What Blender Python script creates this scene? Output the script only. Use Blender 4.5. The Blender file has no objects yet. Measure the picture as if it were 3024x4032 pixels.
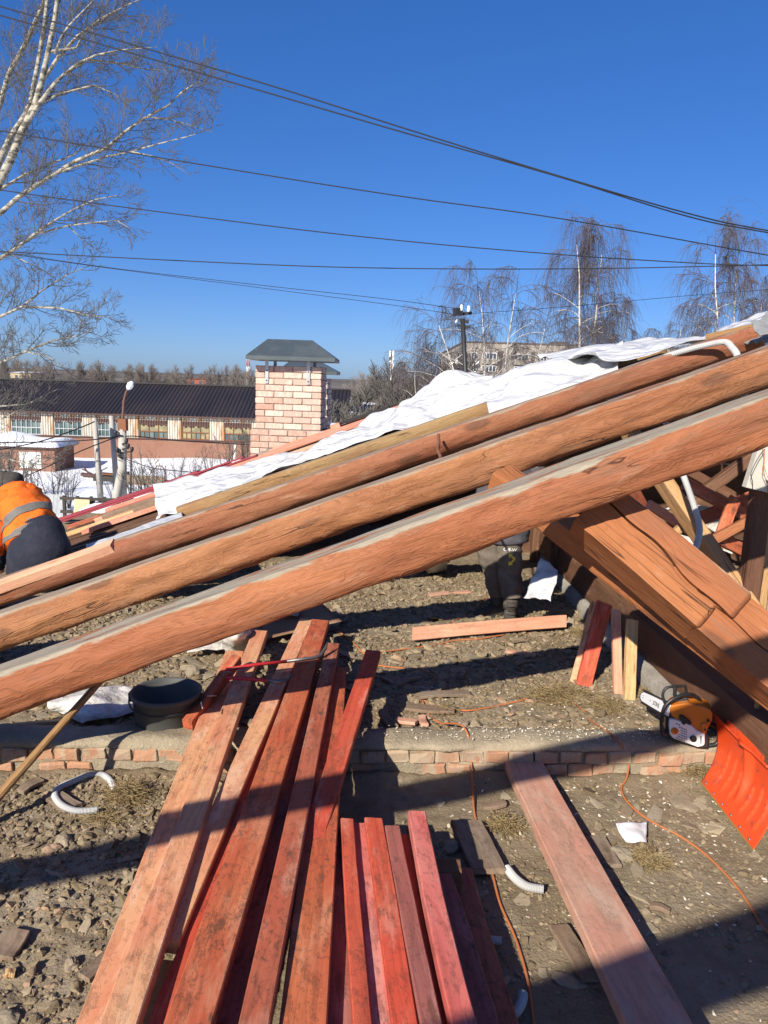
import bpy, math, random
import numpy as np
from mathutils import Vector, Matrix
R = math.radians
rnd = random.Random(7)
scene = bpy.context.scene
col = scene.collection

# ------------------------------------------------------------------ camera
F_PX, CX, CY = 3000.0, 1512.0, 2016.0          # focal length and centre in photo pixels
CAM = Vector((0, 0, 2.10)); PITCH = math.atan(516 / 3000.0); ROLL = 0.032
_f = Vector((0, math.cos(PITCH), -math.sin(PITCH)))
_u0 = Vector((0, math.sin(PITCH), math.cos(PITCH)))
_x0 = Vector((1, 0, 0))
_r = _x0 * math.cos(ROLL) + _u0 * math.sin(ROLL)
_u = -_x0 * math.sin(ROLL) + _u0 * math.cos(ROLL)
cd = bpy.data.cameras.new('camera'); cam = bpy.data.objects.new('camera', cd); col.objects.link(cam)
cd.sensor_fit = 'VERTICAL'; cd.sensor_height = 36.0; cd.lens = 36.0 * F_PX / 4032.0
cd.clip_start = 0.05; cd.clip_end = 6000
mw = Matrix.Identity(4)
for i in range(3):
    mw[i][0] = _r[i]; mw[i][1] = _u[i]; mw[i][2] = -_f[i]; mw[i][3] = CAM[i]
cam.matrix_world = mw
scene.camera = cam

# ------------------------------------------------------------------ light
SUN = Vector((0.80, 1.49, -1.0)).normalized()   # direction the light travels
el = math.asin(-SUN.z); az = math.atan2(-SUN.x, -SUN.y)
w = bpy.data.worlds.new('World'); scene.world = w; w.use_nodes = True
wn = w.node_tree; bg = wn.nodes['Background']
sky = wn.nodes.new('ShaderNodeTexSky'); sky.sky_type = 'NISHITA'; sky.sun_disc = False
sky.sun_elevation = el; sky.sun_rotation = az; sky.altitude = 150
sky.air_density = 0.8; sky.dust_density = 0.6; sky.ozone_density = 4.0
ga = wn.nodes.new('ShaderNodeGamma'); ga.inputs[1].default_value = .72
hs = wn.nodes.new('ShaderNodeHueSaturation'); hs.inputs['Saturation'].default_value = 1.38
mx = wn.nodes.new('ShaderNodeVectorMath'); mx.operation = 'MULTIPLY'; mx.inputs[1].default_value = (.75, .955, 1.42)
wn.links.new(sky.outputs[0], ga.inputs[0]); wn.links.new(ga.outputs[0], hs.inputs['Color']); wn.links.new(hs.outputs[0], mx.inputs[0])
wn.links.new(mx.outputs[0], bg.inputs[0]); bg.inputs[1].default_value = 0.087
sd = bpy.data.lights.new('sun', 'SUN'); sd.energy = 4.8; sd.angle = R(0.53); sd.color = (1.0, 0.925, 0.81)
sun = bpy.data.objects.new('sun', sd); col.objects.link(sun)
sun.rotation_euler = SUN.to_track_quat('-Z', 'Y').to_euler(); sun.location = (-8, -15, 12)
vs = scene.view_settings
scene.display_settings.display_device = 'sRGB'
vs.view_transform = 'Standard'; vs.look = 'None'; vs.exposure = 0.75; vs.gamma = 1; vs.use_curve_mapping = False

# ------------------------------------------------------------------ helpers
def ray(px, py): return _f + _r * ((px - CX) / F_PX) - _u * ((py - CY) / F_PX)
def P(px, py, Y):
    d = ray(px, py); return CAM + d * (Y / d.y)
def G(px, py, z=0.0):
    d = ray(px, py); return CAM + d * ((z - CAM.z) / d.z)

def _hash(i, j, k):
    n = (i * 374761393 + j * 668265263 + k * 1274126177) & 0xffffffff
    n = ((n ^ (n >> 13)) * 1274126177) & 0xffffffff
    return ((n ^ (n >> 16)) & 0xffff) / 65535.0
def vnoise(p):
    p = np.asarray(p, float); i = np.floor(p).astype(np.int64); f = p - i; f = f * f * (3 - 2 * f)
    o = 0
    for a in (0, 1):
        for b in (0, 1):
            for c in (0, 1):
                wgt = (f[:, 0] if a else 1 - f[:, 0]) * (f[:, 1] if b else 1 - f[:, 1]) * (f[:, 2] if c else 1 - f[:, 2])
                o = o + wgt * _hash(i[:, 0] + a, i[:, 1] + b, i[:, 2] + c)
    return o * 2 - 1
def fbm(p, scale=1.0, oct=3, seed=0):
    p = np.asarray(p, float) * scale + seed * 17.31; o = 0; a = 1; s = 0
    for _ in range(oct):
        o = o + a * vnoise(p); s += a; a *= .5; p = p * 2.03 + 5.1
    return o / s

def wm(o):
    return (wm(o.parent) @ o.matrix_parent_inverse @ o.matrix_basis) if o.parent else o.matrix_basis.copy()
def attach(o, parent):
    o.parent = parent; o.matrix_parent_inverse = wm(parent).inverted()
def tag(o, label=None, cat=None, group=None, kind=None):
    if label: o['label'] = label
    if cat: o['category'] = cat
    if group: o['group'] = group
    if kind: o['kind'] = kind
    return o
def thing(name, loc, label, cat, group=None):
    o = bpy.data.objects.new(name, None); col.objects.link(o); o.location = loc; o.empty_display_size = .2
    return tag(o, label, cat, group)
def copy_tree(o, parent=None):
    c = o.copy(); col.objects.link(c)
    if parent is not None: c.parent = parent
    for ch in list(o.children): copy_tree(ch, c)
    return c
def frame(p0, p1, up=(0, 0, 1), roll=0.0):
    x = (Vector(p1) - Vector(p0)).normalized(); up = Vector(up)
    y = up.cross(x)
    if y.length < 1e-5: y = Vector((0, 1, 0)).cross(x)
    y.normalize(); z = x.cross(y)
    M = Matrix.Identity(4)
    for i in range(3): M[i][0] = x[i]; M[i][1] = y[i]; M[i][2] = z[i]; M[i][3] = p0[i]
    return M @ Matrix.Rotation(roll, 4, 'X') if roll else M

class MB:
    def __init__(s): s.v = []; s.f = []; s.smooth = []
    def add(s, vs, fs, smooth=False):
        b = len(s.v); s.v.extend([tuple(v) for v in vs])
        for f in fs: s.f.append(tuple(b + i for i in f)); s.smooth.append(smooth)
        return s
    def box(s, c, size, M=None, ch=0.0):
        x, y, z = (a / 2 for a in size); c = Vector(c)
        vs = [Vector((sx * x, sy * y, sz * z)) for sx in (-1, 1) for sy in (-1, 1) for sz in (-1, 1)]
        vs = [c + (M @ v if M else v) for v in vs]
        return s.add(vs, [(0, 1, 3, 2), (4, 6, 7, 5), (0, 4, 5, 1), (2, 3, 7, 6), (0, 2, 6, 4), (1, 5, 7, 3)])
    def bar(s, p0, p1, w, t, up=(0, 0, 1)):
        F = frame(p0, p1, up); L = (Vector(p1) - Vector(p0)).length
        vs = [F @ Vector((x, y, z)) for x in (0, L) for y in (-w / 2, w / 2) for z in (-t / 2, t / 2)]
        return s.add(vs, [(0, 1, 3, 2), (4, 6, 7, 5), (0, 4, 5, 1), (2, 3, 7, 6), (0, 2, 6, 4), (1, 5, 7, 3)])
    def tube(s, path, rad, n=6, cap=True, smooth=True):
        path = [Vector(p) for p in path]; m = len(path)
        if not hasattr(rad, '__len__'): rad = [rad] * m
        t0 = (path[1] - path[0]).normalized()
        a = Vector((0, 0, 1)) if abs(t0.z) < .9 else Vector((1, 0, 0))
        u = t0.cross(a).normalized(); vs = []
        for i, p in enumerate(path):
            t = (path[min(i + 1, m - 1)] - path[max(i - 1, 0)])
            t = t.normalized() if t.length > 1e-9 else t0
            u = u - t * u.dot(t)
            u = u.normalized() if u.length > 1e-6 else t.orthogonal().normalized()
            b = t.cross(u)
            for k in range(n):
                an = 2 * math.pi * k / n; vs.append(p + (u * math.cos(an) + b * math.sin(an)) * rad[i])
        fs = [(i * n + k, i * n + (k + 1) % n, (i + 1) * n + (k + 1) % n, (i + 1) * n + k) for i in range(m - 1) for k in range(n)]
        if cap: fs += [tuple(range(n - 1, -1, -1)), tuple((m - 1) * n + k for k in range(n))]
        return s.add(vs, fs, smooth)
    def loft(s, rings, cap=True, smooth=True):
        n = len(rings[0]); m = len(rings); vs = [v for r in rings for v in r]
        fs = [(i * n + k, i * n + (k + 1) % n, (i + 1) * n + (k + 1) % n, (i + 1) * n + k) for i in range(m - 1) for k in range(n)]
        if cap: fs += [tuple(range(n - 1, -1, -1)), tuple((m - 1) * n + k for k in range(n))]
        return s.add(vs, fs, smooth)
    def grid(s, pts, smooth=True):
        m = len(pts); n = len(pts[0]); vs = [p for r in pts for p in r]
        return s.add(vs, [(i * n + k, i * n + k + 1, (i + 1) * n + k + 1, (i + 1) * n + k) for i in range(m - 1) for k in range(n - 1)], smooth)
    def lathe(s, prof, c, axis=(0, 0, 1), n=20, smooth=True, cap=True):
        z = Vector(axis).normalized(); x = z.orthogonal().normalized(); y = z.cross(x); c = Vector(c)
        rings = [[c + z * h + (x * math.cos(2 * math.pi * k / n) + y * math.sin(2 * math.pi * k / n)) * r for k in range(n)] for r, h in prof]
        return s.loft(rings, cap, smooth)
    def poly(s, pts, d):            # extrude a polygon (3d points) by vector d
        n = len(pts); d = Vector(d); vs = [Vector(p) for p in pts] + [Vector(p) + d for p in pts]
        return s.add(vs, [tuple(range(n - 1, -1, -1)), tuple(range(n, 2 * n))] + [(k, (k + 1) % n, n + (k + 1) % n, n + k) for k in range(n)])
    def build(s, name, mat, parent=None, M=None, label=None, cat=None, group=None, kind=None, local=False, edge_smooth=None):
        me = bpy.data.meshes.new(name)
        v = np.array(s.v, float)
        if M is None:
            mn, mx = v.min(0), v.max(0); o0 = Vector(((mn[0] + mx[0]) / 2, (mn[1] + mx[1]) / 2, mn[2]))
            v = v - np.array(o0); M = Matrix.Translation(o0)
        elif not local:
            Mi = np.array(M.inverted()); v = v @ Mi[:3, :3].T + Mi[:3, 3]
        me.from_pydata(v.tolist(), [], s.f)
        me.polygons.foreach_set('use_smooth', s.smooth); me.update()
        o = bpy.data.objects.new(name, me); col.objects.link(o)
        if mat:
            for m_ in (mat if isinstance(mat, (list, tuple)) else [mat]): me.materials.append(m_)
        o.matrix_basis = M
        if parent is not None: attach(o, parent)
        return tag(o, label, cat, group, kind)
def inst(o, M, parent=None, **kw):
    c = bpy.data.objects.new(o.name.split('.')[0], o.data); col.objects.link(c); c.matrix_basis = M
    if parent is not None: attach(c, parent)
    return tag(c, **kw)

# ------------------------------------------------------------------ materials
class Mat:
    def __init__(s, name, rough=.8, spec=.3, metal=0):
        s.m = bpy.data.materials.new(name); s.m.use_nodes = True; s.t = s.m.node_tree
        s.b = s.t.nodes['Principled BSDF']
        s.b.inputs['Roughness'].default_value = rough; s.b.inputs['Metallic'].default_value = metal
        s.b.inputs['Specular IOR Level'].default_value = spec
    def S(s, inp, v):
        if isinstance(v, bpy.types.NodeSocket): s.t.links.new(v, inp)
        elif v is not None:
            if hasattr(inp.default_value, '__len__') and hasattr(v, '__len__') and len(inp.default_value) == 4 and len(v) == 3: v = (*v, 1)
            inp.default_value = v
    def nd(s, typ, **kw):
        n = s.t.nodes.new('ShaderNode' + typ)
        for k, v in kw.items(): setattr(n, k, v)
        return n
    def obj(s, scale=(1, 1, 1), rand=True):
        o = s.nd('TexCoord').outputs['Object']
        if rand:
            r = s.nd('ObjectInfo').outputs['Random']
            v = s.nd('VectorMath', operation='MULTIPLY_ADD'); s.S(v.inputs[0], r); v.inputs[1].default_value = (0, 31, 47); s.S(v.inputs[2], o); o = v.outputs[0]
        if tuple(scale) != (1, 1, 1): o = s.mul(o, scale)
        return o
    def mul(s, v, sc):
        n = s.nd('VectorMath', operation='MULTIPLY'); s.S(n.inputs[0], v); n.inputs[1].default_value = sc; return n.outputs[0]
    def addv(s, a, b):
        n = s.nd('VectorMath', operation='ADD'); s.S(n.inputs[0], a); s.S(n.inputs[1], b); return n.outputs[0]
    def noise(s, vec, scale=5, detail=3, rough=.55, dist=0, color=False):
        n = s.nd('TexNoise'); s.S(n.inputs['Vector'], vec)
        n.inputs['Scale'].default_value = scale; n.inputs['Detail'].default_value = detail
        n.inputs['Roughness'].default_value = rough; n.inputs['Distortion'].default_value = dist
        return n.outputs['Color' if color else 'Fac']
    def vor(s, vec, scale=5, feat='F1', out='Distance'):
        n = s.nd('TexVoronoi', feature=feat); s.S(n.inputs['Vector'], vec); n.inputs['Scale'].default_value = scale
        return n.outputs[out]
    def ma(s, op, a, b=None, c=None, clamp=False):
        n = s.nd('Math', operation=op, use_clamp=clamp); s.S(n.inputs[0], a); s.S(n.inputs[1], b)
        if c is not None: s.S(n.inputs[2], c)
        return n.outputs[0]
    def step(s, v, a, b):
        n = s.nd('MapRange', interpolation_type='SMOOTHSTEP'); s.S(n.inputs['Value'], v); n.inputs['From Min'].default_value = a; n.inputs['From Max'].default_value = b
        return n.outputs[0]
    def mix(s, f, a, b, blend='MIX'):
        n = s.nd('Mix', data_type='RGBA', blend_type=blend); s.S(n.inputs[0], f); s.S(n.inputs[6], a); s.S(n.inputs[7], b)
        return n.outputs[2]
    def ramp(s, f, stops):
        n = s.nd('ValToRGB'); s.S(n.inputs[0], f); e = n.color_ramp.elements
        while len(e) < len(stops): e.new(.5)
        for k, (p, c) in enumerate(stops): e[k].position = p; e[k].color = (*c, 1) if len(c) == 3 else c
        return n.outputs[0]
    def sep(s, v):
        n = s.nd('SeparateXYZ'); s.S(n.inputs[0], v); return n.outputs
    def comb(s, x, y, z):
        n = s.nd('CombineXYZ'); s.S(n.inputs[0], x); s.S(n.inputs[1], y); s.S(n.inputs[2], z); return n.outputs[0]
    def bump(s, h, strength=.4, dist=.01):
        n = s.nd('Bump'); n.inputs['Strength'].default_value = strength; n.inputs['Distance'].default_value = dist; s.S(n.inputs['Height'], h)
        s.t.links.new(n.outputs[0], s.b.inputs['Normal']); return n
    def color(s, c): s.S(s.b.inputs['Base Color'], c); return s
    def rnd(s): return s.nd('ObjectInfo').outputs['Random']

MATS = {}
def plain(name, c, rough=.7, spec=.3, metal=0, var=.25, scale=6, bump=0.0, bscale=40):
    m = Mat(name, rough, spec, metal); o = m.obj()
    n = m.noise(o, scale, 4, .6)
    f = m.ma('MULTIPLY_ADD', n, var * 2, 1 - var)
    m.color(m.mix(1.0, (*c, 1), m.comb(f, f, f), 'MULTIPLY'))
    if bump: m.bump(m.noise(o, bscale, 3), bump, .004)
    MATS[name] = m.m; return m.m

def log_wood(name, c1, c2, dark, dust=(.31, .265, .195), dust_lo=.05, dust_hi=.075, dust_amt=1.0, grain=1.0):
    m = Mat(name, .72, .25); o = m.obj(); raw = m.nd('TexCoord').outputs['Object']
    x, y, z = m.sep(o)[0:3]; rz = m.sep(raw)[2]; ry = m.sep(raw)[1]
    rad = m.ma('SQRT', m.ma('ADD', m.ma('MULTIPLY', ry, ry), m.ma('MULTIPLY', rz, rz)))
    warp = m.noise(m.mul(o, (1.0, 7.0, 7.0)), 1.0, 4, .55, .6)
    kd = m.vor(m.mul(o, (1.5, 4.2, 4.2)), 1.0)
    knot = m.ma('POWER', 2.718, m.ma('MULTIPLY', m.ma('MULTIPLY', kd, kd), -16))
    ph = m.ma('ADD', m.ma('MULTIPLY', rad, 80), m.ma('MULTIPLY', warp, 24.0 * grain))
    ph = m.ma('ADD', ph, m.ma('MULTIPLY', knot, 4.5))
    ring = m.ma('FRACT', ph)
    ringc = m.ramp(ring, [(0, (0, 0, 0)), (.55, (.25, .25, .25)), (.9, (1, 1, 1)), (1, (0, 0, 0))])
    big = m.noise(m.mul(o, (.9, 3, 3)), 1.0, 3)
    base = m.mix(m.step(big, .35, .65), c1, c2)
    fine = m.noise(m.mul(o, (3, 70, 70)), 1.0, 3, .6)
    amt = m.ma('MULTIPLY', m.step(m.noise(m.mul(o, (1.1, 4, 4)), 1.7, 3), .35, .68), .44)
    colr = m.mix(m.ma('MULTIPLY', ringc, m.ma('ADD', amt, .08)), base, dark)
    colr = m.mix(m.ma('MULTIPLY', m.step(fine, .45, .75), .35), colr, m.mix(.5, base, dark))
    colr = m.mix(m.ma('MULTIPLY', m.step(kd, .20, .11), .7), colr, (.10, .045, .025, 1))
    scuff = m.step(m.noise(m.mul(o, (2.5, 9, 9)), 1.0, 4, .65), .60, .72)
    colr = m.mix(m.ma('MULTIPLY', scuff, .35), colr, (.42, .26, .17, 1))
    gp = m.step(m.noise(m.mul(o, (1.5, 7, 7)), 1.2, 4, .7), .56, .70)
    colr = m.mix(m.ma('MULTIPLY', gp, .45), colr, (.19, .105, .062, 1))
    big2 = m.step(m.noise(m.mul(o, (.55, 2.2, 2.2)), 1.3, 4, .6), .50, .68)
    colr = m.mix(m.ma('MULTIPLY', big2, .55), colr, (.17, .082, .046, 1))
    # long drying cracks
    cw = m.noise(m.mul(o, (.55, 13, 13)), 1.0, 2, .5)
    crack = m.ma('SUBTRACT', 1.0, m.step(m.ma('ABSOLUTE', m.ma('SUBTRACT', cw, .5)), .0, .012))
    gate = m.step(m.noise(m.mul(o, (.8, 2, 2)), 1.3, 2), .48, .58)
    crack = m.ma('MULTIPLY', crack, gate)
    colr = m.mix(m.ma('MULTIPLY', crack, .85), colr, (.03, .016, .01, 1))
    dn = m.noise(m.mul(o, (3, 14, 14)), 1.0, 4, .6)
    dz = m.ma('ADD', rz, m.ma('MULTIPLY', m.ma('SUBTRACT', dn, .5), .10))
    dmask = m.ma('MULTIPLY', m.step(dz, dust_lo, dust_hi), dust_amt)
    dcol = m.mix(m.step(fine, .3, .8), dust, tuple(a * .72 for a in dust))
    colr = m.mix(dmask, colr, dcol)
    m.color(colr)
    h = m.ma('ADD', m.ma('MULTIPLY', ringc, .5), m.ma('MULTIPLY', fine, .5))
    h = m.ma('SUBTRACT', h, m.ma('MULTIPLY', crack, 2.0))
    axe = m.noise(m.mul(o, (7, 16, 16)), 1.0, 3, .6, .6)
    h = m.ma('ADD', h, m.ma('MULTIPLY', axe, 1.2))
    m.bump(h, .5, .008)
    MATS[name] = m.m; return m.m

def board_wood(name, c1, c2, dark, dirt=.5, pale=.3, palec=(.60, .40, .30), dirtc=(.075, .045, .028), hue=.14):
    m = Mat(name, .74, .22); o = m.obj()
    g = m.noise(m.mul(o, (1.3, 30, 30)), 1.0, 4, .6, .4)
    big = m.noise(m.mul(o, (1.2, 4, 4)), 1.3, 3)
    base = m.mix(m.step(big, .32, .68), c1, c2)
    rv = m.rnd()
    base = m.mix(m.ma('MULTIPLY', rv, hue), base, m.mix(.5, c2, dark))
    ring = m.ma('FRACT', m.ma('ADD', m.ma('MULTIPLY', m.sep(o)[1], 22), m.ma('MULTIPLY', m.noise(m.mul(o, (.7, 5, 5)), 1.0, 2), 7)))
    colr = m.mix(m.ma('MULTIPLY', m.ma('POWER', ring, 3.0), .35), base, dark)
    colr = m.mix(m.ma('MULTIPLY', m.step(g, .48, .7), .4), colr, dark)
    pl = m.step(m.noise(m.mul(o, (2.2, 9, 9)), 1.0, 5, .7), .50, .66)
    colr = m.mix(m.ma('MULTIPLY', pl, pale), colr, palec)
    d1 = m.step(m.noise(m.mul(o, (6, 14, 14)), 1.6, 7, .78), .48, .64)
    d2 = m.step(m.noise(o, 38, 4, .65), .55, .68)
    d3 = m.step(m.noise(m.mul(o, (.8, 1.5, 1.5)), 1.5, 2), .36, .58)
    colr = m.mix(m.ma('MULTIPLY', m.ma('MULTIPLY', d1, d3), dirt), colr, dirtc)
    colr = m.mix(m.ma('MULTIPLY', d2, dirt * .6), colr, dirtc)
    kd = m.vor(m.mul(o, (1.4, 7, 7)), 1.0)
    colr = m.mix(m.ma('MULTIPLY', m.step(kd, .10, .05), .6), colr, (.10, .04, .02, 1))
    m.color(colr)
    m.bump(m.ma('ADD', m.ma('MULTIPLY', g, .7), m.ma('MULTIPLY', d1, .5)), .5, .004)
    MATS[name] = m.m; return m.m

log_wood('log_orange', (.335, .128, .052), (.275, .096, .042), (.095, .036, .018), dust_lo=.078, dust_hi=.092)
log_wood('log_tan', (.325, .142, .06), (.27, .105, .045), (.085, .036, .019), dust_lo=.088, dust_hi=.105, dust_amt=.8, grain=1.2)
log_wood('log_red', (.25, .088, .044), (.27, .108, .05), (.07, .027, .016), dust_lo=.075, dust_hi=.092, dust_amt=.7)
log_wood('log_olive', (.30, .19, .085), (.27, .15, .06), (.09, .05, .025), dust_lo=.06, dust_hi=.09, dust_amt=.6)
log_wood('beam_orange', (.33, .125, .045), (.29, .10, .038), (.15, .05, .022), dust_lo=.128, dust_hi=.15, grain=.45)
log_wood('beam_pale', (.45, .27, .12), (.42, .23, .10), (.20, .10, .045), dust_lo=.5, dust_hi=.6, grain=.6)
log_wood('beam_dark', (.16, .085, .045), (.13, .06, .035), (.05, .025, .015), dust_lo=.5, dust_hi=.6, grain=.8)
board_wood('board_peach', (.66, .37, .19), (.62, .24, .13), (.38, .12, .055), .45, .55, (.70, .47, .32))
board_wood('board_red', (.54, .075, .040), (.50, .11, .055), (.24, .032, .02), .55, .4, (.62, .32, .24))
board_wood('board_orange', (.50, .145, .06), (.47, .10, .045), (.22, .05, .024), .8, .3, (.60, .34, .20))
board_wood('board_brown', (.40, .13, .07), (.40, .095, .05), (.16, .045, .026), .8, .35, (.54, .34, .23))
board_wood('board_pink', (.58, .19, .155), (.56, .12, .095), (.28, .055, .045), .5, .45, (.64, .37, .30))
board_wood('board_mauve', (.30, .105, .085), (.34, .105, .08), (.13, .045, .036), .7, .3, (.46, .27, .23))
board_wood('board_dusty', (.53, .31, .215), (.57, .26, .175), (.35, .19, .13), .55, .6, (.54, .39, .28), (.25, .175, .12))
board_wood('board_fresh', (.62, .36, .22), (.62, .29, .19), (.42, .17, .09), .25, .3, (.68, .46, .30))
board_wood('board_salmon', (.58, .23, .16), (.60, .28, .18), (.38, .12, .08), .3, .35, (.68, .42, .32))
board_wood('board_yellow', (.58, .40, .20), (.55, .34, .15), (.36, .20, .08), .25, .2, (.66, .5, .3))
board_wood('board_grey', (.25, .19, .135), (.22, .15, .10), (.10, .07, .045), .5, .3, (.36, .30, .24))
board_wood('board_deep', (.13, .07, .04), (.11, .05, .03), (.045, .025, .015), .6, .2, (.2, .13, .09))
# ------------------------------------------------------------------ more materials
def mk_earth():
    m = Mat('earth', .95, .1); o = m.nd('TexCoord').outputs['Object']
    a = m.noise(o, 1.3, 4, .6); b = m.noise(o, 9, 5, .65); c = m.noise(o, 60, 4, .7)
    colr = m.ramp(a, [(.3, (.18, .137, .083)), (.5, (.24, .187, .121)), (.7, (.295, .242, .166))])
    colr = m.mix(m.ma('MULTIPLY', m.step(b, .42, .7), .55), colr, (.155, .115, .075, 1))
    colr = m.mix(m.ma('MULTIPLY', m.step(c, .55, .75), .5), colr, (.33, .282, .21, 1))
    pale = m.step(m.noise(o, 3.2, 5, .7), .56, .72)
    colr = m.mix(m.ma('MULTIPLY', pale, .45), colr, (.305, .27, .215, 1))
    m.color(colr)
    m.bump(m.ma('ADD', m.ma('MULTIPLY', b, .8), m.ma('MULTIPLY', c, .6)), .8, .02)
    MATS['earth'] = m.m
mk_earth()
def mk_cement(name, c, spots=(.5, .47, .41)):
    m = Mat(name, .95, .1); o = m.obj(rand=False)
    a = m.noise(o, 4, 5, .65); b = m.noise(o, 55, 4, .7)
    colr = m.mix(m.step(a, .35, .65), c, tuple(x * .72 for x in c))
    colr = m.mix(m.ma('MULTIPLY', m.step(b, .58, .72), .6), colr, spots)
    colr = m.mix(m.ma('MULTIPLY', m.step(b, .42, .28), .5), colr, tuple(x * .5 for x in c))
    m.color(colr); m.bump(m.ma('ADD', a, b), .9, .012); MATS[name] = m.m
mk_cement('cement', (.35, .29, .20), (.52, .47, .38)); mk_cement('mortar', (.29, .23, .155)); mk_cement('concrete', (.36, .33, .28))
mk_cement('mortar_grey', (.27, .235, .20))
def mk_brick(name, c1, c2, stain, amt=.5, soot=0.0):
    m = Mat(name, .9, .15); o = m.obj(); r = m.rnd()
    base = m.mix(m.step(r, .2, .8), c1, c2)
    a = m.noise(o, 14, 5, .7); st = m.noise(m.mul(o, (18, 18, 5)), 1.5, 4, .7)
    colr = m.mix(m.ma('MULTIPLY', m.step(m.ma('ADD', st, m.ma('MULTIPLY', m.ma('SUBTRACT', r, .5), .25)), .42, .6), amt), base, stain)
    colr = m.mix(m.ma('MULTIPLY', m.step(a, .58, .75), .5), colr, tuple(x * .45 for x in c1))
    m.color(colr); m.bump(m.ma('ADD', a, m.noise(o, 90, 3)), .7, .005); MATS[name] = m.m
mk_brick('brick_old', (.39, .21, .125), (.34, .175, .105), (.36, .285, .20), .85)
mk_brick('brick_lime', (.51, .33, .262), (.54, .385, .305), (.61, .50, .42), .65)
mk_brick('brick_rust', (.43, .25, .185), (.47, .30, .23), (.54, .42, .34), .6)
def mk_tarp():
    m = Mat('tarp', .34, .5); o = m.obj(rand=False)
    d = m.step(m.noise(o, 6, 5, .7), .60, .74); d2 = m.noise(o, 2, 3)
    colr = m.mix(m.ma('MULTIPLY', d, .45), (.53, .53, .525, 1), (.35, .33, .29, 1))
    colr = m.mix(m.ma('MULTIPLY', m.step(d2, .5, .75), .25), colr, (.40, .395, .38, 1))
    m.color(colr)
    wv = m.addv(o, m.mul(m.noise(o, 2.5, 3, .6, color=True), (.35, .35, .35)))
    def crease(sc, vec): return m.ma('ABSOLUTE', m.ma('SUBTRACT', m.noise(m.mul(o, vec), sc, 2, .5, .8), .5))
    c1 = crease(1.0, (1.0, 2.6, 2.6)); c2 = crease(2.6, (1.0, 1.6, 2.0)); c3 = crease(7.0, (1.0, 1.4, 1.4))
    hh = m.ma('ADD', m.ma('ADD', c1, m.ma('MULTIPLY', c2, .45)), m.ma('MULTIPLY', c3, .05))
    m.bump(m.ma('MULTIPLY', hh, -1.0), .42, .30)
    m.b.inputs['Transmission Weight'].default_value = 0
    MATS['tarp'] = m.m
    m = Mat('dirty_sheet', .6, .3); o = m.obj()
    d = m.step(m.noise(o, 9, 5, .7), .42, .68)
    m.color(m.mix(m.ma('MULTIPLY', d, .7), (.62, .60, .56, 1), (.30, .26, .20, 1))); m.bump(m.noise(o, 14, 4, .6, 1), .7, .02)
    MATS['dirty_sheet'] = m.m
mk_tarp()
def mk_metal_cap():
    m = Mat('cap_metal', .42, .5, .15); o = m.obj(rand=False)
    a = m.noise(m.mul(o, (9, 9, 2)), 2, 4, .7); b = m.noise(o, 3, 3)
    colr = m.mix(m.step(b, .4, .7), (.065, .082, .085, 1), (.09, .108, .11, 1))
    colr = m.mix(m.ma('MULTIPLY', m.step(a, .64, .74), .6), colr, (.34, .36, .34, 1))
    m.color(colr); MATS['cap_metal'] = m.m
mk_metal_cap()
plain('galv', (.42, .43, .43), .45, .5, .6, .2)
plain('red_metal', (.26, .035, .045), .45, .5, .1, .25)
plain('black_edge', (.028, .027, .028), .8)
plain('slate', (.23, .235, .23), .9, .2, 0, .3, 20, .4)
plain('conduit', (.40, .40, .385), .5, .4, 0, .12)

# ------------------------------------------------------------------ attic floor
def floor_z(x, y):
    """smooth height of the earth fill, before rubble"""
    t = np.clip((y - LEDGE_Y(x) - .10) / .12, 0, 1)
    return 0.10 * t
_l0 = G(300, 2915, .2); _l1 = G(2700, 2932, .2)
LSL = (_l1.y - _l0.y) / (_l1.x - _l0.x)
def LEDGE_Y(x): return _l0.y + (x - _l0.x) * LSL
def floor_h(x, y):
    p = np.stack([x, y, np.zeros_like(x)], 1)
    clod = np.clip(fbm(p, .9, 2, 3) + .15, 0, 1)
    clod = np.where(x < -.5, np.clip(clod + .5, 0, 1.2), clod)
    clod = np.where((x > .2) & (y < 3.6), clod * .45, clod)
    back = y > LEDGE_Y(x)
    clod = np.where(back, .8, clod)
    pile = np.exp(-((y - LEDGE_Y(x) + .02) / .09) ** 2) * (.035 + .045 * np.clip(fbm(p, 2.2, 2, 15), -.6, 1))
    h = floor_z(x, y) + np.where(back, 0, pile) + .03 * fbm(p, 1.1, 3, 1) + clod * (.045 * np.abs(fbm(p, 7, 3, 2)) + .030 * np.abs(fbm(p, 20, 2, 4))) + .006 * fbm(p, 30, 2, 5)
    return h
_gx = np.arange(-4.4, 4.5, .025); _gy = np.arange(.8, 10.8, .025)
_GX, _GY = np.meshgrid(_gx, _gy, indexing='ij'); _GH = floor_h(_GX.ravel(), _GY.ravel()).reshape(_GX.shape)
def FZ(x, y):
    a = min(max((x + 4.4) / .025, 0), len(_gx) - 1.01); b = min(max((y - .8) / .025, 0), len(_gy) - 1.01); i = int(a); j = int(b); a -= i; b -= j
    return float((_GH[i, j] * (1 - a) + _GH[i + 1, j] * a) * (1 - b) + (_GH[i, j + 1] * (1 - a) + _GH[i + 1, j + 1] * a) * b)
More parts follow.
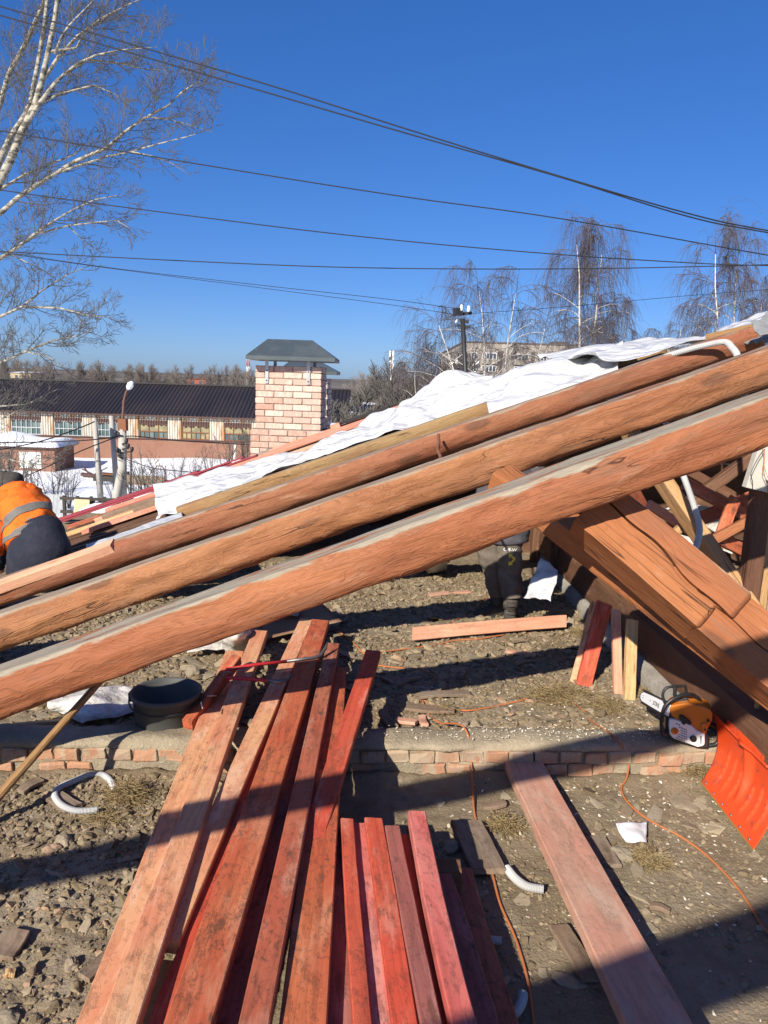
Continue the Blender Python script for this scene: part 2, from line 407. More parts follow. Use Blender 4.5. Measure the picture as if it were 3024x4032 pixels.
def mk_floor():
    xs = np.concatenate([np.arange(-4.3, -3.0, .08), np.arange(-3.0, 3.0, .022), np.arange(3.0, 7.0, .1)])
    ys = np.concatenate([np.arange(-5, 1.3, .15), np.arange(1.3, 5.0, .02), np.arange(5.0, 8.2, .03), np.arange(8.2, 10.7, .1)])
    X, Y = np.meshgrid(xs, ys); x, y = X.ravel(), Y.ravel(); z = floor_h(x, y)
    n = len(xs); idx = np.arange(len(x)).reshape(len(ys), n)
    f = np.stack([idx[:-1, :-1], idx[:-1, 1:], idx[1:, 1:], idx[1:, :-1]], -1).reshape(-1, 4)
    me = bpy.data.meshes.new('attic_floor'); me.from_pydata(np.stack([x, y, z], 1).tolist(), [], f.tolist())
    me.polygons.foreach_set('use_smooth', [True] * len(f)); me.materials.append(MATS['earth'])
    o = bpy.data.objects.new('attic_floor', me); col.objects.link(o)
    tag(o, kind='structure')
mk_floor()
plain('plaster', (.45, .40, .33), .9)
hw = MB()
hw.box((1.35, 2.8, -4.28), (11.3, 15.6, 8.2))
hw.build('house_body', MATS['plaster'], kind='structure')

# ------------------------------------------------------------------ low brick ledge across the floor
led = thing('brick_ledge', (0, float(LEDGE_Y(0)) + .1, 0), 'low old brick ledge with a rough cement top crossing the attic floor', 'ledge')
mb = MB(); pts = []
lx = np.arange(-3.6, 2.35, .022)
prof = [(.012, -.02), (.012, .05), (.012, .10), (.010, .150), (.0, .165), (.012, .185), (.035, .196), (.075, .20), (.12, .20), (.17, .196), (.20, .19), (.225, .17), (.24, .10), (.24, .0)]
for (dy, z) in prof:
    row = []
    p = np.stack([lx, np.full_like(lx, dy * 3), np.full_like(lx, z * 3)], 1)
    nz = fbm(p, 5, 3, 8) * .018 + fbm(p, 22, 2, 9) * .010; edge = fbm(p * [1, 0, 0], 5, 4, 10) * .034
    for k, xx in enumerate(lx):
        top = 1 if z > .155 else 0
        row.append((xx, LEDGE_Y(xx) + dy + (edge[k] if top else 0) - (nz[k] if not top else 0) * .8, z + (nz[k] if top else 0)))
    pts.append(row)
mb.grid(pts); mb.build('cement_top', MATS['cement'], led)
bm = MB()
def brickmesh(L, W, H, rough=.004, seed=0):
    b = MB(); r = random.Random(seed); c = .006
    vs = []
    for sx in (-1, 1):
        for sy in (-1, 1):
            for sz in (-1, 1):
                vs.append((sx, sy, sz))
    # chamfered brick: 24 verts by three insets
    out = []
    for s_ in vs:
        for ax in range(3):
            p = [s_[0] * L / 2, s_[1] * W / 2, s_[2] * H / 2]
            for k in range(3):
                if k != ax: p[k] -= s_[k] * c
            out.append([q + r.uniform(-rough, rough) for q in p])
    idx = {(s_, ax): i * 3 + ax for i, s_ in enumerate(vs) for ax in range(3)}
    fs = []
    for ax in range(3):
        for sg in (-1, 1):
            a, b_ = [k for k in range(3) if k != ax]
            q = []
            for (u, v_) in ((-1, -1), (1, -1), (1, 1), (-1, 1)):
                s_ = [0, 0, 0]; s_[ax] = sg; s_[a] = u; s_[b_] = v_; q.append(idx[(tuple(s_), ax)])
            fs.append(tuple(q))
    for ax in range(3):
        a, b_ = [k for k in range(3) if k != ax]
        for u in (-1, 1):
            for v_ in (-1, 1):
                s1 = [0, 0, 0]; s1[ax] = -1; s1[a] = u; s1[b_] = v_
                s2 = list(s1); s2[ax] = 1
                fs.append((idx[(tuple(s1), a)], idx[(tuple(s2), a)], idx[(tuple(s2), b_)], idx[(tuple(s1), b_)]))
    for s_ in vs: fs.append((idx[(s_, 0)], idx[(s_, 1)], idx[(s_, 2)]))
    b.add(out, fs)
    return b
lb = []
for k in range(9):
    o = brickmesh(.122, .11, .064, .0075, k).build('brick', MATS['brick_old'], M=Matrix.Identity(4), local=True); lb.append(o.data); bpy.data.objects.remove(o)
ang = math.atan(LSL)
for row, zc in enumerate((.118, .043)):
    x = -3.5 + (.06 if row else 0)
    while x < 2.25:
        wd = .133 + rnd.uniform(-.004, .006)
        if row == 1 and rnd.random() < .30: x += wd; continue
        c = bpy.data.objects.new('brick', rnd.choice(lb)); col.objects.link(c)
        c.matrix_basis = Matrix.Translation((x, LEDGE_Y(x) + .042 + rnd.uniform(-.006, .016) + (row * .005), zc + rnd.uniform(-.003, .003))) @ Matrix.Rotation(ang + rnd.uniform(-.04, .04), 4, 'Z') @ Matrix.Rotation(rnd.uniform(-.03, .03), 4, 'Y')
        attach(c, led); x += wd

# ------------------------------------------------------------------ logs
def hewn(p0, p1, r0, r1, flat=.62, seed=0, n=110, k=26, rough=.085, square=0.0, bottom=None):
    """hewn log in local coordinates, x along the axis"""
    p0 = Vector(p0); p1 = Vector(p1); L = (p1 - p0).length; F = frame(p0, p1)
    xs = np.linspace(0, L, n); th = np.linspace(0, 2 * math.pi, k, endpoint=False)
    X, T = np.meshgrid(xs, th, indexing='ij'); x = X.ravel(); t = T.ravel()
    r = (r0 + (r1 - r0) * x / L)
    q = np.stack([x * 1.7, np.cos(t) * 1.3, np.sin(t) * 1.3], 1)
    nz = -np.abs(fbm(q * [4.5, 2.4, 2.4], 1.0, 2, seed + 8)) * rough * 1.1 + fbm(q, 1.0, 3, seed) * rough * 1.3 + fbm(q * [2.5, 1.6, 1.6], 1.0, 2, seed + 1) * rough * .6
    if square:
        cs = np.maximum(np.abs(np.cos(t)), np.abs(np.sin(t))); r = r * (1 - square + square / cs)
    r = r * (1 + nz)
    bend = fbm(np.stack([x * .35, x * 0, x * 0], 1), 1, 2, seed + 3) * .035
    y = np.cos(t) * r + bend; z = np.sin(t) * r + bend * .6
    rr = (r0 + (r1 - r0) * x / L)
    fl = rr * flat + fbm(np.stack([x * 2.5, y * 6, x * 0], 1), 1, 2, seed + 5) * .006
    z = np.minimum(z, fl)
    if bottom: z = np.maximum(z, -rr * bottom)
    mb = MB(); v = np.stack([x, y, z], 1)
    ii = np.arange(n * k).reshape(n, k)
    fs = [(ii[i, j], ii[i, (j + 1) % k], ii[i + 1, (j + 1) % k], ii[i + 1, j]) for i in range(n - 1) for j in range(k)]
    mb.add(v.tolist(), [tuple(int(a) for a in f) for f in fs], True)
    mb.add([], [])
    mb.f.append(tuple(int(a) for a in ii[0][::-1])); mb.smooth.append(False)
    mb.f.append(tuple(int(a) for a in ii[-1])); mb.smooth.append(False)
    return mb, F
def log(name, label, p0, p1, r0, r1, mat, flat=.62, seed=0, cat='log', group=None, parent=None, **kw):
    mb, F = hewn(p0, p1, r0, r1, flat, seed, **kw)
    return mb.build(name, MATS[mat], parent, M=F, local=True, label=label, cat=cat, group=group)
def ext(a, b, ea, eb):
    d = (b - a); return a - d * ea, b + d * eb
GR = 'round log rafters of the stripped roof'
Y1, Y2, Y3, Y4 = 3.40, 4.75, 6.10, 7.40
a, b = ext(P(0, 2713, Y1), P(3000, 1639, Y1), .30, .33)
LOG1 = (a, b)
log('log_rafter', 'thick orange log rafter with dusty flat top, leaning over the red boards', a, b, .134, .128, 'log_orange', .72, 1, group=GR, n=220, k=40, square=.34, rough=.10)
a, b = ext(P(0, 2480, Y2), P(3000, 1438, Y2), .16, .20)
LOG2 = (a, b)
log('log_rafter', 'tan log rafter with bold swirling grain, second from the dusty-topped orange one', a, b, .150, .128, 'log_tan', .74, 2, group=GR, n=220, k=40, square=.30, rough=.115)
a, b = ext(P(0, 2325, Y3), P(2960, 1328, Y3), .12, .008)
LOG3 = (a, b)
log('log_rafter', 'thin reddish log rafter with a frayed upper end under the white sheeting', a, b, .128, .112, 'log_red', .76, 3, group=GR, n=190, k=36, square=.2)
a, b = P(712, 2022, Y4), P(1960, 1600, Y4)
LOG4 = (a, b)
log('squared_rafter', 'weathered olive-brown squared rafter partly covered by the crumpled plastic', a, b, .088, .082, 'log_olive', .9, 4, square=.55, n=120, bottom=.9)
# rafters still standing behind the camera: they throw the shadow bands over the floor
def zline(z0, Y, x0, x1, r0, r1, label, seed):
    log('log_rafter', label, (x0, Y, z0 + .379 * x0), (x1, Y, z0 + .379 * x1), r0, r1, 'log_tan', .7, seed, group=GR)
zline(3.00, .12, -7.6, 4.2, .055, .115, 'slender log rafter standing over the near end of the red boards', 11)
zline(3.22, -1.72, -8.0, 4.2, .12, .13, 'log rafter standing behind the near end of the red boards', 12)

# ------------------------------------------------------------------ heavy beams on the right
def timber(name, label, p0, p1, w, h, mat, parent=None, seed=0, cat='beam', up=(0, 0, 1), rough=.012, n=60, roll=0, group=None):
    p0 = Vector(p0); p1 = Vector(p1); L = (p1 - p0).length; F = frame(p0, p1, up, roll)
    k = 28; per = []
    for q in range(4):
        for s_ in range(7):
            f = s_ / 7
            per.append([(-.5 + f, .5), (.5, .5 - f), (.5 - f, -.5), (-.5, -.5 + f)][q])
    xs = np.linspace(0, L, n); v = []
    for i, x in enumerate(xs):
        for (a_, b_) in per:
            s_ = 1 - .07 * (max(0, abs(a_) + abs(b_) - .82) / .18)
            v.append((x, a_ * w * s_, b_ * h * s_))
    v = np.array(v); nz = fbm(v * [1.6, 5, 5], 1, 3, seed) * rough + fbm(v * [5, 16, 16], 1, 2, seed + 1) * rough * .35
    nr = np.linalg.norm(v[:, 1:], axis=1)[:, None] + 1e-6
    v[:, 1:] += v[:, 1:] / nr * nz[:, None]
    ii = np.arange(n * k).reshape(n, k); mb = MB()
    fs = [(int(ii[i, j]), int(ii[i + 1, j]), int(ii[i + 1, (j + 1) % k]), int(ii[i, (j + 1) % k])) for i in range(n - 1) for j in range(k)]
    mb.add(v.tolist(), fs, False)
    mb.f.append(tuple(int(a) for a in ii[0])); mb.smooth.append(False); mb.f.append(tuple(int(a) for a in ii[-1][::-1])); mb.smooth.append(False)
    return mb.build(name, MATS[mat], parent, M=F, local=True, label=label, cat=cat if label else None, group=group)
A0, A1 = P(2318, 2010, 3.62), P(3024, 2585, 3.22)
A0, A1 = ext(A0, A1, 0.0, .75)
hb = thing('hip_beam', A1, 'massive cracked orange hip beam with a stepped joint, propped under the dusty-topped log', 'beam')
F = frame(A0, A1, (0, .55, 1)); L = (A1 - A0).length
def slab(x0, x1, zlo, zhi, y0, y1, seed, endround=False):
    """front strip of the beam: wavy edges follow the drying crack"""
    n = 90; xs = np.linspace(x0, x1, n); mb = MB(); rings = []
    for i, x in enumerate(xs):
        lo, hi = zlo(x), zhi(x); e = 0
        if endround and i >= n - 3: e = (.004, .012, .03)[i - (n - 3)]
        ring = []
        m = 9
        for j in range(m):
            z = lo + (hi - lo) * j / (m - 1); zz = min(max(z, lo + e * .5), hi - e * .5)
            ch = .003 if j in (0, m - 1) else 0
            ring.append((x, y0 + ch + e, zz))
        A_ = np.array(ring); q = fbm(np.stack([A_[:, 0] * 2.2, A_[:, 2] * 9, A_[:, 2] * 0 + seed], 1), 1, 3, seed) * .006 + fbm(np.stack([A_[:, 0] * 9, A_[:, 2] * 30, A_[:, 2] * 0 + seed], 1), 1, 2, seed) * .004
        ring = [(a_, b_ + d_, c_) for (a_, b_, c_), d_ in zip(ring, q)]
        for j in range(m - 1, -1, -1): ring.append((x, y1, lo + (hi - lo) * j / (m - 1)))
        rings.append([F @ Vector(p) for p in ring])
    mb.loft(rings, True, False); return mb
def crk(x): return .035 - .055 * x / 1.0 + .016 * math.sin(x * 7) + .008 * math.sin(x * 19 + 1)
H2 = .132
XJ = .74
def top_e(x): return H2 + .006 * math.sin(x * 5)
def bot_e(x): return -H2 - .012 + .008 * math.sin(x * 4 + 1)
FB = F
slab(0.0, XJ + .05, lambda x: crk(x) + .006, top_e, -.135, .10, 21, True).build('timber_half', MATS['beam_orange'], hb, M=F)
slab(0.0, XJ - .03, bot_e, lambda x: crk(x) - .008, -.14, .10, 22, True).build('timber_half', MATS['beam_orange'], hb, M=F)
slab(XJ - .28, L, lambda x: crk(x - .1) + .004, lambda x: top_e(x) - .004, -.108, .098, 23).build('timber_half', MATS['beam_orange'], hb, M=F)
slab(XJ - .28, L, lambda x: bot_e(x) + .004, lambda x: crk(x - .1) - .005, -.110, .098, 24).build('timber_half', MATS['beam_orange'], hb, M=F)
B0, B1 = P(1985, 1890, 4.25), P(3024, 2690, 3.30)
B0, B1 = ext(B0, B1, 0.02, .55)
timber('valley_beam', 'long squared orange beam lying below the cracked hip beam', B0, B1, .17, .135, 'beam_orange', seed=31, up=(0, -.4, 1))
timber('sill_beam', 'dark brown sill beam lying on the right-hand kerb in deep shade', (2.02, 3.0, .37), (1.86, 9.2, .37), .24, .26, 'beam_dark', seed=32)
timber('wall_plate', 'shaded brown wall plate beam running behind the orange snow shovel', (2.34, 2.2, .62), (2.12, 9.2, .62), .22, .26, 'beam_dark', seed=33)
kb = MB()
kp = []
ky = np.arange(4.22, 9.2, .04)
for (dx, z) in ((-.17, -.05), (-.17, .12), (-.16, .215), (-.13, .235), (.0, .24), (.3, .24), (.5, .2)):
    q = np.stack([ky, np.full_like(ky, dx), np.full_like(ky, z)], 1); nz = fbm(q, 6, 3, 40) * .016
    kp.append([(1.99 - .024 * (yy - 3.0) + dx + nz[i] + .10 * max(0, (yy - 5) / 4), yy, z + nz[i] * .6) for i, yy in enumerate(ky)])
kb.grid(kp); kb.build('kerb_wall', MATS['concrete'], label='crumbling concrete kerb along the right edge of the attic floor', cat='kerb')
# braces and posts in the right bay
timber('brace', 'pale sawn diagonal brace with a white corrugated conduit hanging down it', P(2470, 1690, 5.3), P(3040, 2520, 4.25), .075, .165, 'beam_pale', seed=35, up=(0, -1, .3), rough=.004, cat='brace')
timber('post', 'upright rough post beside the electric box, lit orange', (2.36, 4.62, .3), (2.36, 4.62, 1.62), .12, .12, 'beam_pale', seed=36, cat='post')
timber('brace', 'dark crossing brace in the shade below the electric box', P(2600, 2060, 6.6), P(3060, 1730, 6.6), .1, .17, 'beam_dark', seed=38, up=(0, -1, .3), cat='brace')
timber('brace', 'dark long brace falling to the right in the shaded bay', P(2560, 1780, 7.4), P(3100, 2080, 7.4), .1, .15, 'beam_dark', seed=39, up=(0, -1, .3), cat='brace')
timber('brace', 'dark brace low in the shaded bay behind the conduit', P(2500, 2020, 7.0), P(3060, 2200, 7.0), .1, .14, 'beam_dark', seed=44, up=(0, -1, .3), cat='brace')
timber('brace', 'short orange strut leaning between post and brace', P(2760, 2150, 5.2), P(3024, 2010, 5.2), .07, .09, 'log_orange', seed=45, up=(0, -1, .3), cat='brace')
timber('brace', 'broken pale stick poking out beside the pale brace', P(2640, 2110, 5.0), P(2700, 2060, 5.0), .05, .05, 'beam_pale', seed=46, up=(0, -1, .3), cat='brace')

# ------------------------------------------------------------------ boards
def boardmesh(L, w_, t, seed=0, warp=.004, n=14, twist=0.0):
    r = random.Random(seed); mb = MB(); c = min(.004, t * .15); rings = []
    s1 = r.uniform(-1, 1) * warp; s2 = r.uniform(-1, 1) * warp * 1.5
    for i in range(n):
        f = i / (n - 1); x = f * L
        if i == 0: x -= 0
        dy = s2 * math.sin(f * math.pi) + r.uniform(-1, 1) * .0008; dz = s1 * math.sin(f * math.pi * 1.5)
        tw = twist * f
        pr = [(-w_ / 2 + c, 0), (w_ / 2 - c, 0), (w_ / 2, -c), (w_ / 2, -t + c), (w_ / 2 - c, -t), (-w_ / 2 + c, -t), (-w_ / 2, -t + c), (-w_ / 2, -c)]
        ring = []
        for (y, z) in pr:
            yy = y * math.cos(tw) - z * math.sin(tw); zz = y * math.sin(tw) + z * math.cos(tw)
            sk = (y * .12 + r.uniform(-.002, .002)) if i in (0, n - 1) else 0
            ring.append((x + sk, yy + dy, zz + dz))
        rings.append(ring)
    mb.loft(rings, True, False); return mb
def board(name, label, p0, p1, w_, t, mat, up=(0, 0, 1), seed=0, cat='board', group=None, parent=None, roll=0, warp=.004, twist=0):
    p0 = Vector(p0); p1 = Vector(p1); F = frame(p0, p1, up, roll)
    return boardmesh((p1 - p0).length, w_, t, seed, warp, twist=twist).build(name, MATS[mat], parent, M=F, local=True, label=label, cat=cat if label else None, group=group)

# roof sheathing beyond the logs (carries the stacked boards) with its rafters
SL = (LOG4[1].z - LOG4[0].z) / (LOG4[1].x - LOG4[0].x)
def rz(X, Y): return LOG4[0].z + SL * (X - LOG4[0].x) + .055 * (Y - Y4)
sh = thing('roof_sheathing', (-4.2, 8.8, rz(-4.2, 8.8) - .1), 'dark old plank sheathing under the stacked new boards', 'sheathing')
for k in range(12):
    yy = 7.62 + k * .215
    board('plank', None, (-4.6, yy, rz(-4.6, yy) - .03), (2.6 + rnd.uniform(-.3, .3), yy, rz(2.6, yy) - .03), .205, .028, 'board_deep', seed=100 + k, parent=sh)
for k, yy in enumerate((8.5, 10.0)):
    log('log_rafter', 'hidden log rafter under the far roof sheathing', (-4.6, yy, rz(-4.6, yy) - .16), (3.0, yy, rz(3.0, yy) - .16), .1, .09, 'log_olive', .9, 50 + k, group='rafters under the far sheathing')
for k, yy in enumerate((7.6, 8.5, 10.0)):
    timber('post', 'shaded prop under the far sheathing', (1.75, yy, .0), (1.75, yy, rz(1.75, yy) - .2), .12, .12, 'beam_dark', seed=60 + k, cat='post', group='props under the far sheathing')
RG = 'new boards stacked on the far roof slope'
def rb(label, x0, x1, Y, w_, t, mat, dz=0.0, name='new_board', seed=0, dx1=0):
    X0 = (x0 - CX) / F_PX * (Y * 1.0 + .15); X1 = (x1 - CX) / F_PX * (Y + .15)
    return board(name, label, (X0, Y, rz(X0, Y) + dz), (X1, Y + dx1, rz(X1, Y) + dz), w_, t, mat, seed=seed, group=RG if name == 'new_board' else None, cat='board' if name == 'new_board' else 'metal strip')
rb('long fresh salmon board directly beside the crumpled plastic', 330, 1500, 8.45, .15, .05, 'board_salmon', .05, seed=201)
rb('dusty brown offcut board lying above the salmon one', 412, 640, 8.75, .16, .05, 'board_grey', .115, seed=202)
rb('narrow yellow batten under the brown offcut', 268, 900, 8.72, .12, .05, 'board_yellow', .055, seed=203)
rb('short brown-orange batten end beside the plastic', 530, 760, 8.55, .10, .05, 'board_grey', .09, seed=204)
rb('long pale fresh board along the middle of the stack', 840, 1740, 8.85, .15, .05, 'board_fresh', .085, seed=205)
rb('second long pale pink board of the stack', 380, 1820, 9.1, .14, .05, 'board_fresh', .065, seed=206)
rb('dark wet board in the middle of the stack', 270, 1000, 9.3, .14, .05, 'board_brown', .075, seed=207)
rb('salmon board above the dark wet one', 420, 1560, 9.5, .13, .05, 'board_salmon', .105, seed=208)
rb('pinkish board with a black painted edge near the chimney', 700, 1780, 9.72, .13, .05, 'board_salmon', .10, seed=209)
rb('thin black bitumen strip on the far edge of the stack', 1296, 1520, 9.9, .10, .035, 'black_edge', .15, name='edge_strip', seed=210)
rb('short square offcut block near the chimney foot', 1296, 1330, 9.78, .12, .07, 'board_salmon', .16, seed=211)
rb('far pink board rising past the chimney', 1060, 1790, 9.98, .12, .04, 'board_salmon', .10, seed=212)
for k in range(4):
    rb(['red roofing strip lowest on the far edge', 'red roofing strip with a dull back, second on the far edge', 'red roofing strip third on the far edge', 'outermost red roofing strip by the yard'][k],
       245 - k * 6, (1010, 960, 900, 780)[k], 9.62 + k * .12, .10, .02, 'red_metal', .125 + (k % 2) * .02, name='roofing_strip', seed=220 + k)
# dusty plank lying on the thin log at the left
pa, pb_ = P(-200, 2362, 5.98), P(440, 2132, 5.98)
board('plank', 'pale pink plank resting on the thin reddish log next to the kneeling worker', pa, pb_, .10, .085, 'board_fresh', seed=230, up=(0, -.35, 1))

# ------------------------------------------------------------------ white sheeting
def sheet(name, label, rows, mat='tarp', sub=14, amp=.03, scale=5, seed=0, cat='sheeting', parent=None, solid=.003, fold=0.0):
    rows = [[Vector(p) for p in r] for r in rows]
    def cr(pts, n):
        out = []; m = len(pts)
        for i in range(m - 1):
            p0, p1, p2, p3 = pts[max(i - 1, 0)], pts[i], pts[i + 1], pts[min(i + 2, m - 1)]
            for k in range(n):
                t = k / n
                out.append(.5 * ((2 * p1) + (p2 - p0) * t + (2 * p0 - 5 * p1 + 4 * p2 - p3) * t * t + (3 * p1 - p0 - 3 * p2 + p3) * t ** 3))
        out.append(pts[-1]); return out
    g = [cr(r, sub) for r in rows]
    gc = list(zip(*g)); gc = [cr(list(c), sub) for c in gc]
    A = np.array([[tuple(p) for p in c] for c in gc]); m, n, _ = A.shape
    du = np.gradient(A, axis=0); dv = np.gradient(A, axis=1); nr = np.cross(du, dv); nr /= np.linalg.norm(nr, axis=2, keepdims=True) + 1e-9
    q = A.reshape(-1, 3)
    f1 = fbm(q, scale, 2, seed); rid = 1 - np.abs(fbm(q + np.stack([f1, f1, f1], 1) * .3, scale * 1.3, 2, seed + 1)) * 2.2
    h = (f1 * .55 - np.abs(fbm(q * [.6, 1.3, 1.3], scale, 2, seed + 1)) * 1.3 - np.abs(fbm(q * [.7, 1.4, 1.4], scale * 2.6, 2, seed + 6)) * .5) * amp
    if fold: h = h + fold * np.sin(q[:, 0] * 24 + f1 * 5)
    A = A + nr * h.reshape(m, n, 1)
    mb = MB(); mb.grid([[tuple(p) for p in r] for r in A])
    o = mb.build(name, MATS[mat], parent, label=label, cat=cat if label else None)
    if solid:
        md = o.modifiers.new('thickness', 'SOLIDIFY'); md.thickness = solid; md.offset = 0
    return o
sheet('plastic_sheeting', 'long crumpled white plastic draped along the stacked boards and squared rafter', [
    [P(612, 1940, 8.6), P(800, 1893, 8.6), P(1010, 1838, 8.6), P(1200, 1776, 8.6), P(1400, 1706, 8.6), P(1560, 1612, 8.7), P(1700, 1532, 8.7), P(1810, 1500, 8.7), P(1945, 1496, 8.6)],
    [P(618, 1975, 8.1), P(800, 1922, 8.15), P(1010, 1862, 8.15), P(1200, 1800, 8.15), P(1400, 1722, 8.15), P(1560, 1655, 8.15), P(1700, 1580, 8.2), P(1810, 1538, 8.2), P(1945, 1530, 8.0)],
    [P(625, 2010, 7.9), P(780, 1953, 7.85), P(1010, 1880, 7.85), P(1210, 1812, 7.8), P(1400, 1750, 7.75), P(1560, 1705, 7.72), P(1720, 1650, 7.7), P(1830, 1606, 7.7), P(1945, 1560, 7.62)],
    [P(640, 2055, 7.75), P(700, 2025, 7.65), P(990, 1905, 7.6), P(1210, 1830, 7.6), P(1410, 1763, 7.58), P(1570, 1716, 7.58), P(1730, 1668, 7.55), P(1840, 1630, 7.55), P(1930, 1590, 7.52)]],
    amp=.10, scale=2.6, seed=5)
sheet('plastic_sheeting', 'smooth white plastic strip tucked between the thin log and the stacked boards', [
    [P(340, 2146, 7.3), P(480, 2100, 7.3), P(600, 2056, 7.3), P(716, 2020, 7.3)],
    [P(345, 2180, 6.8), P(480, 2130, 6.8), P(600, 2090, 6.8), P(725, 2050, 6.8)],
    [P(350, 2230, 6.35), P(480, 2180, 6.35), P(600, 2140, 6.35), P(740, 2090, 6.35)]], amp=.02, scale=4, seed=7)
sheet('plastic_sheeting', 'broad white plastic hanging over the upper end of the squared rafter', [
    [P(1940, 1498, 7.5), P(2060, 1462, 7.5), P(2200, 1440, 7.5), P(2330, 1412, 7.5), P(2460, 1372, 7.5)],
    [P(1922, 1560, 6.95), P(2060, 1498, 6.95), P(2200, 1480, 6.95), P(2330, 1455, 6.95), P(2440, 1420, 6.95)],
    [P(1925, 1625, 6.5), P(2060, 1600, 6.45), P(2200, 1556, 6.45), P(2330, 1520, 6.45), P(2440, 1475, 6.45)],
    [P(1965, 1728, 6.32), P(2090, 1690, 6.3), P(2230, 1640, 6.3), P(2370, 1592, 6.3), P(2498, 1545, 6.3)]], amp=.10, scale=2.2, seed=9)
sheet('plastic_sheeting', 'stiff white plastic flap reaching up to the conduit bend', [
    [P(2120, 1424, 7.9), P(2330, 1372, 7.9), P(2470, 1346, 7.9), P(2620, 1344, 7.9), P(2830, 1334, 7.9)],
    [P(2230, 1425, 7.3), P(2340, 1392, 7.3), P(2480, 1375, 7.3), P(2620, 1360, 7.3), P(2820, 1346, 7.3)],
    [P(2330, 1400, 6.7), P(2392, 1440, 6.6), P(2500, 1425, 6.6), P(2640, 1390, 6.6), P(2800, 1352, 6.6)]], amp=.07, scale=2.2, seed=12)
sheet('plastic_sheeting', 'small white plastic peak against the birches beside the grey slate', [
    [P(2815, 1322, 7.2), P(2880, 1290, 7.2), P(2960, 1255, 7.2), P(3080, 1215, 7.2)],
    [P(2820, 1345, 6.6), P(2890, 1320, 6.6), P(2970, 1295, 6.6), P(3080, 1270, 6.6)],
    [P(2815, 1365, 6.3), P(2890, 1345, 6.3), P(2970, 1325, 6.3), P(3080, 1310, 6.3)]], amp=.03, scale=5, seed=14)
sheet('plastic_sheeting', 'grey shaded plastic drape hanging in the dark right-hand bay', [
    [P(2600, 2010, 8.6), P(2700, 1990, 8.6), P(2800, 2000, 8.6), P(2860, 2040, 8.6)],
    [P(2620, 2080, 8.5), P(2720, 2060, 8.5), P(2800, 2080, 8.5), P(2870, 2110, 8.5)],
    [P(2650, 2150, 8.5), P(2760, 2160, 8.5), P(2820, 2160, 8.5), P(2880, 2180, 8.5)]], amp=.06, scale=4, seed=16, mat='dirty_sheet')
slp = thing('slate_patch', (2.9, 5.4, 2.4), 'leftover grey slate sheets lying across the upper ends of the logs', 'slate')
for k in range(3):
    xa = 2.72 + k * .42; pts = []; q = MB()
    for i in range(29):
        yy = 4.95 + i * .045; pts.append([(xa + u * .46, yy, 1.50 + .36 * (xa + u * .46) + k * .012 + .018 * math.sin(i * 1.9)) for u in (0, .25, .5, .75, 1)])
    q.grid(pts); o = q.build('slate_sheet', MATS['slate'], slp); md = o.modifiers.new('thickness', 'SOLIDIFY'); md.thickness = .008
sheet('slate_sheet', 'broken corrugated grey slate sheet at the upper right ridge', [
    [P(2960, 1268, 5.7), P(3020, 1240, 5.7), P(3140, 1200, 5.7)],
    [P(2966, 1300, 5.5), P(3024, 1290, 5.5), P(3140, 1270, 5.5)],
    [P(2990, 1330, 5.3), P(3030, 1330, 5.3), P(3140, 1320, 5.3)]], mat='slate', amp=.01, scale=4, seed=18, cat='slate', solid=.012, fold=.022)
timber('ridge_piece', 'weathered frayed ridge timber stub below the slate', P(2790, 1345, 6.3), P(3120, 1275, 5.9), .12, .11, 'log_olive', seed=47, cat='beam')
# far wall planks that close the dark bay
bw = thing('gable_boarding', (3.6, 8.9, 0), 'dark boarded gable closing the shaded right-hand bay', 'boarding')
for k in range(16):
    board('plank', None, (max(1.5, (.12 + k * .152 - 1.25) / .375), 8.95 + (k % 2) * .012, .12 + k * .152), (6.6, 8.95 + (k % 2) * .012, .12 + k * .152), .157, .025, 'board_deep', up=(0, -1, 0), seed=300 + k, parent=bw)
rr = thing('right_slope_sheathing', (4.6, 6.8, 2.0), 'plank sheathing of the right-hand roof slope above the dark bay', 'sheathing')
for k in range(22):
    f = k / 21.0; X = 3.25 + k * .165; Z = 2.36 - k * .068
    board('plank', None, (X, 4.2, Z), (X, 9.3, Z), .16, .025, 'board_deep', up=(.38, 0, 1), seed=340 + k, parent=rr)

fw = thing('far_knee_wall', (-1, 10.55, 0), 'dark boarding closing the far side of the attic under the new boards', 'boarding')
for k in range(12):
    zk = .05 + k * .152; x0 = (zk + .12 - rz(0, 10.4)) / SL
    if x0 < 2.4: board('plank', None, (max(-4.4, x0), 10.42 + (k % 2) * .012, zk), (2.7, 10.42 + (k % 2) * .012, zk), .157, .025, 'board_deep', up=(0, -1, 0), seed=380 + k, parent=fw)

# more broken boards jumbled in the shaded bay
for k, (a, b, Yb, w_, mat, lab) in enumerate((((2560, 2120), (2960, 1960), 6.2, .12, 'board_brown', 'broken brown plank crossing low in the shaded bay'), ((2700, 1900), (3060, 2090), 5.9, .10, 'board_brown', 'reddish plank sloping behind the pale brace'),
        ((2820, 2170), (2900, 1960), 5.6, .09, 'board_orange', 'short orange board leaning upright in the shaded bay'), ((2640, 2180), (2900, 2260), 6.0, .14, 'board_grey', 'grey board lying at the foot of the shaded bay'),
        ((2840, 2120), (3060, 2230), 5.2, .09, 'board_orange', 'orange strut end poking from behind the pale brace'), ((2480, 1900), (2570, 2060), 6.6, .12, 'board_brown', 'dark plank standing behind the crossing of log and hip beam'),
        ((2900, 2280), (3060, 2180), 5.0, .10, 'board_yellow', 'pale cut board end beside the rough post'), ((2560, 1985), (2780, 2130), 5.8, .07, 'board_salmon', 'thin salmon lath slanting in the shaded bay'))):
    board('loose_board', lab, P(*a, Yb), P(*b, Yb + .3), w_, .035, mat, up=(0, -1, .3), seed=700 + k)
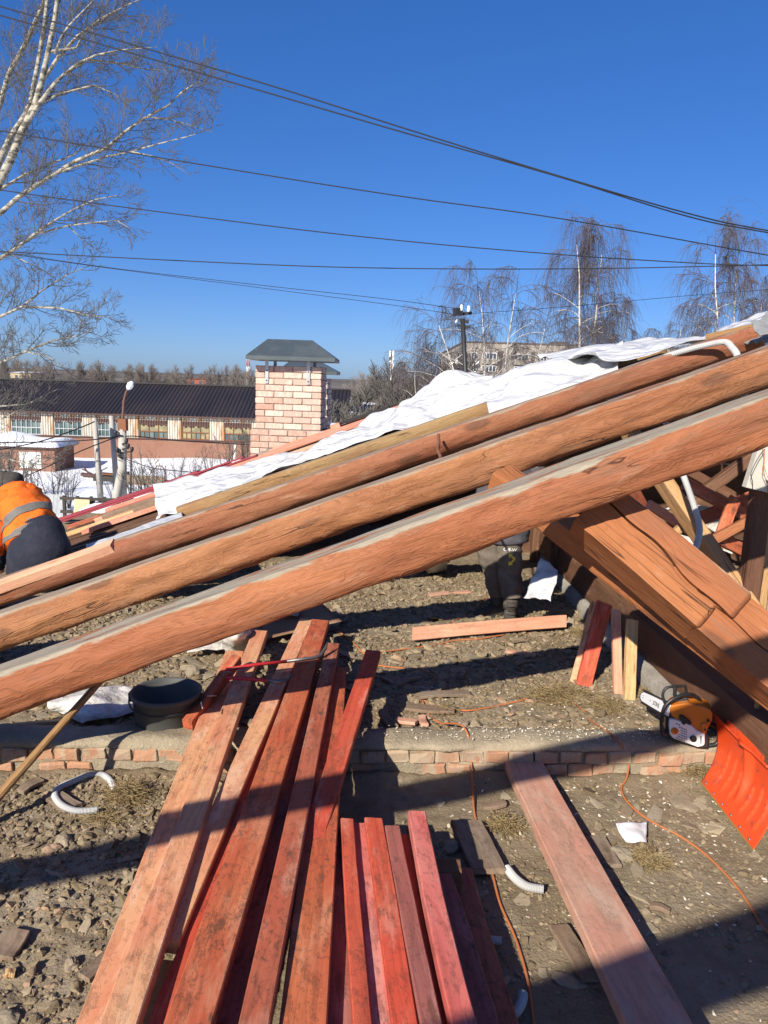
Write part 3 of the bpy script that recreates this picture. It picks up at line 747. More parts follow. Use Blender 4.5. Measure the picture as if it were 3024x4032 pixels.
# ------------------------------------------------------------------ chimneys
def chimney(px0, px1, ptop, Y, rot, label, fullsides, cap_px, bottom_z, lbl_cap):
    pl = P(px0, ptop, Y); pr_ = P(px1, ptop, Y); W = (pr_ - pl).length; D = .52
    c = (pl + pr_) / 2; ztop = c.z
    root = thing('chimney', (c.x, c.y + D / 2, bottom_z), label, 'chimney')
    RM = Matrix.Translation((c.x, c.y, 0)) @ Matrix.Rotation(rot, 4, 'Z')
    pitch = .0858
    core = MB(); n = int((ztop - bottom_z) / pitch) + 1
    def blk(z0, z1, e):
        vs = [RM @ Vector((sx * (W / 2 + e - .012), (.012 - e) if sy < 0 else D + e - .012, z)) for sx in (-1, 1) for sy in (-1, 1) for z in (z0, z1)]
        core.add(vs, [(0, 1, 3, 2), (4, 6, 7, 5), (0, 4, 5, 1), (2, 3, 7, 6), (0, 2, 6, 4), (1, 5, 7, 3)])
    zc = ztop - 10 * pitch
    blk(zc, ztop - .004, 0); blk(bottom_z, zc + .003, .055)
    core.build('mortar_core', MATS['mortar_grey'], root)
    meshes = {}
    def bdata(L, mat):
        L = round(L, 3)
        if (L, mat) not in meshes:
            o = brickmesh(L, .10, .074, .003, len(meshes)).build('brick', MATS[mat], M=Matrix.Identity(4), local=True); meshes[(L, mat)] = o.data; bpy.data.objects.remove(o)
        return meshes[(L, mat)]
    for i in range(n):
        z = ztop - pitch * (i + .5); low = i >= 10; e = .055 if low else 0; w2 = W + 2 * e
        def course(a, b, place):
            x = a; k = 0
            lens = [.247] * 8
            if (i % 2): lens = [.12] + lens
            while x < b - .03:
                Lb = min(lens[k % len(lens)] + rnd.choice((0, 0, 0, -.004)), b - x)
                if b - (x + Lb) < .06: Lb = b - x
                if Lb > .02:
                    pm = .92 if low else (.6 if (x - a) < .2 and 2 <= i <= 9 else .05)
                    mat = 'brick_rust' if rnd.random() < pm else 'brick_lime'
                    place(x + Lb / 2, bdata(round(Lb / .02) * .02 if Lb < .24 else .247, mat))
                x += Lb + .012; k += 1
        def pf(x, d):
            if low and i >= 12 and x > (.16 - (i - 12) * .16): return
            o = bpy.data.objects.new('brick', d); col.objects.link(o)
            o.matrix_basis = RM @ Matrix.Translation((x, .05 - e + rnd.uniform(-.004, .004), z)) @ Matrix.Rotation(rnd.uniform(-.01, .01), 4, 'Y'); attach(o, root)
        course(-w2 / 2, w2 / 2, pf)
        if fullsides:
            for sgn in (-1, 1):
                def ps(x, d):
                    o = bpy.data.objects.new('brick', d); col.objects.link(o)
                    o.matrix_basis = RM @ Matrix.Translation((sgn * (w2 / 2 - .05), x, z)) @ Matrix.Rotation(math.pi / 2, 4, 'Z'); attach(o, root)
                course(.105 - e, D + e, ps)
    # cap
    ex0, ex1, ey, rx0, rx1, ry = cap_px
    e0 = P(ex0, ey, Y - .22); e1 = P(ex1, ey + (ex1 - ex0) * .04, Y - .22); r0 = P(rx0, ry, Y + .26); r1 = P(rx1, ry + 4, Y + .26)
    zb = (e0.z + e1.z) / 2; zr_ = (r0.z + r1.z) / 2; yb = e0.y + 1.0
    cp = MB(); t = .012; lip = .05
    lo = [(e0.x, e0.y, zb - lip), (e1.x, e0.y, zb - lip), (e1.x, yb, zb - lip), (e0.x, yb, zb - lip)]
    hi = [(p[0], p[1], zb) for p in lo]; rd = [(r0.x, (e0.y + yb) / 2, zr_), (r1.x, (e0.y + yb) / 2, zr_)]
    lin = [(p[0] + (.03 if k in (0, 3) else -.03), p[1] + (.03 if k < 2 else -.03), zb - lip) for k, p in enumerate(lo)]
    rin = [(rd[0][0] + .02, rd[0][1], zr_ - .05), (rd[1][0] - .02, rd[1][1], zr_ - .05)]
    V_ = lo + hi + rd + lin + rin
    cp.add(V_, [(0, 1, 5, 4), (1, 2, 6, 5), (2, 3, 7, 6), (3, 0, 4, 7), (4, 5, 9, 8), (5, 6, 9), (6, 7, 8, 9), (7, 4, 8),
                (0, 10, 11, 1), (1, 11, 12, 2), (2, 12, 13, 3), (3, 13, 10, 0), (10, 14, 15, 11), (11, 15, 12), (12, 15, 14, 13), (13, 14, 10)])
    cap = cp.build('cap', MATS['cap_metal'], root, label=lbl_cap)
    for sx in (-1, 1):
        for yy in (-.012, D + .012):
            s_ = MB(); x = sx * W * .315 - .01
            s_.bar(RM @ Vector((x, yy, ztop - .24)), RM @ Vector((x, yy, zb + .06)), .045, .006, up=(0, 1, 0))
            st = s_.build('strap', MATS['galv'], root)
            if yy < 0:
                for zz in (ztop - .07, ztop - .2):
                    q = MB(); q.lathe([(.009, 0), (.009, .006), (.004, .009)], RM @ Vector((x, yy - .003, zz)), (0, -1, 0), 8); q.build('bolt', MATS['black_edge'], st)
    return root
chimney(1005, 1267, 1441, 10.45, R(-3.5), 'lime-streaked brick chimney under a dark metal hood rising behind the new boards', True, (967, 1318, 1397, 1053, 1230, 1335), .75, 'dark grey-green metal hood')
chimney(1030, 1291, 1486, 12.6, R(-3.5), 'second brick chimney mostly hidden behind the lime-streaked one', True, (1096, 1325, 1455, 1140, 1265, 1421), .9, 'dark metal hood of the hidden chimney')
# rubble heap of old mortar at the chimney foot
mb = MB()
q0 = P(1010, 1800, 10.2); q1 = P(1270, 1735, 10.2)
for k in range(60):
    f = rnd.random(); p = q0.lerp(q1, f) + Vector((rnd.uniform(-.06, .06), rnd.uniform(-.12, .1), rnd.uniform(-.20, .02)))
    s_ = rnd.uniform(.04, .09)
    mb.add([p + Vector((rnd.uniform(-1, 1) * s_, rnd.uniform(-1, 1) * s_, rnd.uniform(-.6, .6) * s_)) for _ in range(1)], [])
    ring = [[p + Vector((math.cos(a_) * s_ * rnd.uniform(.7, 1.2) * m, math.sin(a_) * s_ * m, h * s_)) for a_ in [j * math.pi / 3 for j in range(6)]] for h, m in ((-.5, .7), (.0, 1.1), (.5, .6))]
    mb.loft(ring, True, False)
mb.build('mortar_rubble', MATS['mortar_grey'], label='broken mortar and brick rubble heaped at the chimney foot', cat='rubble', kind='stuff')

# ------------------------------------------------------------------ far ground
GZ = -8.4
def mk_snow():
    m = Mat('snow', .6, .3); o = m.nd('TexCoord').outputs['Object']
    a = m.noise(o, .35, 5, .6); b = m.noise(o, 2.5, 4, .6)
    d = m.step(m.noise(o, .12, 5, .7), .60, .72)
    colr = m.mix(m.ma('MULTIPLY', d, .35), (.80, .82, .85, 1), (.45, .40, .35, 1)); m.color(colr)
    m.bump(m.ma('ADD', a, m.ma('MULTIPLY', b, .4)), .6, .25); MATS['snow'] = m.m
    m = Mat('far_field', .9, .1); o = m.nd('TexCoord').outputs['Object']
    m.color(m.mix(m.step(m.noise(o, .02, 5, .6), .4, .6), (.17, .15, .13, 1), (.10, .085, .07, 1))); MATS['far_field'] = m.m
mk_snow()
xs = np.concatenate([np.linspace(-3000, -80, 14), np.arange(-78, 60, 1.0), np.linspace(62, 3000, 14)])
ys = np.concatenate([np.linspace(-300, 20, 6), np.arange(24, 110, 1.0), np.linspace(115, 4000, 14)])
X, Yg = np.meshgrid(xs, ys); x_, y_ = X.ravel(), Yg.ravel()
pz = np.stack([x_, y_, x_ * 0], 1)
near = ((y_ > 24) & (y_ < 110)).astype(float)
bank = np.exp(-((y_ - 90) / 3.0) ** 2) * (0.55 + .6 * fbm(pz, .12, 2, 70)) * (np.abs(x_) < 80)
z_ = GZ + near * (fbm(pz, .11, 3, 71) * .25 + fbm(pz, .5, 2, 72) * .10) + bank
n = len(xs); idx = np.arange(len(x_)).reshape(len(ys), n)
f_ = np.stack([idx[:-1, :-1], idx[:-1, 1:], idx[1:, 1:], idx[1:, :-1]], -1).reshape(-1, 4)
me = bpy.data.meshes.new('snow_ground'); me.from_pydata(np.stack([x_, y_, z_], 1).tolist(), [], f_.tolist())
me.polygons.foreach_set('use_smooth', [True] * len(f_)); me.materials.append(MATS['snow'])
o = bpy.data.objects.new('snow_ground', me); col.objects.link(o); tag(o, kind='structure')
# low wooded rise on the horizon
mb = MB(); pts = []
for (yy, hh) in ((230, -8.8), (300, -7.0), (380, -5.0), (520, -1.0), (900, 3.2)):
    xr = np.linspace(-420, 420, 90); q = np.stack([xr, xr * 0 + yy, xr * 0], 1)
    pts.append([(xr[i] * yy / 300, yy, hh + (fbm(q, .012, 3, 75)[i] * 1.2 if yy > 240 else 0)) for i in range(90)])
mb.grid(pts); mb.build('hill', MATS['far_field'], kind='structure')

# ------------------------------------------------------------------ warehouse
def mk_clad():
    m = Mat('cladding', .75, .3); o = m.nd('TexCoord').outputs['Object']
    st = m.noise(m.mul(o, (1.6, .2, .22)), 1.4, 4, .65); bl = m.noise(m.mul(o, (.5, 0, .05)), 1.0, 2)
    base = m.mix(m.step(bl, .4, .6), (.46, .44, .37, 1), (.42, .44, .43, 1))
    ru = m.mix(m.noise(o, 2, 3), (.30, .13, .05, 1), (.42, .24, .10, 1))
    m.color(m.mix(m.ma('MULTIPLY', m.step(st, .43, .60), .85), base, ru)); MATS['cladding'] = m.m
    m = Mat('brick_far', .9, .15); o = m.nd('TexCoord').outputs['Object']
    b = m.nd('TexBrick'); v = m.sep(o); m.S(b.inputs['Vector'], m.comb(v[0], v[2], 0.0))
    for k, vv in {'Color1': (.27, .125, .082, 1), 'Color2': (.22, .10, .068, 1), 'Mortar': (.24, .16, .12, 1)}.items(): b.inputs[k].default_value = vv
    b.inputs['Scale'].default_value = 1; b.inputs['Brick Width'].default_value = .26; b.inputs['Row Height'].default_value = .08; b.inputs['Mortar Size'].default_value = .012
    st = m.noise(m.mul(o, (.6, .6, .25)), 1.0, 4, .6)
    m.color(m.mix(m.ma('MULTIPLY', m.step(st, .45, .7), .5), b.outputs['Color'], (.19, .085, .06, 1))); MATS['brick_far'] = m.m
    m = Mat('dark_roof', .55, .4); o = m.nd('TexCoord').outputs['Object']
    m.color(m.mix(m.step(m.noise(m.mul(o, (.3, .1, .1)), 1, 4), .4, .65), (.019, .016, .018, 1), (.030, .024, .024, 1))); MATS['dark_roof'] = m.m
    m = Mat('window_glass', .12, .5); o = m.obj()
    r = m.rnd()
    m.color(m.mix(m.step(r, .3, .7), (.035, .075, .075, 1), (.10, .15, .14, 1))); MATS['window_glass'] = m.m
    m = Mat('dusty_glass', .35, .4); o = m.obj()
    m.color(m.mix(m.step(m.noise(m.mul(o, (.5, 1, 1.2)), 1.2, 3), .4, .65), (.30, .25, .13, 1), (.16, .15, .09, 1))); MATS['dusty_glass'] = m.m
mk_clad()
plain('rust', (.20, .085, .045), .9, .2, 0, .35, 8)
plain('dark_rust', (.085, .05, .045), .9)
WY = 91.0
wx0, wx1 = (-300 - CX) / F_PX * WY, (1330 - CX) / F_PX * WY
WZ_e = P(600, 1634, WY).z; WZ_b = P(600, 1728, WY).z
wh = thing('warehouse', ((wx0 + wx1) / 2, WY + 8, GZ), 'long rusty-clad warehouse with a dark ribbed roof and brick base', 'warehouse')
mb = MB(); mb.box(((wx0 + wx1) / 2, WY + 8, (GZ + WZ_b) / 2), (wx1 - wx0, 16, WZ_b - GZ)); mb.build('brick_base', MATS['brick_far'], wh)
mb = MB(); mb.box(((wx0 + wx1) / 2, WY + 8, (WZ_e + WZ_b) / 2), (wx1 - wx0 - .2, 15.8, WZ_e - WZ_b)); mb.build('wall_core', MATS['dark_rust'], wh)
mb = MB(); mb.box(((wx0 + wx1) / 2, WY - .05, WZ_b), (wx1 - wx0, .2, .12)); mb.build('wall_ledge', MATS['dark_rust'], wh)
win_px = [(45, 165), (215, 325), (385, 478), (549, 662), (716, 826), (883, 990)]
win_px = [(-118, -8)] + win_px + [(1050, 1160), (1215, 1325)]
wins = []
for (p0, p1) in win_px:
    m_ = (p0 + p1) / 2; a = P(p0, 1665 + .033 * (m_ - 600), WY); b = P(p1, 1728 + .033 * (m_ - 600), WY)
    wins.append((a.x, b.x, WZ_b + .08, P(m_, 1668 + .033 * (m_ - 600), WY).z))
# corrugated cladding strips around the window openings
def corr(x0, x1, z0, z1, jag=0.0):
    mb = MB(); p = .30; k = int((x1 - x0) / p) + 1; top = []; botm = []
    xx = []
    for i in range(k + 1):
        for (dx, dy) in ((0, 0), (.1, -.09), (.2, -.09), (.3, 0)):
            x = x0 + i * p + dx
            if x <= x1 + 1e-6: xx.append((x, dy))
    jr = random.Random(int(x0 * 10) + 5); rows = [[], []]
    cur = 0; 
    for j, (x, dy) in enumerate(xx):
        if j % 4 == 0: cur = jr.uniform(-jag, 0)
        rows[0].append((x, WY - .06 + dy, z0 + (cur if jag else 0))); rows[1].append((x, WY - .06 + dy, z1))
    mb.grid(rows, False); return mb
edges = sorted(wins)
xprev = wx0
for (a, b, z0, z1) in edges:
    if a - xprev > .3: corr(xprev, a, WZ_b + .07, WZ_e + .05).build('cladding', MATS['cladding'], wh)
    corr(a, b, z1 - .05, WZ_e + .05, .0).build('cladding', MATS['cladding'], wh)
    corr(a, b, z1 - .02, z1 + .42, .3).build('rusted_apron', MATS['dark_rust'], wh).location.y -= .03
    xprev = b
if wx1 - xprev > .3: corr(xprev, wx1, WZ_b + .07, WZ_e + .05).build('cladding', MATS['cladding'], wh)
for wi, (a, b, z0, z1) in enumerate(edges):
    fr = MB(); y = WY - .03; w_ = b - a; h = z1 - z0
    for x in (a + .04, b - .04): fr.box((x, y, (z0 + z1) / 2), (.09, .16, h))
    for z in (z0 + .04, z1 - .04, z0 + h * .47): fr.box(((a + b) / 2, y - .005, z), (w_ - .16, .16, .09))
    dusty = wi >= 4
    cols_up = 3 if dusty else 6
    for k in range(1, cols_up): fr.box((a + w_ * k / cols_up, y - .01, z0 + h * .735), (.07, .12, h * .5))
    cols_lo = 6
    for k in range(1, cols_lo):
        fr.box((a + w_ * k / cols_lo, y - .01, z0 + h * .235), (.06, .12, h * .45))
    fo = fr.build('window', MATS['rust'] if dusty else MATS['galv'], wh)
    for k in range(cols_up):
        q = MB(); q.box((a + w_ * (k + .5) / cols_up, WY + .01, z0 + h * .735), (w_ / cols_up - .04, .02, h * .5)); q.build('pane', MATS['dusty_glass' if dusty else 'window_glass'], fo)
    for k in range(cols_lo):
        q = MB(); q.box((a + w_ * (k + .5) / cols_lo, WY + .012, z0 + h * .235), (w_ / cols_lo - .04, .02, h * .44)); q.build('pane', MATS['dusty_glass' if (dusty and wi == 5 and k != 3) else 'window_glass'], fo)
# roof with ribs
RY, RZ = WY + 8.0, P(600, 1512, WY + 8).z
rf = MB(); rows = [[], []]; k = 0; x = wx0 - .5
while x < wx1 + .5:
    for dx, dz in ((0, 0), (.12, .10), (.24, .10), (.36, 0)):
        rows[0].append((x + dx, WY - .7, WZ_e - .02 + dz)); rows[1].append((x + dx, RY, RZ + dz))
    x += .48
rf.grid(rows, False); ro = rf.build('roof', MATS['dark_roof'], wh)
q = MB(); q.add([(wx0 - .5, RY, RZ), (wx1 + .5, RY, RZ), (wx1 + .5, WY + 16.5, WZ_e), (wx0 - .5, WY + 16.5, WZ_e)], [(0, 1, 2, 3)]); q.build('rear_slope', MATS['dark_roof'], ro)
q = MB(); q.bar((wx0 - .5, RY, RZ + .1), (wx1 + .5, RY, RZ + .1), .5, .18); q.build('ridge_cap', MATS['dark_roof'], ro)
q = MB(); q.bar((wx0 - .5, WY - .72, WZ_e - .06), (wx1 + .5, WY - .72, WZ_e - .06), .06, .16); q.build('eave_board', MATS['dark_rust'], ro)

# shed with deep snow on the roof
SY = 79.0
s0 = P(-60, 1850, SY).x; s1 = P(217, 1850, SY).x; sz0 = GZ; sz1 = P(100, 1762, SY).z
shd = thing('brick_shed', ((s0 + s1) / 2, SY + 2, GZ), 'small brick shed under a thick cap of snow beside the warehouse', 'shed')
mb = MB(); mb.box(((s0 + s1) / 2, SY + 2.5, (sz0 + sz1) / 2), (s1 - s0, 5, sz1 - sz0)); mb.build('wall', MATS['brick_far'], shd)
mb = MB(); mb.box(((s0 + s1) / 2, SY + 2.5, sz1 + .06), (s1 - s0 + .7, 5.8, .14)); rfo = mb.build('roof', MATS['dark_rust'], shd)
d0 = P(80, 1850, SY).x; d1 = P(165, 1850, SY).x
plain('white_door', (.60, .60, .57), .7, .3, 0, .2)
mb = MB(); mb.box(((d0 + d1) / 2, SY - .03, GZ + .35 + .85), (d1 - d0, .1, 1.7)); mb.build('door', MATS['white_door'], shd)
mb = MB(); pts = []
for i in range(15):
    row = []
    for j in range(31):
        u = j / 30; v_ = i / 14; ed = min(u, 1 - u, v_ * .7, (1 - v_) * .7)
        h = .12 + 1.25 * (1 - math.exp(-ed * 9)) * (.75 + .25 * math.sin(u * 7)) + .12 * fbm([[u * 9, v_ * 5, 0]], 1, 3, 80)[0]
        if ed == 0: h = 0
        row.append((s0 - .5 + (s1 - s0 + 1.0) * u, SY - .5 + 6.0 * v_, sz1 + .12 + h))
    pts.append(row)
mb.grid(pts); mb.build('snow_cap', MATS['snow'], shd)

# ------------------------------------------------------------------ poles in the yard
plain('pole_concrete', (.36, .34, .30), .9, .2, 0, .25, 2)
plain('black_metal', (.02, .02, .022), .5, .4)
plain('insulator', (.75, .75, .73), .3, .5)
plain('rusty_pipe', (.13, .065, .045), .8)
plain('lamp_glass', (.75, .78, .80), .2, .5)
def pole(name, label, top, bot, Y, r0, r1, mat, cat='pole', n=8, ):
    a = P(bot[0], bot[1], Y); b = P(top[0], top[1], Y); d = (b - a).normalized(); a = a - d * ((a.z - GZ + .3) / d.z if a.z > GZ else 0)
    mb = MB(); mb.tube([a, b], [r0, r1], n); return mb, a, b
YPL = 58.0
mb, a, b = pole('', '', (482, 1690), (482, 1975), YPL, .36, .32, '')
lp = thing('lamp_pole', a, 'concrete lamp pole with a curved arm and a leaning strut in the snowy yard', 'lamp pole')
mb.build('shaft', MATS['pole_concrete'], lp)
mb = MB(); s_, e_ = P(450, 1995, YPL - .8), P(478, 1850, YPL - .1); s2 = s_ + (s_ - e_) * .4; mb.tube([s2, e_], .3, 6); mb.build('strut', MATS['pole_concrete'], lp)
mb = MB(); mb.tube([P(484, 1700, YPL), P(484, 1640, YPL), P(487, 1580, YPL), P(496, 1545, YPL), P(506, 1526, YPL)], [.12, .1, .09, .08, .08], 6); arm = mb.build('arm', MATS['rusty_pipe'], lp)
mb = MB(); mb.lathe([(.05, -.35), (.22, -.15), (.26, .15), (.1, .4)], P(511, 1520, YPL), (P(520, 1505, YPL) - P(503, 1532, YPL)), 10); mb.build('lamp_head', MATS['lamp_glass'], arm)
mb = MB(); mb.box(P(484, 1672, YPL), (.62, .55, .9)); mb.build('clamp', MATS['rust'], lp)
for k, (px_, py_) in enumerate(((455, 1712), (462, 1780), (505, 1765), (520, 1778), (470, 1800), (498, 1745), (488, 1880))):
    mb = MB(); mb.bar(P(482, py_ + 4, YPL - .3), P(px_, py_, YPL - .5), .12, .12); br = mb.build('bracket', MATS['black_metal'], lp)
    mb = MB(); mb.lathe([(.08, 0), (.14, .12), (.14, .3), (.06, .36)], P(px_, py_, YPL - .5), (0, 0, 1), 8); mb.build('insulator', MATS['black_metal'], br)
mb, a, b = pole('', '', (372, 1645), (398, 1985), YPL + 1, .26, .2, '', n=4)
mb.build('concrete_post', MATS['pole_concrete'], label='slim square concrete post leaning right in the snowy yard', cat='post')
mb, a, b = pole('', '', (438, 1637), (456, 1880), YPL + 2.5, .25, .2, '', n=4)
mb.build('concrete_post', MATS['pole_concrete'], label='slim concrete post half hidden behind the lamp pole', cat='post')
mb, a, b = pole('', '', (517, 1772), (514, 1960), YPL - 1, .07, .07, '')
mb.build('iron_post', MATS['black_metal'], label='thin black iron post beside the lamp pole', cat='post')
mb, a, b = pole('', '', (926, 1750), (922, 1825), 88, .16, .16, '')
mb.build('white_post', MATS['white_door'], label='short white post in front of the warehouse wall', cat='post')

# roof mast with insulators
YM = 13.0
ma_, mb_ = P(1822, 1255, YM), P(1838, 1560, YM)
ms = thing('service_mast', (mb_.x, mb_.y, mb_.z), 'black pipe mast with a dark box and white insulators behind the sheeting', 'mast')
t = MB(); t.tube([mb_ - Vector((0, 0, 1.2)), mb_, ma_], .038, 10); t.build('pipe', MATS['black_metal'], ms)
t = MB(); t.box(P(1803, 1228, YM - .05), (.13, .12, .12), Matrix.Rotation(.3, 3, 'Z')); t.build('junction_box', MATS['black_metal'], ms)
t = MB(); t.bar(P(1785, 1240, YM), P(1858, 1232, YM), .03, .05); t.bar(P(1800, 1280, YM), P(1852, 1290, YM), .04, .04); t.bar(P(1810, 1262, YM), P(1846, 1268, YM), .05, .05); t.build('crossarm', MATS['black_metal'], ms)
for (px_, py_) in ((1817, 1213), (1845, 1217)):
    t = MB(); t.lathe([(.012, -.05), (.025, -.04), (.028, .0), (.022, .03), (.026, .04), (.01, .055)], P(px_, py_, YM - .08), (0, 0, 1), 10); t.build('insulator', MATS['insulator'], ms)
t = MB(); t.lathe([(.012, -.03), (.018, 0), (.006, .03)], P(1797, 1265, YM - .05), (.4, 0, 1), 8); t.build('insulator', MATS['insulator'], ms)

# ------------------------------------------------------------------ wires
plain('wire_black', (.012, .012, .014), .6)
def wire(label, pts, Ys, rpx, name='overhead_wire'):
    pw = [P(px_, py_, yy) for (px_, py_), yy in zip(pts, Ys)]
    out = []
    m = len(pw)
    for i in range(m - 1):
        p0, p1, p2, p3 = pw[max(i - 1, 0)], pw[i], pw[i + 1], pw[min(i + 2, m - 1)]
        for k in range(8):
            t_ = k / 8; out.append(.5 * ((2 * p1) + (p2 - p0) * t_ + (2 * p0 - 5 * p1 + 4 * p2 - p3) * t_ * t_ + (3 * p1 - p0 - 3 * p2 + p3) * t_ ** 3))
    out.append(pw[-1])
    mb = MB(); mb.tube(out, [rpx * p.y / 3000 for p in out], 5); return mb.build(name, MATS['wire_black'], label=label, cat='wire')
wire('topmost overhead wire crossing the sky', [(-900, -230), (0, 25), (1000, 317), (1600, 508), (2200, 693), (2700, 838), (3024, 908), (3900, 1050)], [14, 13.6, 13, 12.6, 12.2, 12, 11.8, 11], 2.7)
wire('second overhead wire running just under the topmost one', [(-900, -190), (0, 60), (1000, 350), (1600, 525), (2200, 696), (2700, 850), (3024, 916), (3900, 1062)], [14, 13.6, 13, 12.6, 12.2, 12, 11.8, 11], 2.7)
wire('third overhead wire passing through the poplar and the tall birch', [(-900, 350), (0, 515), (1000, 682), (1600, 776), (2200, 860), (3024, 1005), (3900, 1150)], [18, 17.5, 17, 16.6, 16, 15.5, 15], 2.2)
wire('fourth overhead wire passing the tall birch at half height', [(-900, 600), (0, 748), (1000, 882), (1600, 950), (2200, 1002), (2700, 1034), (3024, 1046), (3900, 1060)], [20, 19.5, 19, 18.6, 18, 17.6, 17, 16], 2.0)
wire('nearly level overhead wire below the others', [(-900, 940), (0, 990), (1000, 1040), (1600, 1057), (2300, 1058), (3024, 1042), (3900, 1010)], [22, 21, 20, 19.5, 19, 18, 17], 1.9)
wire('thin slack wire running to the roof mast', [(0, 990), (400, 1050), (1000, 1120), (1500, 1175), (1800, 1215)], [22, 20, 17, 15, 13], 1.1)
wire('thin slack wire ending at the mast crossarm', [(0, 995), (400, 1052), (1000, 1130), (1500, 1195), (1790, 1238)], [22, 20, 17, 15, 13], 1.0)
wire('thin wire pair strand leading away right from the mast', [(1850, 1235), (2200, 1210), (2700, 1165), (3024, 1140), (3600, 1090)], [13, 14, 16, 18, 20], .9)
wire('cable sagging from the lamp pole to the left', [(-100, 1790), (150, 1740), (300, 1690), (372, 1660)], [52, 55, 57, 58], 2.6)
wire('cable from the lamp pole past the shed', [(-100, 1742), (200, 1740), (400, 1728), (480, 1712)], [54, 56, 57, 58], 2.4)
wire('cable rising from the bushes to the lamp pole', [(-100, 1940), (100, 1875), (320, 1775), (480, 1712)], [50, 53, 56, 58], 2.4)
wire('cable from the lamp pole along the warehouse ledge', [(482, 1720), (540, 1718), (700, 1735), (1000, 1752), (1100, 1760)], [58, 59, 70, 84, 88], 2.2)
wire('cable dropping from the lamp pole to the right', [(490, 1805), (600, 1842), (720, 1856), (900, 1872)], [58, 57, 55, 52], 1.8)

# ------------------------------------------------------------------ bare trees
def mk_bark():
    m = Mat('birch_bark', .8, .2); o = m.nd('TexCoord').outputs['Object']
    b = m.step(m.noise(m.mul(o, (2.0, 2.0, 7)), 1.6, 4, .7), .56, .66)
    m.color(m.mix(m.ma('MULTIPLY', b, .85), (.55, .51, .45, 1), (.06, .05, .045, 1))); MATS['birch_bark'] = m.m
    m = Mat('poplar_bark', .8, .2); o = m.nd('TexCoord').outputs['Object']
    b = m.step(m.noise(m.mul(o, (2.2, 2.2, 4)), 2.0, 5, .7), .44, .58)
    m.color(m.mix(m.ma('MULTIPLY', b, .85), (.36, .33, .26, 1), (.055, .047, .038, 1))); MATS['poplar_bark'] = m.m
mk_bark()
plain('twig', (.115, .105, .092), .85, .2, 0, .3, 1)
plain('twig_purple', (.105, .088, .09), .85, .2, 0, .3, 1)
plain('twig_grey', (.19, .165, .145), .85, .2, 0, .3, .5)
def rvec(r): return Vector((r.gauss(0, 1), r.gauss(0, 1), r.gauss(0, 1))).normalized()
def curve_branch(r, p, d, L, n, lift=0.0, jit=.18):
    pts = [p.copy()]; d = d.normalized()
    for i in range(n):
        d = (d + rvec(r) * jit + Vector((0, 0, lift))).normalized(); p = p + d * (L / n); pts.append(p.copy())
    return pts
def along(pts, f):
    x = f * (len(pts) - 1); i = min(int(x), len(pts) - 2); t = x - i
    return pts[i].lerp(pts[i + 1], t), (pts[i + 1] - pts[i]).normalized()
def spray(mb, r, pts, rad, L1, density, levels, lift, f0=.15, ang=.75, rmin=.006, shrink=.45, twign=4, n3=3):
    """children along a parent polyline, recursive"""
    Lp = sum((pts[i + 1] - pts[i]).length for i in range(len(pts) - 1)); nchild = max(2, int(Lp * density))
    for k in range(nchild):
        f = f0 + (1 - f0) * (k + r.random()) / nchild; p, t = along(pts, min(f, .999))
        side = rvec(r); side = (side - t * side.dot(t)).normalized()
        d = t * math.cos(ang) + side * math.sin(ang) * (.8 + .4 * r.random())
        L = L1 * (1.05 - .55 * f) * r.uniform(.6, 1.15); rr_ = max(rmin, rad * .45 * (1 - .5 * f))
        c = curve_branch(r, p, d, L, twign, lift)
        mb.tube(c, [rr_ * (1 - .65 * i / twign) if rr_ > rmin else rmin for i in range(twign + 1)], 3 if rr_ < .03 else n3 + 1, cap=False)
        if levels > 1: spray(mb, r, c, rr_, L1 * shrink, density * 1.9, levels - 1, lift, .2, ang, rmin, shrink, max(2, twign - 1), 3)
# big poplar on the left, main limbs traced as real limbs some 26 m off
TY = 26.0
def limb(pts, dy=0.0, spread=0.0):
    return [P(px_, py_, TY + dy + spread * i) for i, (px_, py_) in enumerate(pts)]
r = random.Random(3)
pop = thing('poplar_tree', (P(-480, 2000, TY).x, TY, GZ), 'tall bare poplar with pale limbs and upturned twigs at the yard edge', 'tree')
tb = MB(); base = P(-470, 2100, TY); base.z = GZ - .2
tb.tube([base, P(-460, 2100, TY), P(-380, 1600, TY), P(-230, 1150, TY), P(-70, 850, TY), P(0, 712, TY), P(41, 630, TY), P(88, 515, TY), P(136, 420, TY), P(163, 325, TY), P(190, 203, TY), P(217, 68, TY), P(240, -120, TY), P(250, -500, TY)],
        [.36, .30, .26, .2, .155, .135, .128, .115, .105, .093, .08, .07, .055, .02], 10)
def lb_(pts, w0, w1, dy=0, spread=0):
    q = limb(pts, dy, spread); w0 *= .72; w1 *= .8; tb.tube(q, [w0 + (w1 - w0) * i / (len(q) - 1) for i in range(len(q))], 7); return q
limbs = []
limbs.append((lb_([(-140, 960), (-60, 760), (0, 630), (40, 542), (95, 461), (120, 400), (150, 250), (175, 100), (190, -60)], .17, .07, .5), 1.6))
limbs.append((lb_([(-90, 640), (0, 407), (34, 292), (102, 170), (170, 20), (200, -100)], .13, .08, .8), 1.6))
limbs.append((lb_([(88, 515), (156, 407), (224, 319), (305, 251), (380, 217), (475, 197), (620, 185)], .11, .010, 0, -.12), 1.7))
limbs.append((lb_([(163, 325), (230, 224), (305, 142), (407, 68), (515, 14), (600, -20)], .09, .010, 0, .15), 1.6))
limbs.append((lb_([(217, 215), (240, 150), (271, 102), (330, 40), (390, -20)], .07, .010, 0, -.2), 1.5))
limbs.append((lb_([(190, 203), (300, 190), (330, 130), (370, 95), (470, 40), (560, -30)], .06, .010, 0, .2), 1.5))
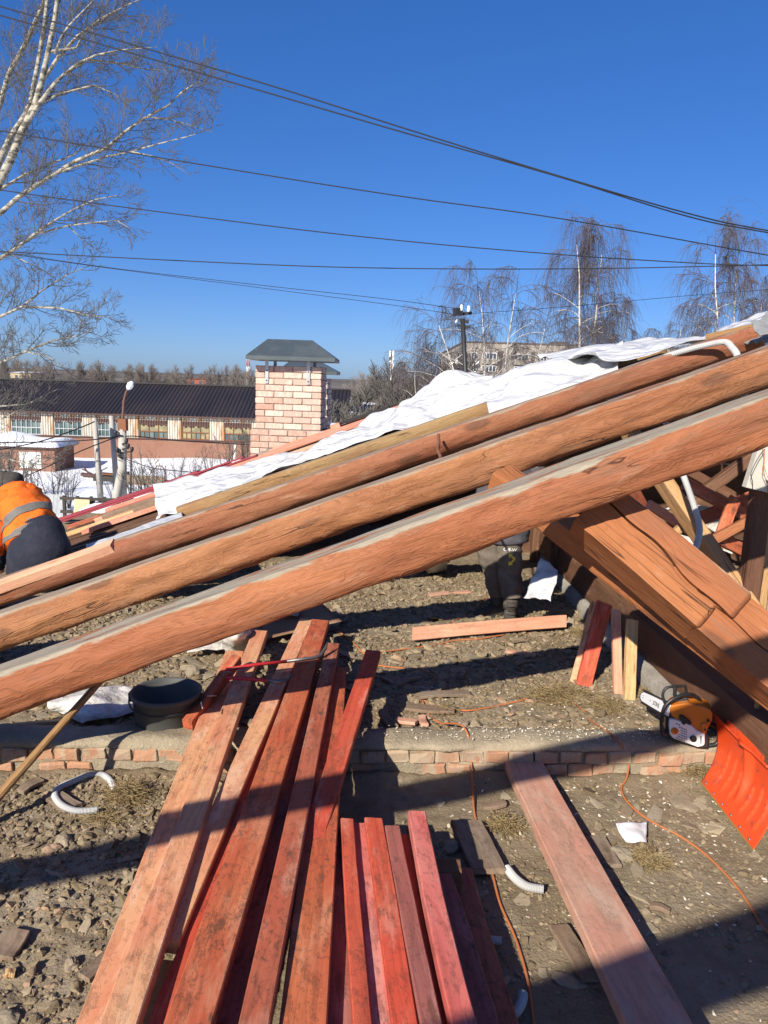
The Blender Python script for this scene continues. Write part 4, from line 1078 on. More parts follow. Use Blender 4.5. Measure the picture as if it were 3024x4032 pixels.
limbs.append((lb_([(224, 319), (340, 235), (450, 245), (560, 270), (670, 278)], .055, .010, 0, .1), 1.2))
limbs.append((lb_([(136, 420), (220, 375), (290, 355), (370, 335), (440, 365), (510, 408)], .06, .010, 0, -.1), 1.2))
limbs.append((lb_([(-230, 1010), (-120, 900), (0, 841), (68, 780), (170, 712), (292, 637), (420, 583), (488, 522), (576, 461), (664, 414), (719, 360), (770, 328), (805, 312)], .13, .010, 0, -.1), 1.9))
limbs.append((lb_([(230, 680), (292, 658), (420, 617), (515, 597), (610, 570), (746, 536), (834, 502)], .06, .010, -.4, -.15), 1.3))
limbs.append((lb_([(515, 597), (610, 617), (678, 644), (753, 692)], .035, .010, -.9, .2), .9))
limbs.append((lb_([(576, 461), (660, 470), (740, 490), (840, 520)], .03, .010, -.9, .2), .9))
limbs.append((lb_([(-80, 800), (0, 746), (102, 685), (203, 644), (292, 610), (340, 560)], .09, .010, .3, .2), 1.5))
limbs.append((lb_([(-280, 1180), (-120, 1080), (0, 1017), (68, 976), (136, 922), (203, 875), (285, 827), (373, 786), (475, 766)], .11, .010, .2, -.1), 1.6))
limbs.append((lb_([(150, 920), (270, 888), (380, 875), (460, 868), (515, 902)], .045, .010, 0, -.2), 1.2))
limbs.append((lb_([(270, 890), (310, 930), (360, 970), (410, 1000)], .03, .010, 0, .2), .9))
limbs.append((lb_([(-330, 1400), (-150, 1290), (0, 1247), (88, 1207), (237, 1213), (340, 1240), (440, 1252)], .1, .010, 0, -.15), 1.5))
limbs.append((lb_([(88, 1207), (163, 1146), (271, 1078), (370, 1040)], .05, .010, -.3, .2), 1.3))
limbs.append((lb_([(-60, 1060), (40, 1000), (140, 1050), (200, 1080)], .05, .010, .2, .2), 1.3))
limbs.append((lb_([(-360, 1560), (-150, 1470), (0, 1430), (102, 1383), (203, 1342), (305, 1322), (385, 1290)], .09, .010, 0, -.2), 1.5))
limbs.append((lb_([(100, 1385), (180, 1400), (240, 1440), (300, 1462)], .035, .010, 0, .2), 1.0))
limbs.append((lb_([(-380, 1640), (-160, 1560), (0, 1600), (110, 1590), (230, 1530)], .07, .010, 0, .2), 1.3))
limbs.append((lb_([(-380, 1760), (-200, 1760), (-40, 1790), (120, 1830), (250, 1790)], .06, .010, -.5, -.2), 1.3))
limbs.append((lb_([(-400, 1850), (-200, 1800), (0, 1650), (90, 1610)], .06, .010, .5, -.2), 1.3))
tb.build('trunk', MATS['poplar_bark'], pop)
tw = MB()
for q, Ls in limbs:
    spray(tw, r, q, .05, Ls * 1.05, 3.4, 3, .10, .2, .75, .0060, .45, 4)
tw.build('crown', MATS['twig'], pop)

# weeping birches on the right
def birch(label, px0, ptop, pbase, Y, W, seed, stems, drop=3.0, nb=26, lean=0):
    r = random.Random(seed); base = P(px0, pbase, Y); top = P(px0 + lean, ptop, Y); base.z = GZ; Hh = top.z - GZ
    root = thing('birch_tree', (base.x, Y, GZ), label, 'tree', 'weeping birches beyond the roof')
    tb = MB(); tw = MB()
    for s_ in range(stems):
        off = (s_ - (stems - 1) / 2) * W * .22; hh = Hh * (1 - .14 * abs(s_ - (stems - 1) / 2) * r.uniform(.6, 1.4)); pts = []
        ph = r.random() * 6
        for i in range(11):
            f = i / 10; pts.append(Vector((base.x + (top.x - base.x) * f + off * (f ** .8) * 2.0 + .3 * math.sin(f * 7 + ph) * f, Y + r.uniform(-.3, .3) + off * .3, GZ + hh * f)))
        r0 = .026 * Hh / 2.2
        rr0 = [max(.014, r0 * (1 - (i / 10) ** .75)) for i in range(11)]; tb.tube(pts[:10], rr0[:10], 7); tw.tube(pts[9:], rr0[9:], 4)
        for k in range(nb):
            f = .36 + .64 * (k + r.random()) / nb; p, t_ = along(pts, min(f, .995)); an = r.uniform(0, 6.28)
            d = Vector((math.cos(an), math.sin(an) * .8, r.uniform(.5, 1.2))); L = W * (1.15 - f * .75) * r.uniform(.55, 1.1)
            c = curve_branch(r, p, d, L, 5, -.16, .2)
            (tb if f < .75 else tw).tube(c, [max(.02, .075 * (1.2 - f) * (1 - .16 * i)) for i in range(6)], 4, cap=False)
            for j in range(7):
                g = .25 + .75 * (j + r.random()) / 7; p2, t2 = along(c, min(g, .99))
                d2 = (t2 + rvec(r) * .8).normalized(); c2 = curve_branch(r, p2, d2, L * .45, 3, -.28, .25)
                tw.tube(c2, [.022, .02, .017, .014], 3, cap=False)
                for m_ in range(8):
                    p3, t3 = along(c2, min(.2 + .8 * r.random(), .99)); d3 = (t3 * .7 + rvec(r) * .7 + Vector((0, 0, -.2))).normalized()
                    c3 = curve_branch(r, p3, d3, drop * r.uniform(.35, 1.0) * (.5 + .5 * f), 4, -.55, .16)
                    tw.tube(c3, .0078, 3, cap=False)
    tb.build('trunk', MATS['birch_bark'], root); tw.build('crown', MATS['twig_purple'], root)
    return root
birch('tall slender weeping birch, highest of those above the white sheeting', 2325, 755, 1500, 66, 4.6, 11, 2, 4.0, 30)
birch('broad many-stemmed birch in front of the apartment block', 1960, 1005, 1600, 70, 8.0, 12, 4, 2.6, 18)
birch('leaning birch with a forked white trunk at the slate end', 2850, 800, 1500, 58, 4.6, 13, 2, 2.8, 26, 40)
birch('lower birch between the tall slender birch and the leaning one', 2440, 1120, 1500, 74, 4.0, 14, 2, 2.4, 18)
birch('low drooping birch beside the roof mast', 1740, 1290, 1600, 72, 6.0, 15, 3, 2.4, 14)
birch('small round birch partly behind the white plastic peak', 2680, 1215, 1500, 90, 4.6, 16, 3, 1.8, 16)
birch('birch standing past the leaning one above the slate', 3060, 1020, 1500, 64, 4.2, 17, 2, 2.6, 18)

# generic small bare trees / shrubs sharing meshes
def bare_proto(seed, Hh, W, stems, lift=.1, rm=.02, levels=2, dens=1.2, mat='twig_grey'):
    r = random.Random(seed); tb = MB(); tw = MB()
    for s_ in range(stems):
        a = r.uniform(0, 6.28); d = Vector((math.cos(a) * .25, math.sin(a) * .25, 1)); L = Hh * r.uniform(.75, 1)
        c = curve_branch(r, Vector((0, 0, -.3)), d, L, 6, .05, .1); tb.tube(c, [Hh * .014 * (1 - .13 * i) for i in range(7)], 5, cap=False)
        spray(tw, r, c, Hh * .01, W, dens, levels, lift, .25, .6, rm, .5, 3)
    return tb, tw
def proto_obj(seed, Hh, W, stems, name, mat, **kw):
    tb, tw = bare_proto(seed, Hh, W, stems, **kw); o1 = tb.build('trunk', MATS[mat], M=Matrix.Identity(4), local=True); o2 = tw.build('crown', MATS[mat], M=Matrix.Identity(4), local=True)
    d = (o1.data, o2.data); bpy.data.objects.remove(o1); bpy.data.objects.remove(o2); return d
def place_tree(name, label, cat, d, loc, rotz, sc, group):
    t = thing(name, loc, label, cat, group)
    t.rotation_euler = (0, 0, rotz); t.scale = (sc, sc, sc)
    for nm, me_ in zip(('trunk', 'crown'), d):
        o = bpy.data.objects.new(nm, me_); col.objects.link(o); o.parent = t
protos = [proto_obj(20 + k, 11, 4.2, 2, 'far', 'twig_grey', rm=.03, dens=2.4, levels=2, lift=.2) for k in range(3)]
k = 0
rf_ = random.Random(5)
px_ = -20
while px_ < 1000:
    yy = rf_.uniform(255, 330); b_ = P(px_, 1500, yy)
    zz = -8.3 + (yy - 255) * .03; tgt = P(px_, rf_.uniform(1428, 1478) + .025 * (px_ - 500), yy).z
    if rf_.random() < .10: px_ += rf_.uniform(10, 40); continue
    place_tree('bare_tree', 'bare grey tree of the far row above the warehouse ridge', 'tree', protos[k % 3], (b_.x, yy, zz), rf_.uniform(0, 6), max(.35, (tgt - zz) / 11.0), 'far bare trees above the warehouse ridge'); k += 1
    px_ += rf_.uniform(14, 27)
px_ = 1290
for px_, pt, yy in ((1300, 1590, 110), (1330, 1560, 130), (1365, 1575, 150), (1405, 1490, 230), (1425, 1470, 240), (1450, 1500, 210), (1495, 1530, 190), (1530, 1470, 170), (1570, 1455, 150), (1600, 1480, 130), (1640, 1470, 120), (1680, 1500, 110), (1620, 1540, 95), (1560, 1560, 100), (1700, 1520, 90), (1660, 1555, 88), (1590, 1590, 84), (1745, 1500, 100), (1520, 1585, 90)):
    b_ = P(px_, 1500, yy); tgt = P(px_, pt, yy).z
    place_tree('bare_tree', 'bare brownish tree in the thicket between chimney and apartment block', 'tree', protos[k % 3], (b_.x, yy, GZ), rf_.uniform(0, 6), (tgt - GZ) / 11.0, 'thicket of bare trees beyond the roof edge'); k += 1
protos2 = [proto_obj(30 + k, 11, 3.8, 4, 'thicket', 'twig', rm=.032, dens=3.0, levels=2, lift=.15) for k in range(2)]
for px_, pt, yy in ((1310, 1610, 60), (1345, 1600, 66), (1385, 1560, 120), (1470, 1540, 125), (1505, 1520, 118), (1550, 1500, 110), (1585, 1525, 92), (1625, 1515, 84), (1660, 1510, 80), (1700, 1500, 78), (1600, 1600, 66), (1645, 1580, 70), (1560, 1610, 62), (1740, 1480, 82), (1790, 1470, 86), (1380, 1640, 55), (1690, 1560, 64)):
    b_ = P(px_, 1500, yy); tgt = P(px_, pt, yy).z
    place_tree('bare_tree', 'dense brownish bare tree of the thicket between chimney and apartment block', 'tree', protos2[k % 2], (b_.x, yy, GZ), rf_.uniform(0, 6), (tgt - GZ) / 10.0, 'thicket of dense bare trees beyond the roof edge'); k += 1
sprotos = [proto_obj(40 + k, 4.2, 1.3, 6, 'shrub', 'twig', rm=.012, dens=2.2, levels=2, lift=.05) for k in range(3)]
for j, (px_, py_, yy, sc, lb2) in enumerate(((130, 1990, 50, 1.25, 0), (60, 1960, 54, 1.4, 0), (210, 1970, 56, 1.15, 0), (270, 1960, 58, .9, 0), (20, 1900, 62, 1.4, 0), (540, 1960, 55, 1.2, 1), (590, 1950, 57, 1.3, 1), (640, 1930, 60, .9, 1), (450, 1960, 60, .7, 1), (770, 1890, 70, .9, 2), (830, 1880, 74, 1.0, 2), (890, 1850, 80, 1.3, 2), (960, 1840, 82, 1.4, 2), (700, 1880, 72, .8, 2))):
    b_ = P(px_, py_, yy)
    place_tree('bare_shrub', ('leafless shrub in the snow between shed and lamp pole', 'leafless sapling thicket in the snow right of the lamp pole strut', 'leafless shrub against the brick base of the warehouse')[lb2], 'shrub', sprotos[j % 3], (b_.x, yy, GZ - .1), j * 1.3, sc, ('shrubs by the shed', 'saplings by the lamp pole', 'shrubs by the warehouse wall')[lb2])
# ------------------------------------------------------------------ apartment block
def mk_panel():
    m = Mat('panel', .9, .15); o = m.nd('TexCoord').outputs['Object']
    a = m.noise(m.mul(o, (.5, .5, .09)), 1.0, 4, .65); b = m.noise(o, .15, 2)
    m.color(m.mix(m.step(a, .4, .65), (.32, .285, .235, 1), (.22, .19, .16, 1))); MATS['panel'] = m.m
mk_panel()
plain('white_frame', (.72, .72, .70), .6); plain('dark_glass', (.05, .065, .08), .15, .5); plain('panel_dark', (.10, .085, .075), .9)
AY = 175.0
ax0 = P(1826, 1400, AY).x; ax1 = ax0 + 52; az1 = P(1830, 1347, AY).z; ST = 2.8
ap = thing('apartment_block', (ax0 + 26, AY + 35, GZ), 'weathered grey-brown panel apartment block behind the birches', 'building')
mb = MB(); mb.box((ax0 + 26, AY + 40, (az1 + GZ) / 2), (52, 80, az1 - GZ)); mb.build('wall', MATS['panel'], ap)
mb = MB(); mb.box((ax0 + 26, AY + 40, az1 + .12), (52.5, 80.5, .28)); rf0 = mb.build('roof', MATS['panel_dark'], ap)
for (xx, w_, h) in ((ax0 + 22.5, 3.4, .8), (ax0 + 33, 3.0, .7)):
    mb = MB(); mb.box((xx, AY + 6, az1 + h / 2 + .2), (w_, 4, h)); mb.build('roof_hatch', MATS['panel_dark'], rf0)
def win(x, z, w_, h, mull, name='window', y=AY, parent=ap):
    fr = MB(); t = .14
    for xx in (x - w_ / 2, x + w_ / 2): fr.box((xx, y - .04, z), (t, .16, h))
    for zz in (z - h / 2, z + h / 2): fr.box((x, y - .05, zz), (w_ + t, .17, t))
    for k in range(1, mull): fr.box((x - w_ / 2 + w_ * k / mull, y - .045, z), (t * .9, .15, h - .1))
    f = fr.build(name, MATS['white_frame'], parent); q = MB(); q.box((x, y + .0, z), (w_ - .05, .03, h - .05)); q.build('pane', MATS['dark_glass'], f)
for s_ in range(5):
    z = az1 - 3.05 - s_ * ST
    for bx in (5.8, 13.0, 24.5, 31.8, 43.0):
        win(ax0 + bx, z + .15, 3.1, 1.35, 4)
        q = MB(); q.box((ax0 + bx, AY - .35, z - 1.05), (3.5, .7, 1.05)); q.build('balcony', MATS['panel'], ap)
    for bx in (2.3, 18.0, 20.5, 28.2, 36.5, 39.0):
        win(ax0 + bx, z + .1, 1.3, 1.35, 2)
for bx in (8.3, 15.6, 27.0, 34.3):
    q = MB(); q.box((ax0 + bx, AY - .05, az1 - 8.4), (.75, .2, 13.4)); q.build('loggia_shade', MATS['panel_dark'], ap)  # dark strips stand in for the shade at the loggia sides
for s_ in range(5):
    z = az1 - 3.05 - s_ * ST
    for by in (6, 13, 22, 33, 47, 62):
        q = MB(); q.box((ax0 - .01, AY + by, z), (.12, 1.6, 1.4)); q.build('window', MATS['dark_glass'], ap)
for (by, zz) in ((9, -4.2), (9.5, -9.0), (4.5, -6.0), (16, -6.5), (26, -4.0), (38, -6.8), (15, -11)):
    q = MB(); q.lathe([(.02, 0), (.35, .05), (.62, .18), (.60, .2), (.33, .09), (.01, .05)], (ax0 - .5, AY + by, az1 + zz), (-.5, -.8, .3), 12); q.build('satellite_dish', MATS['white_frame'], ap)
for (bx, zz) in ((2.9, -4.6), (10.6, -7.5)):
    q = MB(); q.lathe([(.02, 0), (.35, .05), (.62, .18), (.60, .2), (.33, .09), (.01, .05)], (ax0 + bx, AY - .5, az1 + zz), (-.2, -.9, .3), 12); q.build('satellite_dish', MATS['white_frame'], ap)

# ------------------------------------------------------------------ other far buildings
plain('blue_roof', (.035, .055, .13), .5, .4); plain('beige_wall', (.42, .34, .22), .9, .2, 0, .2, .5); plain('grey_wall', (.36, .36, .35), .9); plain('red_far', (.28, .09, .06), .9)
plain('snow_roof', (.72, .74, .78), .7); plain('black_wood', (.05, .042, .036), .9); plain('beige_panel', (.52, .40, .24), .8, .2, 0, .15)
def house(label, x0, x1, pb, pe, pr, Y, D, wall, roof, snowy=None, group=None, cat='house'):
    a = P(x0, pe, Y); b = P(x1, pe, Y); zb = GZ; ze = (a.z + b.z) / 2; zr_ = P((x0 + x1) / 2, pr, Y + D / 2).z
    h = thing('far_house', ((a.x + b.x) / 2, Y + D / 2, zb), label, cat, group)
    q = MB(); q.box(((a.x + b.x) / 2, Y + D / 2, (zb + ze) / 2), (b.x - a.x, D, ze - zb)); q.build('wall', MATS[wall], h)
    o_ = .4; q = MB()
    q.add([(a.x - o_, Y - o_, ze), (b.x + o_, Y - o_, ze), (b.x + o_, Y + D + o_, ze), (a.x - o_, Y + D + o_, ze), (a.x - o_, Y + D / 2, zr_), (b.x + o_, Y + D / 2, zr_)],
          [(0, 1, 5, 4), (2, 3, 4, 5), (1, 2, 5), (3, 0, 4), (0, 3, 2, 1)]); q.build('roof', MATS[roof], h)
    for k in range(2):
        q = MB(); xx = a.x + (b.x - a.x) * (.3 + .4 * k); q.box((xx, Y - .01, ze - 1.4), (1.0, .08, 1.2)); q.build('window', MATS['dark_glass'], h)
    return h
house('house with a dark blue metal roof beyond the chimney', 1345, 1440, 1650, 1622, 1595, 95, 9, 'grey_wall', 'blue_roof')
house('flat beige building with a snowy roof edge beyond the chimney', 1435, 1540, 1680, 1594, 1585, 104, 10, 'beige_wall', 'snow_roof')
house('small white-roofed house among trees left of the beige building', 1340, 1400, 1620, 1580, 1568, 140, 8, 'beige_wall', 'snow_roof')
house('pale grey garage with snow on its low roof behind the second chimney', 1292, 1425, 1690, 1632, 1620, 72, 5, 'grey_wall', 'snow_roof', cat='garage')
house('low brick outbuilding with a snow-lined roof beside the chimney', 1270, 1425, 1740, 1683, 1672, 45, 4, 'brick_far', 'snow_roof', cat='outbuilding')
house('distant red brick block over the warehouse ridge', 735, 812, 1520, 1492, 1490, 300, 20, 'red_far', 'red_far', cat='building')
house('distant white-roofed block showing through the poplar', 40, 120, 1500, 1468, 1462, 280, 20, 'beige_wall', 'snow_roof', cat='building')
# masts
cm = P(1540, 1640, 120); ct = P(1541, 1395, 120)
ms2 = thing('cell_mast', (cm.x, 120, GZ), 'slim cell mast with white panel antennas above the far trees', 'mast')
q = MB(); q.tube([(cm.x, 120, GZ), ct], [.28, .14], 8); q.build('pipe', MATS['galv'], ms2)
for (dx, py_, h) in ((-6, 1400, 1.5), (7, 1400, 1.5), (-6, 1427, 1.7), (4, 1425, .7), (-5, 1443, 1.3), (6, 1443, .9)):
    p = P(1541 + dx, py_, 119.7); q = MB(); q.box(p, (.26, .2, h)); q.build('antenna', MATS['white_frame'], ms2)
q = MB(); q.tube([ct, ct + Vector((0, 0, .7))], .03, 4); q.build('lightning_rod', MATS['galv'], ms2)
plain('mast_red', (.45, .12, .08), .7)
tm = P(977, 1500, 300); tt = P(977, 1395, 300)
ms3 = thing('lattice_mast', (tm.x, 300, tm.z - 6), 'far red and white lattice mast seen beside the chimney hood', 'mast')
nseg = 7
for k in range(nseg):
    z0 = tm.z - 6 + (tt.z - tm.z + 6) * k / nseg; z1 = tm.z - 6 + (tt.z - tm.z + 6) * (k + 1) / nseg; q = MB()
    for (sx, sy) in ((-1, -1), (1, -1), (1, 1), (-1, 1)): q.tube([(tm.x + sx * .45, 300 + sy * .45, z0), (tm.x + sx * .45, 300 + sy * .45, z1)], .12, 4)
    q.bar((tm.x - .45, 299.5, z0), (tm.x + .45, 299.5, z1), .12, .12); q.bar((tm.x + .45, 299.5, z0), (tm.x - .45, 299.5, z1), .12, .12)
    q.build('mast_section', MATS['mast_red' if k % 2 else 'white_frame'], ms3)

# ------------------------------------------------------------------ yard clutter
def pbox(name, label, px0, py0, px1, py1, Y, d, mat, cat, n=1, group=None):
    a = P(px0, py0, Y); b = P(px1, py1, Y); q = MB(); q.box(((a.x + b.x) / 2, Y + d / 2, (a.z + b.z) / 2), (abs(b.x - a.x), d, abs(a.z - b.z)), None)
    return q.build(name, MATS[mat], label=label, cat=cat, group=group)
# fence by the yard edge: posts, rails and boards
FY = 47.0
fz = thing('yard_fence', (P(330, 2010, FY).x, FY, GZ), 'dark rough plank fence with missing boards beside the leaning post', 'fence')
xa, xb = P(252, 1965, FY).x, P(520, 1965, FY).x; zt = P(330, 1957, FY).z
for k in range(6):
    x = xa + (xb - xa) * k / 5; q = MB(); q.box((x, FY, (GZ + zt) / 2), (.16, .16, zt - GZ + .1)); q.build('post', MATS['black_wood'], fz)
for z in (zt - .1, zt - .95):
    q = MB(); q.bar((xa - .2, FY - .1, z), (xb + .2, FY - .1, z), .09, .18); q.build('rail', MATS['black_wood'], fz)
for k in range(22):
    x = xa + (xb - xa) * k / 21
    if k in (1, 2, 3, 4, 5, 6, 7): continue
    q = MB(); q.box((x, FY + .1, (GZ + zt - .2) / 2 - .05 + rnd.uniform(-.1, .1)), (.17, .03, zt - GZ - .2)); q.build('slat', MATS['board_grey'], fz)
q = MB(); c = P(325, 1995, FY - .35); q.poly([P(292, 1965, FY - .4), P(352, 1968, FY - .4), P(353, 2005, FY - .4), P(325, 2040, FY - .4), P(288, 2048, FY - .4)], (0, .08, 0)); q.build('leaning_panel', MATS['beige_panel'], label='beige chipboard panel leaning on the dark yard fence', cat='panel')
pf = thing('picket_fence', (P(215, 2000, 50).x, 50, GZ), 'pale grey picket fence behind the shrubs', 'fence')
for k in range(16):
    x = P(178 + k * 5, 1960, 50).x; zz = P(178, 1945, 50).z; q = MB(); q.box((x, 50, (GZ + zz) / 2), (.06, .03, zz - GZ)); q.build('picket', MATS['galv'], pf)
# dark heap behind the kneeling worker
mb = MB(); c = P(190, 2075, 40); pts = []
for i in range(14):
    row = []
    for j in range(22):
        a_ = j / 21 * 2 * math.pi; rr_ = 3.6 * i / 13; h = max(0, 1.6 * (1 - (i / 13) ** 1.3))
        row.append((c.x + math.cos(a_) * rr_, 40 + math.sin(a_) * rr_, GZ - .1 + h * 1.7 + .25 * fbm([[math.cos(a_) * rr_, math.sin(a_) * rr_, 1]], 1.5, 3, 90)[0] * (1 if i < 13 else 0)))
    pts.append(row)
mb.grid(pts); mb.build('soil_heap', MATS['black_wood'], label='dark soil heap in the yard behind the kneeling worker', cat='heap')
# snow lumps near the fence
for k, (px_, py_, yy, w_, lab) in enumerate(((395, 2010, 44, 2.6, 'rounded snow drift in front of the dark yard fence'), (560, 1960, 50, 2.4, 'snow drift behind the red roofing strips'))):
    c = P(px_, py_, yy); pts = []; mb = MB()
    for i in range(9):
        rr_ = w_ * i / 8
        pts.append([(c.x + math.cos(a_) * rr_ * 1.2, yy + math.sin(a_) * rr_, GZ - .05 + (c.z - GZ + .5) * (1 - (i / 8) ** 2)) for a_ in [j / 18 * 2 * math.pi for j in range(19)]])
    mb.grid(pts); mb.build('snow_drift', MATS['snow'], label=lab, cat='snow drift')
def junk(label, name, px_, py_, yy, parts, cat):
    c = P(px_, py_, yy); c.z = GZ + .1; t = thing(name, c, label, cat)
    for (nm, dx, dy, dz, sx, sy, sz, rz_, mat) in parts:
        q = MB(); q.box(c + Vector((dx, dy, dz)), (sx, sy, sz), Matrix.Rotation(rz_, 3, 'Y')); q.build(nm, MATS[mat], t)
junk('dark wooden pallet crate half sunk in snow left of the lamp pole', 'crate', 428, 1860, 72, [('side', 0, 0, .35, 3.0, .1, .5, .02, 'black_wood'), ('side', .2, 1.2, .45, 3.0, .1, .5, -.02, 'black_wood'), ('lid', .1, .6, .75, 2.6, 1.2, .08, .05, 'rust'), ('leg', -.9, 0, -.05, .5, .5, .9, 0, 'black_wood')], 'crate')
junk('mossy broken cart body lying in snow right of the lamp pole', 'broken_cart', 560, 1868, 72, [('side_board', 0, 0, .35, 4.2, .12, .9, .02, 'board_grey'), ('bed', .2, .9, .15, 4.0, 1.6, .12, 0, 'black_wood'), ('side_board', -1.8, .8, .55, .12, 1.6, .8, 0, 'board_grey'), ('axle', -.8, -.1, -.05, 2.2, .15, .15, 0, 'rust')], 'cart')
junk('heap of twisted scrap metal in snow by the shed', 'scrap_heap', 370, 1845, 76, [('bar', 0, 0, .2, 2.6, .1, .1, .4, 'dark_rust'), ('bar', .3, .2, .4, 2.2, .1, .1, -.5, 'dark_rust'), ('bar', -.6, .1, .3, 1.6, .12, .12, .9, 'dark_rust'), ('plate', -.7, .3, .1, 1.4, .5, .3, .1, 'dark_rust'), ('bar', .8, 0, .4, 1.3, .1, .1, 1.2, 'dark_rust')], 'scrap')
junk('stack of pale planks lying in snow by the warehouse', 'plank_stack', 790, 1868, 74, [('plank', 0, 0, .2, 5.2, .3, .15, .01, 'board_peach'), ('plank', .5, .3, .34, 4.6, .3, .12, -.01, 'board_fresh'), ('plank', -2.6, -.4, -.05, 3.0, .3, .15, .0, 'black_wood')], 'planks')
t = MB(); c = P(628, 1880, 70); pts = [c + Vector((-.55, 0, 0)), c + Vector((-.5, 0, 1.7)), c + Vector((-.2, 0, 2.1)), c + Vector((.25, 0, 2.1)), c + Vector((.5, 0, 1.7)), c + Vector((.55, 0, 0))]
t.tube([p + Vector((0, 0, GZ - c.z)) for p in pts], .06, 6); t.build('pipe_hoop', MATS['rusty_pipe'], label='rusty pipe hoop standing in the snow by the cart', cat='hoop')
q = MB(); q.box((P(210, 1840, 82).x, 83, GZ + .6), (2.8, .5, .7)); q.box((P(225, 1835, 82).x, 83, GZ + 1.1), (1.6, .4, .3)); q.build('old_bench', MATS['dark_rust'], label='dark junk frame in the shade beside the shed', cat='junk')
# ------------------------------------------------------------------ red boards in the foreground
BG = 'red-stained boards piled in the foreground'
def gb(label, top, bot, zt, zb, w_, t, mat, seed, name='board', over=0.0, roll=0, twist=0, group=BG):
    p0 = G(top[0], top[1], zt); p1 = G(bot[0], bot[1], zb); p1 = p1 + (p1 - p0) * over
    return board(name, label, p0, p1, w_, t, mat, seed=seed, group=group, roll=roll, twist=twist, warp=.006)
Z0, Z1, Z2, Z3 = .265, .315, .365, .415
gb('light peach board with a bright red edge, lowest at the left of the pile', (925, 2562), (385, 4032), Z0, Z0, .125, .045, 'board_peach', 401, over=.25)
gb('long clean peach board lying over the red-edged one', (1025, 2482), (470, 4032), Z1, Z1 + .02, .105, .05, 'board_peach', 402, over=.25, twist=.03)
gb('pink-scuffed board crossing under the muddy orange one', (1207, 2436), (650, 3700), Z1, Z0 + .02, .10, .05, 'board_peach', 403)
gb('wide muddy orange board in the middle of the long pile', (1262, 2440), (742, 4032), Z2, Z2, .13, .05, 'board_orange', 404, over=.25)
gb('bright red board showing between the peach and muddy orange boards', (1130, 2740), (640, 4032), Z0, Z0, .10, .045, 'board_red', 405, over=.25)
gb('dark grey-brown narrow board standing beside the muddy orange one', (1312, 2532), (1000, 4032), Z2 + .01, Z2, .085, .05, 'board_brown', 406, over=.25)
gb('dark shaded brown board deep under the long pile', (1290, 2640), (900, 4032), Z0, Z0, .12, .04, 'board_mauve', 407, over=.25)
gb('broad mud-blotched brown-orange board at the right of the long pile', (1322, 2625), (1195, 4032), Z1, Z1 + .01, .135, .05, 'board_orange', 408, over=.25)
gb('vivid red and pink loose board lying askew on top of the pile', (1470, 2560), (1128, 3600), Z2 + .06, Z0 + .04, .095, .05, 'board_red', 409, twist=-.06)
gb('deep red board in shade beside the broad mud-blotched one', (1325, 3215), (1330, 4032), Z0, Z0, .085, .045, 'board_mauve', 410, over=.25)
gb('thin rough dark-red batten with coarse grain in the short pile', (1367, 3222), (1432, 4032), Z1, Z1, .055, .05, 'board_red', 411, over=.25)
gb('salmon batten with muddy boot prints in the short pile', (1421, 3240), (1508, 4032), Z0 + .02, Z0 + .02, .072, .05, 'board_pink', 412, over=.25)
gb('glossy bright red batten with white paint smears in the short pile', (1471, 3220), (1594, 4032), Z1, Z1, .075, .05, 'board_red', 413, over=.25)
gb('mauve furry-sawn batten with a pale pink side in the short pile', (1544, 3250), (1703, 4032), Z1, Z1 + .01, .062, .055, 'board_mauve', 414, over=.25)
gb('dark red batten sunk between the mauve and the pink one', (1603, 3285), (1760, 4032), Z0, Z0, .06, .045, 'board_red', 415, over=.25)
gb('dusty pink batten lying highest in the short pile', (1642, 3192), (1836, 4032), Z1 + .03, Z1 + .03, .072, .06, 'board_pink', 416, over=.25)
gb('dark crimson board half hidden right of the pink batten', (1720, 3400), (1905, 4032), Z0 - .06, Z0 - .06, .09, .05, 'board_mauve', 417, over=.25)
gb('shaded brown square beam lying on the ground right of the short pile', (1812, 3415), (1992, 4032), .13, .13, .095, .09, 'board_brown', 418, over=.25, name='short_beam')
gb('short red-brown block with protruding nails leaning on the pile by the bucket', (930, 2580), (735, 2836), Z2 + .06, .27, .062, .06, 'board_orange', 419, name='nailed_block')
gb('wide dusty pink plank lying alone on the clay', (2062, 2995), (2595, 4032), .10, .19, .205, .055, 'board_dusty', 420, over=.3, name='wide_plank', group=None)
for zc, xx, yy, L_ in ((.19, -1.05, 1.05, 2.2), (.10, .95, 1.0, 1.3)):
    timber('sleeper', 'rough sleeper under the near ends of the %s' % ('red boards' if xx < 0 else 'wide plank'), (xx - L_ / 2, yy, zc - .04), (xx + L_ / 2, yy, zc - .04), .12, .14, 'beam_dark', seed=70, cat='sleeper', n=12)
timber('sleeper', 'hidden bearer under the short pile of battens', (-.35, 2.75, .13), (.35, 2.75, .13), .09, .17, 'beam_dark', seed=71, cat='sleeper', n=12)
plain('nail', (.30, .30, .30), .4, .5, .8); plain('bar_red', (.42, .025, .03), .4, .4, 0, .25, 20); plain('steel_worn', (.16, .155, .15), .45, .5, .7, .35, 25)
def crowbar(label, pts, z, split, r=.011):
    root = thing('crowbar', G(pts[0][0], pts[0][1], z[0]), label, 'crowbar', 'crowbars on the red boards')
    pw = [G(a, b, zz) for (a, b), zz in zip(pts, z)]
    q = MB(); q.tube(pw[:split + 1], r, 8); q.build('painted_shaft', MATS['bar_red'], root)
    q = MB(); n_ = len(pw) - split; q.tube(pw[split:], [r * 1.02] * (n_ - 2) + [r * .95, r * .35], 8); q.build('steel_claw', MATS['steel_worn'], root)
